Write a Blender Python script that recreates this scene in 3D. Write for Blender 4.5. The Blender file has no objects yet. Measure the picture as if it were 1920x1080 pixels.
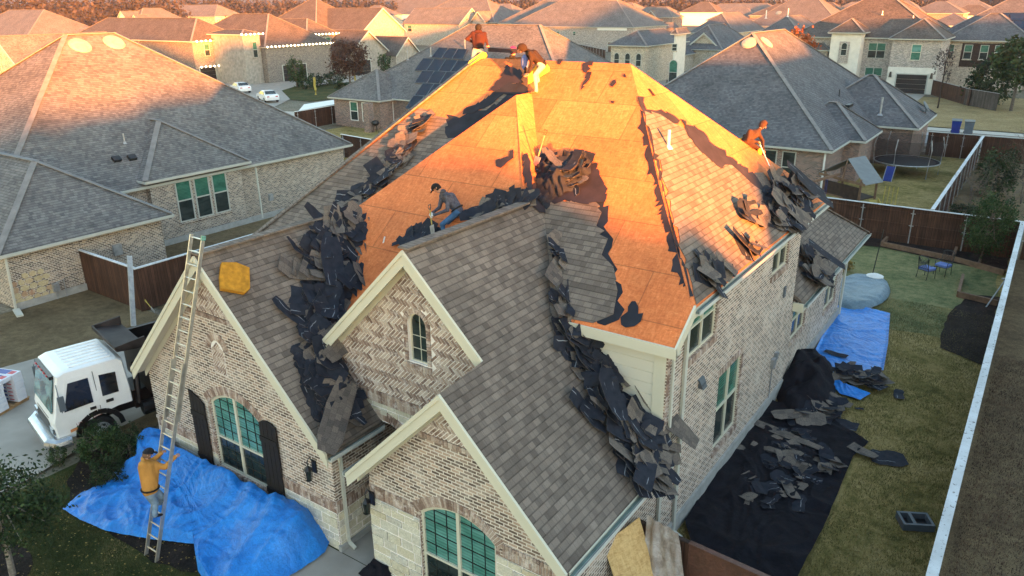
import bpy, bmesh, math, random
from mathutils import Vector, Matrix, noise
R = math.radians
SC = bpy.context.scene
COL = SC.collection
V = Vector
# ---------------------------------------------------------------- camera, sky, sun, exposure
FPX, PITCH, ROLL, YAW, CAMZ = 1434.97, 0.358890, 0.0109287, 0.611034, 12.0
_cy, _sy, _cp, _sp, _cr, _sr = math.cos(YAW), math.sin(YAW), math.cos(PITCH), math.sin(PITCH), math.cos(ROLL), math.sin(ROLL)
FW = V((-_sy*_cp, _cy*_cp, -_sp)); _rt = V((_cy, _sy, 0)); _dn = FW.cross(_rt)
RT = _rt*_cr + _dn*_sr; DN = _dn*_cr - _rt*_sr
CAM = V((0, 0, CAMZ))
cd = bpy.data.cameras.new('camera'); cam = bpy.data.objects.new('camera', cd); COL.objects.link(cam)
m3 = Matrix((RT, -DN, -FW)).transposed()
cam.matrix_world = Matrix.Translation(CAM) @ m3.to_4x4()
cd.sensor_width = 36; cd.lens = 36*FPX/1920; cd.clip_end = 3000; cd.clip_start = 0.1
SC.camera = cam
SUN_AZ, SUN_EL = R(26.0), R(1.9)        # azimuth measured from +X towards -Y, elevation
SDIR = V((math.cos(SUN_AZ)*math.cos(SUN_EL), -math.sin(SUN_AZ)*math.cos(SUN_EL), math.sin(SUN_EL)))
W = bpy.data.worlds.new('World'); SC.world = W; W.use_nodes = True
nt = W.node_tree; bg = nt.nodes['Background']
sk = nt.nodes.new('ShaderNodeTexSky'); sk.sky_type = 'NISHITA'; sk.sun_disc = False
sk.sun_elevation = SUN_EL; sk.sun_rotation = math.atan2(SDIR.x, SDIR.y); sk.altitude = 100; sk.air_density = 1.0; sk.dust_density = 0.3; sk.ozone_density = 1.2
nt.links.new(sk.outputs[0], bg.inputs[0]); bg.inputs[1].default_value = 0.12
sl = bpy.data.lights.new('sun', 'SUN'); sl.energy = 3.5; sl.angle = R(1.3); sl.color = (1.0, 0.29, 0.05)
so = bpy.data.objects.new('sun', sl); COL.objects.link(so); so.rotation_euler = SDIR.to_track_quat('Z', 'Y').to_euler()
SC.view_settings.view_transform = 'Standard'; SC.view_settings.look = 'None'; SC.view_settings.exposure = 4.05; SC.view_settings.gamma = 1
SC.view_settings.use_curve_mapping = False

# ---------------------------------------------------------------- pixel helpers (photo pixels -> places in the world)
def ray(px, py): return (RT*((px-960)/FPX) + DN*((py-540)/FPX) + FW)
def onz(px, py, z=0.0): r = ray(px, py); return CAM + r*((z-CAMZ)/r.z)
def onp(px, py, n, d): r = ray(px, py); n = V(n); return CAM + r*((d-n.dot(CAM))/n.dot(r))
def onx(px, py, x): return onp(px, py, (1, 0, 0), x)
def ony(px, py, y): return onp(px, py, (0, 1, 0), y)
def at(px, D, z=0.0):
    r = ray(px, 0); h = V((r.x, r.y, 0)).normalized(); return V((h.x*D, h.y*D, z))
def fore(px, py, P, off=0.0):
    "point on the ray through a pixel at the view depth of P (plus off metres)"
    d = (V(P)-CAM).dot(FW)+off; return CAM + ray(px, py)*d

# ---------------------------------------------------------------- materials
MATS = {}
class NT:
    def __init__(s, name, rough=0.8, spec=0.3):
        s.m = bpy.data.materials.new(name); s.m.use_nodes = True; s.t = s.m.node_tree
        s.b = s.t.nodes['Principled BSDF']; s.b.inputs['Roughness'].default_value = rough
        s.b.inputs['Specular IOR Level'].default_value = spec; MATS[name] = s.m
    def n(s, typ, **k):
        x = s.t.nodes.new('ShaderNode'+typ)
        for a, v in k.items():
            if a.startswith('i_'):
                key = a[2:].replace('_', ' ')
                x.inputs[int(key) if key.isdigit() else key].default_value = v
            else: setattr(x, a, v)
        return x
    def l(s, a, b): s.t.links.new(a, b)
    def math(s, op, a, b=None):
        x = s.n('Math', operation=op)
        for i, q in enumerate((a, b)):
            if q is None: continue
            if isinstance(q, (int, float)): x.inputs[i].default_value = q
            else: s.l(q, x.inputs[i])
        return x.outputs[0]
    def uv(s): return s.n('UVMap', uv_map='uv').outputs[0]
    def obj(s): return s.n('TexCoord').outputs['Object']
    def map(s, v, sc=(1, 1, 1), rot=(0, 0, 0), loc=(0, 0, 0)):
        x = s.n('Mapping'); s.l(v, x.inputs[0]); x.inputs['Scale'].default_value = sc; x.inputs['Rotation'].default_value = rot; x.inputs['Location'].default_value = loc
        return x.outputs[0]
    def noise(s, v, scale, detail=3, rough=0.55, dist=0.0):
        x = s.n('TexNoise'); s.l(v, x.inputs['Vector']); x.inputs['Scale'].default_value = scale; x.inputs['Detail'].default_value = detail
        x.inputs['Roughness'].default_value = rough; x.inputs['Distortion'].default_value = dist; return x.outputs['Fac']
    def ramp(s, f, stops, interp='LINEAR'):
        x = s.n('ValToRGB'); x.color_ramp.interpolation = interp; e = x.color_ramp.elements
        while len(e) < len(stops): e.new(0.5)
        for i, (p, c) in enumerate(stops):
            e[i].position = p; e[i].color = (*(c if isinstance(c, tuple) else (c, c, c)), 1)
        if f is not None: s.l(f, x.inputs[0])
        return x.outputs[0]
    def mix(s, f, a, b, mode='MIX'):
        x = s.n('Mix', data_type='RGBA', blend_type=mode)
        for i, q in ((0, f), (6, a), (7, b)):
            if isinstance(q, (int, float)): x.inputs[i].default_value = q
            elif isinstance(q, tuple): x.inputs[i].default_value = (*q, 1)
            else: s.l(q, x.inputs[i])
        return x.outputs[2]
    def color(s, c):
        if isinstance(c, tuple): s.b.inputs['Base Color'].default_value = (*c, 1)
        else: s.l(c, s.b.inputs['Base Color'])
    def bump(s, h, d=0.01, st=0.6):
        x = s.n('Bump'); x.inputs['Strength'].default_value = st; x.inputs['Distance'].default_value = d; s.l(h, x.inputs['Height']); s.l(x.outputs[0], s.b.inputs['Normal'])
    def brick(s, v, w, h, mortar, c1, c2, cm, off=0.5, bias=0.0, smooth=0.1):
        x = s.n('TexBrick'); s.l(v, x.inputs['Vector']); x.offset = off; x.squash = 1
        for k, q in (('Scale', 1.0), ('Mortar Size', mortar), ('Mortar Smooth', smooth), ('Bias', bias), ('Brick Width', w), ('Row Height', h)): x.inputs[k].default_value = q
        for k, q in (('Color1', c1), ('Color2', c2), ('Mortar', cm)): x.inputs[k].default_value = (*q, 1)
        return x.outputs[0], x.outputs[1]
def plain(name, c, rough=0.7, metal=0.0, var=0.12, scale=3.0, spec=0.3, c2=None):
    s = NT(name, rough, spec); s.b.inputs['Metallic'].default_value = metal
    d = c2 or tuple(x*(1-2*var) for x in c)
    f = s.noise(s.obj(), scale, 4); s.color(s.ramp(f, [(0.3, d), (0.7, c)])); return s.m
def shingle(name, c, c2, lichen=None):
    s = NT(name, 0.92, 0.15); u = s.uv()
    k1 = tuple(x*0.62 for x in c2)
    a, f1 = s.brick(u, 0.33, 0.143, 0.0, c, c2, k1, 0.37)
    b, f2 = s.brick(s.map(u, loc=(0.11, 0, 0)), 0.17, 0.143, 0.0, tuple(x*1.22 for x in c), tuple(x*0.78 for x in c2), k1, 0.61)
    col = s.mix(0.55, a, b)
    # shadow line painted dark along the lower edge of every course
    sep = s.n('SeparateXYZ'); s.l(u, sep.inputs[0])
    fr = s.math('FRACT', s.math('DIVIDE', sep.outputs[1], 0.143))
    edge = s.ramp(fr, [(0.0, 0.45), (0.13, 0.62), (0.2, 1.0), (1.0, 1.0)])
    col = s.mix(0.8, col, edge, 'MULTIPLY')
    _, tabs = s.brick(s.map(u, loc=(0.05, 0, 0)), 0.21, 0.143, 0.006, c, c, k1, 0.43)
    col = s.mix(s.math('MULTIPLY', tabs, 0.35), col, tuple(x*0.4 for x in c2))
    big = s.noise(u, 0.45, 4, 0.6); col = s.mix(1.0, col, s.ramp(big, [(0.3, 0.8), (0.7, 1.2)]), 'MULTIPLY')
    gr = s.noise(u, 90, 2, 0.6); col = s.mix(1.0, col, s.ramp(gr, [(0.3, 0.75), (0.7, 1.25)]), 'MULTIPLY')
    s.color(col); s.bump(s.math('ADD', s.math('MULTIPLY', fr, -0.6), s.math('MULTIPLY', f2, -0.3)), 0.012, 0.7); return s.m
def brickmat(name, c1, c2, cm, w=0.205, h=0.075, mort=0.011, white=0.3):
    s = NT(name, 0.9, 0.2); u = s.uv()
    a, f = s.brick(u, w, h, mort, c1, c2, cm, 0.5, 0.0, 0.05)
    b, _ = s.brick(u, w, h, mort, (1.45, 1.42, 1.38), (0.58, 0.57, 0.59), (1, 1, 1), 0.5, 0.15, 0.05)
    col = s.mix(1.0, a, b, 'MULTIPLY')
    wn = s.noise(s.map(u, loc=(3, 7, 0)), 1.1, 6, 0.7); wm = s.ramp(wn, [(0.5, 0.0), (0.68, white)])
    col = s.mix(wm, col, cm)
    sm = s.noise(u, 45, 3, 0.7); col = s.mix(1.0, col, s.ramp(sm, [(0.3, 0.78), (0.7, 1.18)]), 'MULTIPLY')
    s.color(col); s.bump(s.math('ADD', s.math('MULTIPLY', f, -1.0), s.math('MULTIPLY', sm, 0.25)), 0.01, 0.8); return s.m
def attrbrick(name, stops, white, rough=0.9):
    "loose bricks / stones built as geometry: tone from the per-brick value rnd"
    s = NT(name, rough, 0.2); a = s.n('Attribute', attribute_name='rnd').outputs['Fac']
    col = s.ramp(a, stops); n = s.noise(s.obj(), 28, 4, 0.7)
    col = s.mix(s.ramp(s.noise(s.obj(), 6, 5, 0.7), [(0.5, 0.0), (0.66, 0.55)]), col, white)
    col = s.mix(1.0, col, s.ramp(n, [(0.3, 0.75), (0.7, 1.2)]), 'MULTIPLY'); s.color(col); s.bump(n, 0.006, 0.6); return s.m

shingle('shingle_brown', (0.19, 0.155, 0.128), (0.112, 0.092, 0.078))
shingle('shingle_grey', (0.16, 0.155, 0.15), (0.10, 0.10, 0.103))
shingle('shingle_slate', (0.12, 0.122, 0.13), (0.08, 0.084, 0.094))
shingle('shingle_taupe', (0.115, 0.10, 0.09), (0.07, 0.062, 0.058))
brickmat('brick_wall', (0.36, 0.27, 0.21), (0.19, 0.135, 0.105), (0.68, 0.62, 0.54), mort=0.0115, white=0.5)
brickmat('brick_neighbour', (0.30, 0.235, 0.18), (0.14, 0.105, 0.088), (0.56, 0.52, 0.45), mort=0.011, white=0.25)
brickmat('brick_buff', (0.36, 0.29, 0.21), (0.20, 0.16, 0.13), (0.66, 0.62, 0.54))
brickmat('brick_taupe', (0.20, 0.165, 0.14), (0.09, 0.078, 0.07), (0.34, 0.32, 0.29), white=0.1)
brickmat('brick_red', (0.24, 0.13, 0.10), (0.13, 0.075, 0.06), (0.40, 0.36, 0.32), white=0.08)
brickmat('brick_mottled', (0.34, 0.28, 0.24), (0.14, 0.12, 0.11), (0.60, 0.57, 0.53), white=0.12)
brickmat('brick_tan', (0.44, 0.37, 0.27), (0.30, 0.25, 0.18), (0.6, 0.56, 0.48), white=0.2)
attrbrick('loose_brick', [(0.0, (0.16, 0.105, 0.085)), (0.35, (0.26, 0.18, 0.14)), (0.7, (0.36, 0.27, 0.215)), (1.0, (0.50, 0.42, 0.35))], (0.74, 0.67, 0.62))
attrbrick('limestone', [(0.0, (0.50, 0.44, 0.31)), (0.5, (0.58, 0.54, 0.42)), (1.0, (0.46, 0.44, 0.38))], (0.72, 0.68, 0.58))
attrbrick('flagstone', [(0.0, (0.42, 0.34, 0.2)), (0.5, (0.5, 0.42, 0.25)), (1.0, (0.36, 0.22, 0.14))], (0.6, 0.55, 0.42))
plain('mortar', (0.82, 0.77, 0.72), 0.9, var=0.08, scale=12)
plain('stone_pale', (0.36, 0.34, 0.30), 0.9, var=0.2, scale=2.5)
plain('trim', (0.58, 0.555, 0.44), 0.55, var=0.04, scale=1.5)
plain('trim_white', (0.75, 0.74, 0.70), 0.55, var=0.04)
plain('stucco_white', (0.66, 0.63, 0.56), 0.85, var=0.08, scale=2)
plain('siding', (0.62, 0.59, 0.49), 0.6, var=0.05, scale=0.8)
plain('gutter_board', (0.42, 0.43, 0.39), 0.5, var=0.06)
plain('cap_pale', (0.21, 0.205, 0.20), 0.9, var=0.15)
plain('ribbed_roof', (0.17, 0.185, 0.19), 0.7, var=0.12)
plain('gutter', (0.55, 0.58, 0.55), 0.45, var=0.1)
plain('gutter_inside', (0.16, 0.22, 0.19), 0.6, var=0.2)
plain('downspout', (0.50, 0.50, 0.44), 0.45, var=0.06)
plain('concrete', (0.34, 0.31, 0.27), 0.9, var=0.12, scale=1.2)
plain('kerb', (0.45, 0.41, 0.35), 0.9, var=0.1, scale=2)
plain('street', (0.30, 0.30, 0.31), 0.9, var=0.06, scale=0.7)
plain('footing', (0.36, 0.36, 0.34), 0.9, var=0.15, scale=3)
plain('black_metal', (0.012, 0.012, 0.013), 0.4, var=0.2, spec=0.5)
plain('shutter_black', (0.018, 0.016, 0.016), 0.65, var=0.25, scale=20)
plain('aluminium', (0.58, 0.57, 0.53), 0.35, 0.75, var=0.15, scale=8)
plain('galvanised', (0.42, 0.43, 0.44), 0.45, 0.5, var=0.2, scale=5)
plain('rubber', (0.016, 0.016, 0.017), 0.85, var=0.3, scale=10)
plain('truck_white', (0.74, 0.74, 0.73), 0.3, var=0.05, spec=0.6)
plain('car_white', (0.75, 0.76, 0.77), 0.25, var=0.02, spec=0.6)
plain('truck_black', (0.014, 0.013, 0.014), 0.5, var=0.5, scale=1.5)
plain('rusty_black', (0.045, 0.036, 0.035), 0.7, var=0.4, scale=2)
plain('chrome', (0.5, 0.52, 0.54), 0.25, 0.8, var=0.1)
plain('amber', (0.6, 0.25, 0.1), 0.4)
plain('red_lens', (0.45, 0.03, 0.03), 0.3)
plain('yellow_foam', (0.85, 0.60, 0.06), 0.8, var=0.12)
plain('orange_foam', (0.52, 0.24, 0.02), 0.9, var=0.22, scale=9)
plain('wood_raw', (0.42, 0.26, 0.13), 0.8, var=0.2, scale=4)
plain('wood_timber', (0.20, 0.12, 0.075), 0.85, var=0.25, scale=4)
plain('wood_dark', (0.05, 0.032, 0.025), 0.85, var=0.3, scale=4)
plain('garage_door', (0.022, 0.018, 0.018), 0.6, var=0.15)
plain('blue_plastic', (0.01, 0.03, 0.2), 0.45)
plain('grey_plastic', (0.10, 0.12, 0.14), 0.6)
plain('white_plastic', (0.7, 0.69, 0.66), 0.5)
plain('cushion_blue', (0.12, 0.18, 0.42), 0.85)
plain('yellow_plastic', (0.4, 0.31, 0.06), 0.5)
plain('red_plastic', (0.5, 0.06, 0.04), 0.5)
plain('bark', (0.16, 0.13, 0.105), 0.95, var=0.3, scale=14)
plain('bark_pale', (0.28, 0.25, 0.21), 0.95, var=0.3, scale=14)
plain('felt', (0.020, 0.024, 0.036), 0.9, var=0.3, scale=2.5)
plain('felt_brown', (0.030, 0.024, 0.032), 0.8, var=0.25, scale=3)
plain('skin', (0.42, 0.22, 0.15), 0.6, var=0.05)
plain('glove_white', (0.6, 0.6, 0.6), 0.8)
plain('cloth_black', (0.014, 0.014, 0.018), 0.9, var=0.3, scale=9)
plain('cloth_camo', (0.10, 0.10, 0.125), 0.9, var=0.3, scale=16, c2=(0.03, 0.03, 0.045))
plain('cloth_jeans', (0.055, 0.13, 0.25), 0.9, var=0.3, scale=7)
plain('cloth_lightjeans', (0.22, 0.29, 0.36), 0.9, var=0.3, scale=7, c2=(0.10, 0.15, 0.2))
plain('cloth_maroon', (0.040, 0.012, 0.011), 0.9, var=0.2, scale=6)
plain('cloth_brown', (0.028, 0.016, 0.010), 0.9, var=0.2, scale=6)
plain('cloth_rust', (0.062, 0.03, 0.018), 0.9, var=0.25, scale=6)
plain('cloth_orange', (0.50, 0.23, 0.05), 0.9, var=0.12, scale=5)
plain('cloth_sand', (0.50, 0.42, 0.35), 0.9, var=0.15, scale=5)
plain('cloth_magenta', (0.65, 0.02, 0.14), 0.9)
plain('boot', (0.22, 0.08, 0.03), 0.8)
plain('boot_dark', (0.02, 0.018, 0.018), 0.8)
plain('hair_dark', (0.015, 0.012, 0.011), 0.9)
plain('hair_brown', (0.16, 0.09, 0.05), 0.9)
plain('solar', (0.012, 0.022, 0.055), 0.25, var=0.3, scale=2, spec=0.6)
plain('pad_wrap_blue', (0.03, 0.08, 0.35), 0.4, var=0.2)
plain('fabric_screen', (0.02, 0.022, 0.026), 0.8)
def glassmat(name, c, c2, rough=0.12):
    s = NT(name, rough, 0.5); u = s.uv(); f = s.noise(s.map(u, (0.6, 1.4, 1)), 2.2, 3, 0.5, 0.8); col = s.ramp(f, [(0.35, c), (0.62, c2)])
    if c[1] > 0.1: sp = s.n('SeparateXYZ'); s.l(u, sp.inputs[0]); col = s.mix(1.0, col, s.ramp(s.math('FRACT', s.math('MULTIPLY', sp.outputs[1], 13.0)), [(0.0, 0.62), (0.25, 0.9), (0.6, 1.15), (1.0, 0.8)]), 'MULTIPLY')
    s.color(col); return s.m
glassmat('glass_teal', (0.06, 0.19, 0.16), (0.12, 0.30, 0.27), 0.2)
glassmat('glass_green', (0.03, 0.11, 0.08), (0.05, 0.17, 0.125), 0.2)
glassmat('glass_dark', (0.012, 0.02, 0.02), (0.03, 0.045, 0.045))
glassmat('glass_cab', (0.006, 0.006, 0.008), (0.02, 0.02, 0.02), 0.06)
glassmat('windscreen', (0.02, 0.05, 0.055), (0.16, 0.28, 0.28), 0.1)
def osb(name, c1, c2, c3, seams=True):
    s = NT(name, 0.75, 0.25); u = s.uv()
    fl = s.noise(s.map(u, (5, 19, 1), (0, 0, 0.35)), 1, 3, 0.6, 1.2); fl2 = s.noise(s.map(u, (17, 5, 1), (0, 0, 0.5)), 1, 3, 0.6, 1.0)
    col = s.mix(0.5, s.ramp(fl, [(0.3, c1), (0.52, c2), (0.72, c3)]), s.ramp(fl2, [(0.3, c1), (0.5, c2), (0.7, c3)]))
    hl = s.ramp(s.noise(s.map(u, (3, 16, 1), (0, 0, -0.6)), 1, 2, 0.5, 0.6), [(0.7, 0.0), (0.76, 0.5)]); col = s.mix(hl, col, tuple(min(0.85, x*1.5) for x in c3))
    pt = s.noise(u, 0.7, 4, 0.6); col = s.mix(1.0, col, s.ramp(pt, [(0.3, 0.82), (0.7, 1.15)]), 'MULTIPLY')
    if seams:
        _, f = s.brick(s.map(u, loc=(0.4, 0.3, 0)), 2.44, 1.22, 0.013, (1, 1, 1), (1, 1, 1), (0, 0, 0), 0.5)
        col = s.mix(s.math('MULTIPLY', f, 0.5), col, (0.10, 0.04, 0.015)); pb_, _ = s.brick(s.map(u, loc=(0.4, 0.3, 0)), 2.44, 1.22, 0.0, (1.12, 1.1, 1.08), (0.86, 0.84, 0.84), (1, 1, 1), 0.5); col = s.mix(1.0, col, pb_, 'MULTIPLY')
        nl = s.n('TexVoronoi', feature='DISTANCE_TO_EDGE'); s.l(u, nl.inputs['Vector']); nl.inputs['Scale'].default_value = 0.01
    s.color(col); s.bump(fl, 0.003, 0.4); return s.m
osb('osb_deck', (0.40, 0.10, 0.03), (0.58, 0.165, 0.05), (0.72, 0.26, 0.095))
osb('osb_fresh', (0.38, 0.22, 0.08), (0.58, 0.38, 0.16), (0.7, 0.5, 0.24), False)
def woodfence(name, c, c2):
    s = NT(name, 0.85, 0.2); u = s.uv()
    a, f = s.brick(s.map(u, rot=(0, 0, 0)), 0.14, 40.0, 0.006, c, c2, (0.008, 0.006, 0.005), 0.0)
    g = s.noise(s.map(u, (20, 1.2, 1)), 1, 4, 0.6); b = s.noise(u, 0.8, 3)
    s.color(s.mix(1.0, s.mix(1.0, a, s.ramp(g, [(0.3, 0.6), (0.7, 1.3)]), 'MULTIPLY'), s.ramp(b, [(0.3, 0.75), (0.7, 1.2)]), 'MULTIPLY')); s.bump(f, 0.01, 0.6); return s.m
woodfence('fence_wood', (0.085, 0.042, 0.027), (0.05, 0.026, 0.018))
woodfence('fence_grey', (0.10, 0.085, 0.075), (0.06, 0.05, 0.045))
def ground(name, stops, s1=0.45, s2=3.2, fine=42, bump=0.03, mixf=0.5):
    s = NT(name, 0.97, 0.1); o = s.obj()
    a = s.noise(o, s1, 5, 0.62, 0.3); b = s.noise(o, s2, 4, 0.7); f = s.math('ADD', s.math('MULTIPLY', a, 1-mixf), s.math('MULTIPLY', b, mixf))
    c = s.noise(o, fine, 2, 0.7); col = s.mix(1.0, s.ramp(f, stops), s.ramp(c, [(0.3, 0.55), (0.7, 1.4)]), 'MULTIPLY'); s.color(col); s.bump(s.math('ADD', b, c), bump, 0.8); return s.m
ground('grass_yard', [(0.34, (0.08, 0.075, 0.022)), (0.43, (0.17, 0.14, 0.045)), (0.52, (0.28, 0.21, 0.08)), (0.64, (0.38, 0.29, 0.13))])
ground('grass_pale', [(0.36, (0.06, 0.085, 0.035)), (0.47, (0.13, 0.14, 0.062)), (0.6, (0.22, 0.20, 0.095)), (0.7, (0.30, 0.25, 0.13))])
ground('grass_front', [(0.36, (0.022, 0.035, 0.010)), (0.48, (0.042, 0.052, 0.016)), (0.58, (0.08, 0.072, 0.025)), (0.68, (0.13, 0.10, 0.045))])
ground('grass_dry', [(0.34, (0.075, 0.055, 0.03)), (0.5, (0.14, 0.105, 0.06)), (0.64, (0.20, 0.15, 0.085))])
ground('grass_straw', [(0.34, (0.17, 0.13, 0.06)), (0.5, (0.26, 0.19, 0.09)), (0.66, (0.33, 0.26, 0.14))])
ground('mulch', [(0.34, (0.010, 0.009, 0.009)), (0.5, (0.022, 0.018, 0.017)), (0.68, (0.05, 0.04, 0.036))], 1.5, 14, 45, 0.06)
ground('bare_strip', [(0.34, (0.075, 0.054, 0.033)), (0.5, (0.14, 0.10, 0.058)), (0.68, (0.21, 0.155, 0.085))])
ground('town_ground', [(0.3, (0.10, 0.09, 0.06)), (0.5, (0.16, 0.14, 0.10)), (0.7, (0.24, 0.21, 0.17))], 0.02, 0.3, 4, 0.0)
def tarpmat(name, c, c2, grid=2.4):
    s = NT(name, 0.42 if 'black' not in name else 0.9, 0.4 if 'black' not in name else 0.1); u = s.obj(); n = s.noise(u, 2.6, 5, 0.62, 0.8); fine = s.noise(u, 12, 4, 0.6, 0.4)
    cr_ = s.ramp(s.noise(u, 3.0, 6, 0.7, 2.5), [(0.47, 1.0), (0.5, 0.62), (0.53, 1.0)]); s.color(s.mix(0.6, s.mix(1.0, s.ramp(n, [(0.3, c2), (0.62, c)]), s.ramp(fine, [(0.3, 0.88), (0.7, 1.1)]), 'MULTIPLY'), cr_, 'MULTIPLY'))  # dark crease lines put fold shade into the colour
    s.bump(s.math('ADD', n, s.math('MULTIPLY', fine, 0.5)), 0.05, 0.7); return s.m
tarpmat('tarp_blue', (0.012, 0.215, 0.66), (0.007, 0.13, 0.47))
tarpmat('tarp_black', (0.013, 0.013, 0.018), (0.007, 0.007, 0.010))
tarpmat('tarp_teal', (0.13, 0.20, 0.25), (0.08, 0.13, 0.17))
tarpmat('plastic_sheet', (0.42, 0.38, 0.36), (0.24, 0.19, 0.16))
tarpmat('plastic_brown', (0.12, 0.055, 0.04), (0.07, 0.035, 0.025))
def leafmat(name, c1, c2, c3):
    s = NT(name, 0.7, 0.2); a = s.n('Attribute', attribute_name='rnd').outputs['Fac']
    s.color(s.ramp(a, [(0.0, c1), (0.6, c2), (1.0, c3)])); s.m.use_backface_culling = False; return s.m
leafmat('leaf_dark', (0.008, 0.016, 0.006), (0.022, 0.042, 0.014), (0.05, 0.085, 0.028))
leafmat('leaf_mid', (0.018, 0.03, 0.012), (0.04, 0.065, 0.022), (0.08, 0.12, 0.045))
leafmat('leaf_holly', (0.01, 0.025, 0.008), (0.03, 0.06, 0.018), (0.08, 0.13, 0.04))
leafmat('leaf_yellow', (0.12, 0.08, 0.02), (0.22, 0.16, 0.04), (0.34, 0.25, 0.08))
leafmat('leaf_red', (0.16, 0.035, 0.012), (0.34, 0.09, 0.03), (0.5, 0.16, 0.05))
leafmat('leaf_rust', (0.03, 0.016, 0.012), (0.07, 0.035, 0.025), (0.12, 0.065, 0.045))
leafmat('blade_olive', (0.07, 0.066, 0.02), (0.17, 0.14, 0.045), (0.36, 0.28, 0.12))
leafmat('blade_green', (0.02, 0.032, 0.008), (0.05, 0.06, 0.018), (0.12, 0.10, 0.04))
leafmat('twig', (0.035, 0.028, 0.028), (0.07, 0.055, 0.052), (0.12, 0.09, 0.085))
leafmat('woods', (0.012, 0.012, 0.016), (0.026, 0.024, 0.03), (0.055, 0.046, 0.05))
# shingle scraps: granule side / asphalt underside with pale sealant lines
s = NT('scrap_top', 0.9, 0.15); u = s.uv(); a, _ = s.brick(u, 0.16, 0.143, 0.002, (0.15, 0.125, 0.105), (0.075, 0.066, 0.062), (0.03, 0.03, 0.03), 0.4)
s.color(s.mix(1.0, a, s.ramp(s.noise(s.obj(), 60, 2), [(0.3, 0.7), (0.7, 1.3)]), 'MULTIPLY'))
s = NT('scrap_under', 0.85, 0.15); u = s.uv(); sp = s.n('SeparateXYZ'); s.l(u, sp.inputs[0])
st = s.ramp(s.math('FRACT', s.math('MULTIPLY', sp.outputs[1], 4.3)), [(0.0, 0.0), (0.42, 0.0), (0.44, 1.0), (0.50, 1.0), (0.52, 0.0)])
st = s.mix(1.0, st, s.ramp(s.noise(s.map(s.obj(), (1, 1, 1)), 1.7, 3), [(0.53, 0.0), (0.60, 0.75)]), 'MULTIPLY')
s.color(s.mix(st, s.ramp(s.noise(u, 5, 3), [(0.3, (0.012, 0.015, 0.023)), (0.7, (0.026, 0.03, 0.042))]), (0.30, 0.32, 0.35)))
def M(n): return MATS[n]

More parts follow.
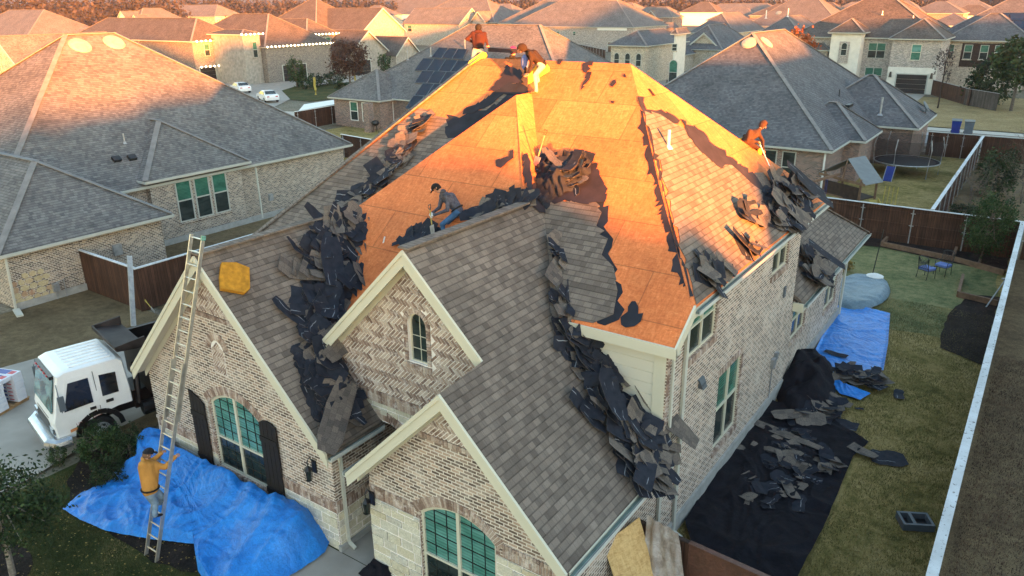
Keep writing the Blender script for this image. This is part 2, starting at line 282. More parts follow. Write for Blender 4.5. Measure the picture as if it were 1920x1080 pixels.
# ---------------------------------------------------------------- mesh helpers
class MB:
    def __init__(s): s.v = []; s.f = []; s.mi = []; s.r = []; s.mats = []; s.mat = None; s.rnd = 0.5; s.uvs = {}
    def use(s, m):
        if m not in s.mats: s.mats.append(m)
        s.mat = s.mats.index(m); return s
    def face(s, pts, uv=None):
        b = len(s.v); s.v += [tuple(p) for p in pts]; s.f.append(list(range(b, b+len(pts)))); s.mi.append(s.mat or 0); s.r.append(s.rnd)
        if uv: s.uvs[len(s.f)-1] = uv
    def hexa(s, c):
        "8 corners: bottom 4 ccw, top 4"
        for q in ((3, 2, 1, 0), (4, 5, 6, 7), (0, 1, 5, 4), (1, 2, 6, 5), (2, 3, 7, 6), (3, 0, 4, 7)): s.face([c[i] for i in q])
    def box(s, x0, x1, y0, y1, z0, z1, T=None):
        c = [V(p) for p in ((x0, y0, z0), (x1, y0, z0), (x1, y1, z0), (x0, y1, z0), (x0, y0, z1), (x1, y0, z1), (x1, y1, z1), (x0, y1, z1))]
        if T is not None: c = [T @ p for p in c]
        s.hexa(c); return s
    def bar(s, a, b, w, h, up=(0, 0, 1)):
        a, b = V(a), V(b); d = (b-a).normalized(); sd = d.cross(V(up))
        if sd.length < 1e-4: sd = d.cross(V((1, 0, 0)))
        sd.normalize(); u2 = sd.cross(d); sd *= w/2; u2 *= h/2
        s.hexa([a-sd-u2, a+sd-u2, b+sd-u2, b-sd-u2, a-sd+u2, a+sd+u2, b+sd+u2, b-sd+u2]); return s
    def tube(s, pts, r, n=8, cap=True):
        pts = [V(p) for p in pts]; rr = r if isinstance(r, (list, tuple)) else [r]*len(pts); rings = []
        for i, p in enumerate(pts):
            d = (pts[min(i+1, len(pts)-1)]-pts[max(i-1, 0)]).normalized(); a = d.cross(V((0, 0, 1)))
            if a.length < 0.05: a = d.cross(V((1, 0, 0)))
            a.normalize(); b = d.cross(a); rings.append([p+(a*math.cos(t*2*math.pi/n)+b*math.sin(t*2*math.pi/n))*rr[i] for t in range(n)])
        for A, B in zip(rings, rings[1:]):
            for t in range(n): s.face([A[t], B[t], B[(t+1) % n], A[(t+1) % n]])
        if cap: s.face(rings[0]); s.face(rings[-1][::-1])
        return s
    def prism(s, poly, ext):
        "poly: list of points (planar), ext: extrusion vector"
        e = V(ext); P = [V(p) for p in poly]; n = len(P); s.face(P[::-1]); s.face([p+e for p in P])
        for i in range(n): s.face([P[i], P[(i+1) % n], P[(i+1) % n]+e, P[i]+e])
        return s
    def ell(s, c, rx, ry, rz, nu=12, nv=8, T=None):
        g = []
        for i in range(nv+1):
            th = math.pi*i/nv; g.append([V((rx*math.sin(th)*math.cos(2*math.pi*j/nu), ry*math.sin(th)*math.sin(2*math.pi*j/nu), rz*math.cos(th))) for j in range(nu)])
        T = T or Matrix()
        g = [[T @ p + V(c) for p in r] for r in g]
        for i in range(nv):
            for j in range(nu):
                q = [g[i][j], g[i+1][j], g[i+1][(j+1) % nu], g[i][(j+1) % nu]]
                if i == 0: q = [g[0][0], g[1][j], g[1][(j+1) % nu]]
                if i == nv-1: q = [g[i][j], g[nv][0], g[i][(j+1) % nu]]
                s.face(q)
        return s
    def build(s, name, mat=None, parent=None, smooth=False, merge=False, **tags):
        me = bpy.data.meshes.new(name); me.from_pydata(s.v, [], s.f)
        ms = s.mats or [mat]
        if mat is not None and s.mats and s.mats[0] is not mat: pass
        for m in ms: me.materials.append(M(m) if isinstance(m, str) else m)
        me.polygons.foreach_set('material_index', s.mi); at_ = me.attributes.new('rnd', 'FLOAT', 'FACE'); at_.data.foreach_set('value', s.r)
        autouv(me, s.uvs)
        if merge or smooth:
            bm = bmesh.new(); bm.from_mesh(me); bmesh.ops.remove_doubles(bm, verts=bm.verts, dist=0.0005); bm.to_mesh(me); bm.free()
        if smooth: me.polygons.foreach_set('use_smooth', [True]*len(me.polygons))
        me.update(); o = bpy.data.objects.new(name, me); COL.objects.link(o)
        if parent is not None:
            o.parent = parent
            if parent.name in WORLDS: o.matrix_parent_inverse = Matrix.LocRotScale(parent.location, parent.rotation_euler, None).inverted()
        elif tags and tags.get('kind') != 'structure' and me.vertices:
            xs = [v.co for v in me.vertices]; c = V(((min(p.x for p in xs)+max(p.x for p in xs))/2, (min(p.y for p in xs)+max(p.y for p in xs))/2, min(p.z for p in xs)))
            me.transform(Matrix.Translation(-c)); o.location = c
        tag(o, **tags); return o
def autouv(me, over=None):
    uvl = me.uv_layers.new(name='uv'); d = uvl.data
    for p in me.polygons:
        n = p.normal
        if over and p.index in over:
            for li, q in zip(p.loop_indices, over[p.index]): d[li].uv = q
            continue
        t = V((0, 0, 1)).cross(n)
        if t.length < 0.02: t = V((1, 0, 0))
        t.normalize(); b = n.cross(t)
        for li in p.loop_indices:
            co = me.vertices[me.loops[li].vertex_index].co; d[li].uv = (co.dot(t), co.dot(b))
def tag(o, label=None, cat=None, group=None, kind=None):
    if label: o['label'] = label
    if cat: o['category'] = cat
    if group: o['group'] = group
    if kind: o['kind'] = kind
    return o
def thing(name, label, cat, loc=(0, 0, 0), rz=0.0, group=None):
    o = bpy.data.objects.new(name, None); COL.objects.link(o); o.location = loc; o.rotation_euler = (0, 0, rz); o.empty_display_size = 0.3
    return tag(o, label, cat, group)
def setparent(o, root):
    "geometry built in world coordinates, hung under a thing standing at its base"
    o.parent = root; o.matrix_parent_inverse = Matrix.LocRotScale(root.location, root.rotation_euler, None).inverted(); return o
WORLDS = set()
def wthing(name, label, cat, loc=(0, 0, 0), group=None):
    "a thing whose parts are written in world coordinates"
    o = thing(name, label, cat, loc, 0, group); WORLDS.add(o.name); return o
def kids(o): return [c for c in bpy.data.objects if c.parent is o]
def copy_tree(o, parent=None, label=None):
    c = o.copy(); COL.objects.link(c); c.parent = parent
    if parent is not None: c.matrix_parent_inverse = o.matrix_parent_inverse.copy()
    if label: c['label'] = label
    for ch in kids(o): copy_tree(ch, c)
    return c
def boolcut(o, cutters):
    for c in cutters:
        m = o.modifiers.new('b', 'BOOLEAN'); m.operation = 'DIFFERENCE'; m.solver = 'EXACT'; m.object = c
    dg = bpy.context.evaluated_depsgraph_get(); dg.update(); me = bpy.data.meshes.new_from_object(o.evaluated_get(dg))
    o.modifiers.clear(); o.data = me
    while me.uv_layers: me.uv_layers.remove(me.uv_layers[0])
    autouv(me)
    for c in cutters: bpy.data.objects.remove(c, do_unlink=True)
def struct(o): o['kind'] = 'structure'; return o
# ---------------------------------------------------------------- generic building pieces
def slab(mb, pts, th=0.12):
    pts = [V(p) for p in pts]; n = (pts[1]-pts[0]).cross(pts[2]-pts[0]).normalized()
    if n.z < 0: pts = pts[::-1]
    d = V((0, 0, -th)); k = len(pts); mb.face(pts); mb.face([p+d for p in pts[::-1]])
    for i in range(k): mb.face([pts[i]+d, pts[(i+1) % k]+d, pts[(i+1) % k], pts[i]])
def inpoly(x, y, P):
    c = False; n = len(P)
    for i in range(n):
        x1, y1 = P[i]; x2, y2 = P[i-1]
        if (y1 > y) != (y2 > y) and x < (x2-x1)*(y-y1)/(y2-y1)+x1: c = not c
    return c
def clipc(poly, clip):
    out = poly
    for i in range(len(clip)):
        a, b = clip[i], clip[(i+1) % len(clip)]; inp = out; out = []
        def side(p): return (b[0]-a[0])*(p[1]-a[1])-(b[1]-a[1])*(p[0]-a[0])
        for j in range(len(inp)):
            p, q = inp[j-1], inp[j]; sp, sq = side(p), side(q)
            if (sp >= 0) != (sq >= 0): t = sp/(sp-sq); out.append((p[0]+(q[0]-p[0])*t, p[1]+(q[1]-p[1])*t))
            if sq >= 0: out.append(q)
        if len(out) < 3: return []
    return out
class Fr:
    "a wall frame: O origin, U horizontal along the wall, N outward"
    def __init__(s, O, U, N): s.O, s.U, s.N = V(O), V(U), V(N)
    def p(s, u, z, n=0.0): return s.O + s.U*u + V((0, 0, z)) + s.N*n
def pris(mb, fr, poly, n0, n1): mb.prism([fr.p(u, z, n0) for u, z in poly], fr.N*(n1-n0))
def brickpoly(mb, fr, poly, pr=0.012, n0=0.0):
    mb.rnd = random.random()
    f = [fr.p(u, z, n0+pr) for u, z in poly]; g = [fr.p(u, z, n0) for u, z in poly]; mb.face(f)
    for i in range(len(f)): mb.face([g[i], g[(i+1) % len(f)], f[(i+1) % len(f)], f[i]])
def soldier(mb, fr, u0, u1, z0, h, w=0.075, pr=0.014):
    n = max(1, round(abs(u1-u0)/w)); st = (u1-u0)/n
    for i in range(n):
        a, b = u0+i*st+0.006, u0+(i+1)*st-0.006; brickpoly(mb, fr, [(a, z0), (b, z0), (b, z0+h), (a, z0+h)], pr)
def archbricks(mb, fr, uc, zc, r, a0, a1, h, w=0.07, pr=0.016):
    n = max(2, round(r*abs(a1-a0)/w)); st = (a1-a0)/n
    for i in range(n):
        a, b = a0+st*(i+0.08), a0+st*(i+0.92); q = [(uc+rr*math.cos(t), zc+rr*math.sin(t)) for rr, t in ((r, a), (r+h, a), (r+h, b), (r, b))]
        brickpoly(mb, fr, q if st < 0 else q[::-1], pr)
def herring(mb, fr, clip, holes=(), s=0.074, pr=0.012):
    us = [p[0] for p in clip]; zs = [p[1] for p in clip]; cu, cz = sum(us)/len(us), sum(zs)/len(zs); c = math.sqrt(0.5); g = 0.13
    N = int(max(max(us)-min(us), max(zs)-min(zs))/s)+6
    for i in range(-N*2, N*2):
        for j in range(-N//2, N//2):
            for (bx, by, w, h) in ((0, 0, 3, 1), (3, 0, 1, 3)):
                x, y = i+3*j+bx, -i+3*j+by
                q = [(x+g, y+g), (x+w-g, y+g), (x+w-g, y+h-g), (x+g, y+h-g)]
                q = [(cu+(a*c-b*c)*s, cz+(a*c+b*c)*s) for a, b in q]
                mx = sum(p[0] for p in q)/4; mz = sum(p[1] for p in q)/4
                if not (min(us)-.2 < mx < max(us)+.2 and min(zs)-.2 < mz < max(zs)+.2): continue
                if any(inpoly(mx, mz, hh) for hh in holes): continue
                k = clipc(q, clip)
                if len(k) > 2: brickpoly(mb, fr, k, pr)
def ashlar(mb, fr, u0, u1, z0, z1, seed=1, pr=0.03, rows=(0.17, 0.30), lens=(0.22, 0.55)):
    rd = random.Random(seed); z = z0
    while z < z1-0.05:
        h = min(rd.uniform(*rows), z1-z);
        if z1-z-h < 0.09: h = z1-z
        u = u0
        while u < u1-0.03:
            w = min(rd.uniform(*lens), u1-u)
            if u1-u-w < 0.12: w = u1-u
            g = 0.012; j = lambda: rd.uniform(-0.012, 0.012); mb.rnd = rd.random(); p = pr*rd.uniform(0.6, 1.2)
            a = [(u+g+abs(j()), z+g+abs(j())), (u+w-g-abs(j()), z+g+abs(j())), (u+w-g-abs(j()), z+h-g-abs(j())), (u+g+abs(j()), z+h-g-abs(j()))]
            f = [fr.p(x, y, p) for x, y in a]; gg = [fr.p(x, y, 0) for x, y in a]; mb.face(f)
            for i in range(4): mb.face([gg[i], gg[(i+1) % 4], f[(i+1) % 4], f[i]])
            u += w
        z += h
def arcpts(u0, u1, zs, rise, n=12):
    "segmental arch from (u1,zs) over to (u0,zs)"
    if rise <= 0: return [(u1, zs), (u0, zs)]
    half = (u1-u0)/2; r = (half*half+rise*rise)/(2*rise); a = math.asin(min(1, half/r)); zc = zs+rise-r
    if rise > half: a = math.pi-a
    return [((u0+u1)/2+r*math.sin(a-2*a*i/n), zc+r*math.cos(a-2*a*i/n)) for i in range(n+1)]
def window(parent, fr, u0, u1, z0, z1, rise=0.0, cols=2, rail=0.5, up='glass_teal', low='glass_dark', grid=(3, 3), depth=-0.09, fw=0.055, frame='trim', label=None, griddark=True):
    "z1 = spring line; the arch rises above it.  frame (part) > upper pane, lower pane, sill"
    out = [(u0, z0), (u1, z0)] + arcpts(u0, u1, z1, rise)
    if rise <= 0: out = [(u0, z0), (u1, z0), (u1, z1), (u0, z1)]
    f = MB(); zr = z0+(z1+rise*0.6-z0)*rail; th = 0.05
    cu, cz = (u0+u1)/2, (z0+z1)/2
    inn = [(cu+(u-cu)*(1-2*fw/(u1-u0)), cz+(z-cz)*(1-2*fw/(z1+rise-z0))) for u, z in out]
    for i in range(len(out)):
        j = (i+1) % len(out); q = [out[i], out[j], inn[j], inn[i]]
        f.prism([fr.p(u, z, depth) for u, z in q], fr.N*th)
    def topz(u):
        if rise <= 0: return z1
        h = (u1-u0)/2; r = (h*h+rise*rise)/(2*rise); return z1+rise-r+math.sqrt(max(0, r*r-(u-cu)**2))
    for k in range(1, cols):
        u = u0+(u1-u0)*k/cols; pris(f, fr, [(u-fw*.7, z0), (u+fw*.7, z0), (u+fw*.7, topz(u)), (u-fw*.7, topz(u))], depth, depth+th+0.01)
    if rail: pris(f, fr, [(u0, zr-fw*.45), (u1, zr-fw*.45), (u1, zr+fw*.45), (u0, zr+fw*.45)], depth, depth+th+0.006)
    o = f.build('window', frame, parent, label=label)
    pu = MB(); pl = MB()
    def clipz(lo, hi):
        q = []
        P = inn
        for i in range(len(P)):
            a, b = P[i-1], P[i]
            for lim, sg in ((lo, 1), (hi, -1)): pass
        big = [(u0-1, lo), (u1+1, lo), (u1+1, hi), (u0-1, hi)]; return clipc(P, big)
    if rail:
        a = clipz(zr, z1+rise+1); b = clipz(z0-1, zr)
        pu.face([fr.p(u, z, depth+0.012) for u, z in a]); pl.face([fr.p(u, z, depth+0.02) for u, z in b]); pu.build('pane', up, o); pl.build('pane', low, o)
    else: pu.face([fr.p(u, z, depth+0.012) for u, z in inn]); pu.build('pane', up, o)
    if grid:
        g = MB()
        for k in range(cols):
            a, b = u0+(u1-u0)*k/cols, u0+(u1-u0)*(k+1)/cols
            for i in range(1, grid[0]):
                u = a+(b-a)*i/grid[0]; pris(g, fr, [(u-.006, z0+fw), (u+.006, z0+fw), (u+.006, topz(u)-fw), (u-.006, topz(u)-fw)], depth+0.014, depth+0.03)
        for lo, hi, m in (((zr, z1+rise*0.3, grid[1]), (z0, zr, grid[1]-1)) if rail else ((z0, z1, grid[1]),)):
            for i in range(1, m+1):
                z = lo+(hi-lo)*i/(m+ (0 if rail else 1))
                if z > topz(u0+fw)-0.06 and rise <= 0: continue
                if abs(z-zr) < 0.05 and rail: continue
                pris(g, fr, [(u0+fw, z-.006), (u1-fw, z-.006), (u1-fw, z+.006), (u0+fw, z+.006)], depth+0.014, depth+0.03)
        g.build('muntin', 'black_metal' if griddark else frame, o)
    return o
def cutter(fr, poly, depth=0.6):
    m = MB(); pris(m, fr, poly, -depth, 0.3); o = m.build('cut', 'trim', merge=True)
    bm = bmesh.new(); bm.from_mesh(o.data); bmesh.ops.recalc_face_normals(bm, faces=bm.faces); bm.to_mesh(o.data); bm.free(); return o
def wallslab(parent, fr, poly, cuts=(), mat='brick_wall', th=0.25, name='wall'):
    m = MB(); pris(m, fr, poly, -th, 0); o = m.build(name, mat, parent, merge=True)
    bm = bmesh.new(); bm.from_mesh(o.data); bmesh.ops.recalc_face_normals(bm, faces=bm.faces); bm.to_mesh(o.data); bm.free()
    if cuts: boolcut(o, [cutter(fr, c) for c in cuts])
    return o
def caps(mb, pts, w=0.3, h=0.035):
    pts = [V(p) for p in pts]
    for a, b in zip(pts, pts[1:]): mb.bar(a+V((0, 0, 0.03)), b+V((0, 0, 0.03)), w, h)
def rag(poly, step=0.28, amp=0.12, seed=0, fixed=()):
    "ragged copy of a 3D outline; fixed = indices of edges kept straight"
    rd = random.Random(seed); out = []; n = len(poly); P = [V(p) for p in poly]
    nrm = (P[1]-P[0]).cross(P[2]-P[0])
    k = 3
    while nrm.length < 1e-3 and k < n: nrm = (P[1]-P[0]).cross(P[k]-P[0]); k += 1
    nrm.normalize()
    for i in range(n):
        a, b = P[i], P[(i+1) % n]; out.append(a)
        if i in fixed: continue
        L = (b-a).length; m = int(L/step); pd = (b-a).normalized().cross(nrm)
        for j in range(1, m):
            t = (j+rd.uniform(-.3, .3))/m; o = rd.gauss(0, amp*0.6)
            if rd.random() < 0.35: c = a+(b-a)*t; out.append(c+pd*rd.uniform(-amp, 0)); out.append(c+pd*rd.uniform(0, amp))
            else: out.append(a+(b-a)*t+pd*o)
    return out
def layer(name, parent, pts, lift, th, mat, **tags):
    P = [V(p) for p in pts]; n = V((0, 0, 0))
    for i in range(len(P)): n += P[i].cross(P[(i+1) % len(P)])
    n.normalize()
    if n.z < 0: P = P[::-1]; n = -n
    m = MB(); base = [p+n*lift for p in P]; top = [p+n*(lift+th) for p in P]; m.face(top)
    for i in range(len(P)): m.face([base[i], base[(i+1) % len(P)], top[(i+1) % len(P)], top[i]])
    return m.build(name, mat, parent, **tags)

# ---------------------------------------------------------------- the house being re-roofed
HS = wthing('brick_house', 'two storey brick house being re-roofed, its roof half stripped to orange boards', 'house', (-12, 16, 0))
# roof planes (n, d): n.P = d
sP, sC, sD, sA, sQ = 0.99, 0.77, 0.977, 0.78, 1.01
plP = ((sP, 0, 1), 5.37-sP*8.13)
plC = ((0, -sC, 1), 5.45-sC*13.4)
plD = ((sD, 0, 1), 6.14-sD*5.49)
plA = ((0, -sA, 1), 7.48-sA*15.26)
plQ = ((sQ, 0, 1), 6.73-sQ*15.2)
def zP(x): return plP[1]-sP*x
def zC(y): return plC[1]+sC*y
def zD(x): return plD[1]-sD*x
def zA(y): return plA[1]+sA*y
def zQ(x): return plQ[1]-sQ*x
XR = -5.59; PK = -9.8; YR = (zD(PK)-plC[1])/sC; LX, LY = -15.05, YR
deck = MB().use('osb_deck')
# main front plane, right hip plane, rear plane, left plane
zr_ = zC(YR)
slab(deck, [(-5.35, 13.33, zC(13.33)), (-5.35, 14.11, zC(14.11)), (PK, YR, zr_), (LX, LY, zr_), (-18.85, 13.42, zC(13.42)), (-18.85, 13.33, zC(13.33))])
slab(deck, [(-5.35, 14.11, zD(-5.35)), (-5.35, 25.1, zD(-5.35)), (PK, YR, zr_)])
slab(deck, [(PK, YR, zr_), (-5.35, 25.1, 5.95), (-19.2, 25.1, 5.95), (LX, LY, zr_)])
slab(deck, [(LX, LY, zr_), (-19.2, 25.1, 5.95), (-18.85, 13.4, 5.4)])
# projecting wing
WX = -12.35; WY = (zP(WX)-plA[1])/sA; WZ = zP(WX)
slab(deck, [(WX, WY, WZ), (-17.6, WY-(WZ-zA(11.3))/sA, zA(11.3)), (-10.2, 11.3, zA(11.3)), (-10.2, (zP(-10.2)-plA[1])/sA, zP(-10.2))])
slab(deck, [(WX, WY, WZ), (WX, 19.3, WZ), (-17.6, 14.0, WZ-5.25), (-17.6, 11.3, WZ-5.25)])
# right slope shared by the wing and the two front gables
slab(deck, [(WX, WY, WZ), (WX, 19.2, WZ), (-9.6, 16.2, zP(-9.6)), (-10.2, 15.1, zP(-10.2))])
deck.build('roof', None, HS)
rf = MB().use('shingle_brown')
slab(rf, [(-8.13, 9.3, zP(-8.13)), (-5.4, 9.3, zP(-5.4)), (-5.4, 13.62, zP(-5.4)), (-8.2, 14.3, zP(-8.2)), (-9.75, 16.2, zP(-9.75)), (-10.3, 15.25, zP(-10.3)), (-10.15, 15.05, zP(-10.15)), (-10.15, 10.7, zP(-10.15)), (-8.2, 10.7, zP(-8.2))])
slab(rf, [(-10.15, 10.7, zP(-10.15)), (-10.15, 15.9, zP(-10.15)), (-12.8, 15.9, zP(-10.15)-2.6), (-12.8, 10.7, zP(-10.15)-2.6)])
slab(rf, [(-8.13, 9.3, zP(-8.13)), (-8.13, 11.0, zP(-8.13)), (-10.85, 11.0, zP(-8.13)-2.69), (-10.85, 9.3, zP(-8.13)-2.69)])
slab(rf, [(-15.2, 9.3, zQ(-15.2)), (-11.42, 9.3, zQ(-11.42)), (-11.42, 11.0, zQ(-11.42)), (-12.5, 11.0, zQ(-12.5)), (-12.5, 16, zQ(-12.5)), (-15.2, 16, zQ(-15.2))])
slab(rf, [(-15.2, 9.3, zQ(-15.2)), (-15.2, 14.6, zQ(-15.2)), (-18.98, 14.6, zQ(-11.42)), (-18.98, 9.3, zQ(-11.42))])
rf.build('roof', None, HS); rf = MB().use('shingle_brown')
# rear single storey wing
RX, RZ = -5.3, 3.02
slab(rf, [(RX, 23.5, RZ), (RX, 32.9, RZ), (RX-4.8, 28.1, RZ+3.7), (RX-4.8, 23.5, RZ+3.7)])
slab(rf, [(RX, 32.9, RZ), (RX-9.6, 32.9, RZ), (RX-4.8, 28.1, RZ+3.7)])
slab(rf, [(RX-9.6, 32.9, RZ), (RX-9.6, 23.5, RZ), (RX-4.8, 23.5, RZ+3.7), (RX-4.8, 28.1, RZ+3.7)])
rf.build('roof', None, HS)
for c_ in ([(-10.15, 10.7, zP(-10.15)), (-10.15, 15.1, zP(-10.15))], [(-15.2, 9.3, zQ(-15.2)), (-15.2, 14.0, zQ(-15.2))], [(RX, 32.9, RZ), (RX-4.8, 28.1, RZ+3.7)], [(LX, LY, zr_), (-18.85, 13.42, zC(13.42))]):
    cp = MB().use('shingle_brown'); caps(cp, c_, 0.27, 0.04); cp.build('ridge_cap', None, HS)
# shingles still lying on the stripped planes (outlines read off the photograph, laid on the real slopes)
def on(pl, pts): return [onp(x, y, *pl) for x, y in pts]
sF = on(plC, [(787, 203), (812, 217), (838, 222), (868, 235), (905, 205), (940, 170), (960, 155), (975, 160), (960, 200)]) + [V((-13.6, 16.0, zC(16.0))), V((-15.0, 13.36, zC(13.36))), V((-18.85, 13.36, zC(13.36)))]
layer('shingle_layer', HS, rag(sF, 0.3, 0.1, 3, (8, 9, 10, 11)), 0.004, 0.014, 'shingle_brown')
sC1 = on(plC, [(1012, 372), (1060, 380), (1112, 374), (1128, 398), (1118, 424), (1140, 448), (1128, 478), (1150, 500), (1158, 545), (1150, 590), (1112, 606)]) + [V((-8.6, 13.36, zC(13.36))), V((-10.5, 14.6, zC(14.6)))]
layer('shingle_layer', HS, rag(sC1, 0.25, 0.09, 5, (10, 11, 12)), 0.004, 0.014, 'shingle_brown')
sD1 = on(plD, [(1208, 209), (1238, 216), (1262, 232), (1290, 245), (1330, 282), (1362, 300), (1398, 332), (1440, 352), (1480, 352), (1512, 378)]) + [V((-5.36, 24.6, zD(-5.36))), V((-5.36, 14.35, zD(-5.36)))]
layer('shingle_layer', HS, rag(sD1, 0.3, 0.12, 7, (10,)), 0.006, 0.014, 'shingle_brown')
# black roofing felt showing round the edges of the torn shingles
fD = on(plD, [(1196, 180), (1208, 182), (1212, 205), (1240, 205), (1275, 226), (1262, 240), (1225, 222), (1236, 300), (1246, 360), (1262, 440), (1290, 520), (1300, 556), (1293, 556), (1285, 515), (1264, 440), (1246, 370), (1231, 310), (1213, 240), (1203, 205)])
layer('roofing_felt', HS, rag(fD, 0.22, 0.05, 11), 0.003, 0.004, 'felt_brown')
fH = on(plC, [(1200, 205), (1209, 240), (1226, 310), (1242, 370), (1260, 440), (1281, 520), (1288, 548), (1276, 522), (1250, 444), (1232, 372), (1216, 312), (1202, 246)])
layer('roofing_felt', HS, rag(fH, 0.13, 0.11, 15, (0, 1, 2, 3, 4)), 0.004, 0.004, 'felt_brown')
fD2 = on(plD, [(1275, 224), (1330, 266), (1372, 296), (1420, 335), (1455, 345), (1452, 372), (1418, 352), (1380, 318), (1330, 292), (1290, 258)])
layer('roofing_felt', HS, rag(fD2, 0.2, 0.14, 12), 0.022, 0.004, 'felt_brown')
fC = on(plC, [(1100, 350), (1135, 368), (1140, 400), (1132, 425), (1150, 448), (1140, 475), (1158, 505), (1168, 548), (1160, 600), (1120, 606), (1100, 560), (1100, 420)])
layer('roofing_felt', HS, rag(fC, 0.2, 0.12, 13), 0.001, 0.003, 'felt')
fF = on(plC, [(838, 216), (862, 222), (885, 208), (912, 208), (950, 180), (975, 150), (990, 165), (982, 200), (900, 260), (840, 260)])
layer('roofing_felt', HS, rag(fF, 0.25, 0.12, 14), 0.02, 0.004, 'felt')
# ---- walls
g1 = Fr((-18.85, 9.65, 0), (1, 0, 0), (0, -1, 0)); g1w = 7.13
def gz(x, pk, zp, s): return zp-0.2-s*abs(x-pk)
w1 = (2.72, 4.66, 0.72, 2.62, 0.36)
def winpoly(w): return [(w[0], w[2]), (w[1], w[2])]+arcpts(w[0], w[1], w[3], w[4])
wallslab(HS, g1, [(0, -0.2), (g1w, -0.2), (g1w, gz(-11.72, -15.2, 6.73, sQ)), (3.65, 6.52), (0, gz(-18.85, -15.2, 6.73, sQ))], [winpoly(w1)])
g3 = Fr((-10.5, 9.6, 0), (1, 0, 0), (0, -1, 0)); g3w = 4.91
w3 = (1.42, 3.33, 0.35, 2.25, 0.36)
wallslab(HS, g3, [(0, -0.2), (g3w, -0.2), (g3w, gz(-5.59, -8.13, 5.37, sP)), (2.37, 5.16), (0, gz(-10.5, -8.13, 5.37, sP))], [winpoly(w3)])
g2 = Fr((-12.63, 11.0, 0), (1, 0, 0), (0, -1, 0))
w2 = (2.2, 2.72, 4.72, 5.62, 0.26); porch = [(0.55, -0.2), (2.0, -0.2)]+arcpts(0.55, 2.0, 2.45, 0.5)
wallslab(HS, g2, [(0, -0.2), (4.5, -0.2), (4.5, gz(-8.13, -10.15, zP(-10.15), sP)), (2.48, zP(-10.15)-0.2), (0, gz(-12.63, -10.15, zP(-10.15), sP))], [winpoly(w2), porch], mat='mortar')
# right side wall, in one plane from the front gable to the rear wing
rt = Fr((XR, 9.6, 0), (0, 1, 0), (1, 0, 0)); Y0 = 9.6
wr = [(14.7, 16.3, 4.55, 5.86, 0, 2), (20.6, 22.0, 4.72, 5.88, 0, 2), (16.95, 18.6, 1.02, 3.15, 0, 2), (23.6, 25.1, 1.62, 2.85, 0, 2), (28.0, 29.55, 1.15, 2.72, 0, 2)]
def zr2(y): return 5.6 if y < 13.9 else 5.82
prof = [(0, -0.2), (21.0, -0.2), (21.0, 2.9), (13.75, 2.9), (13.75, 5.86), (4.5, 5.86), (4.0, 5.42), (4.0, 2.45), (0, 2.45)]
wallslab(HS, rt, prof, [[(a-Y0, z0), (b-Y0, z0), (b-Y0, z1), (a-Y0, z1)] for a, b, z0, z1, _, _ in wr])
back = MB().use('brick_wall')
back.box(-18.4, -6.4, 14.0, 24.8, 0, 5.6); back.box(-18.6, -11.9, 9.95, 14, 0, 2.8); back.box(-14.6, -5.9, 23.4, 30.4, 0, 2.8)
back.box(-11.97, -11.72, 9.91, 10.98, -0.2, 2.75); back.box(-12.6, -12.35, 11.25, 15, 2, 4.5)
back.build('wall', None, HS)
sd = MB().use('siding'); sd.box(-9.4, -5.86, 13.6, 13.9, 3.0, 5.36)
for i in range(9): sd.box(-9.4, -5.88, 13.585, 13.6, 3.05+i*0.26, 3.29+i*0.26)
sd.build('siding_panel', None, HS)
# brick and stone dressings
db = MB().use('mortar'); lb = MB().use('loose_brick'); st = MB().use('limestone')
def face_plate(fr, poly, n): db.face([fr.p(u, z, n) for u, z in poly])
# G1: herringbone peak, dark header course, medallion, window arch, soldier band, stone base
pk1 = [(2.35, 5.12), (4.95, 5.12), (3.65, 6.46)]; face_plate(g1, pk1, 0.004); herring(lb, g1, pk1)
soldier(lb, g1, 2.2, 5.1, 5.0, 0.11, 0.11, 0.03)
med = (3.38, 3.62); mp = [(3.16, 3.55), (3.66, 3.55)]+arcpts(3.16, 3.66, 4.2, 0.24); face_plate(g1, mp, 0.004); lb2 = MB().use('loose_brick')
herring(lb, g1, [(3.18, 3.57), (3.64, 3.57), (3.64, 4.2), (3.41, 4.42), (3.18, 4.2)], s=0.06); archbricks(lb, g1, 3.41, 4.2, 0.25, math.pi, 0, 0.2, 0.06)
def seg(w): h = (w[1]-w[0])/2; r = (h*h+w[4]**2)/(2*w[4]); a = math.asin(h/r); return (w[0]+w[1])/2, w[3]+w[4]-r, r, a
for fr, w in ((g1, w1), (g3, w3)):
    uc, zc, r, a = seg(w); a += 0.06
    ring = [(uc+q*math.sin(t), zc+q*math.cos(t)) for q, ts in ((r+0.01, [-a+2*a*i/14 for i in range(15)]), (r+0.235, [a-2*a*i/14 for i in range(15)])) for t in ts]
    face_plate(fr, ring[::-1], 0.005); archbricks(lb, fr, uc, zc, r+0.01, math.pi/2+a, math.pi/2-a, 0.225, 0.062, 0.02)
    for sgn, u in ((-1, w[0]), (1, w[1])):      # toothed jamb bricks
        z = w[2]
        while z < w[3]-0.08: lw = 0.1; brickpoly(lb, fr, ([(u-lw, z), (u-0.005, z), (u-0.005, z+0.062), (u-lw, z+0.062)] if sgn < 0 else [(u+0.005, z), (u+lw, z), (u+lw, z+0.062), (u+0.005, z+0.062)]), 0.012); z += 0.075
    soldier(lb, fr, w[0]-0.1, w[1]+0.1, w[2]-0.12, 0.11, 0.075, 0.05)
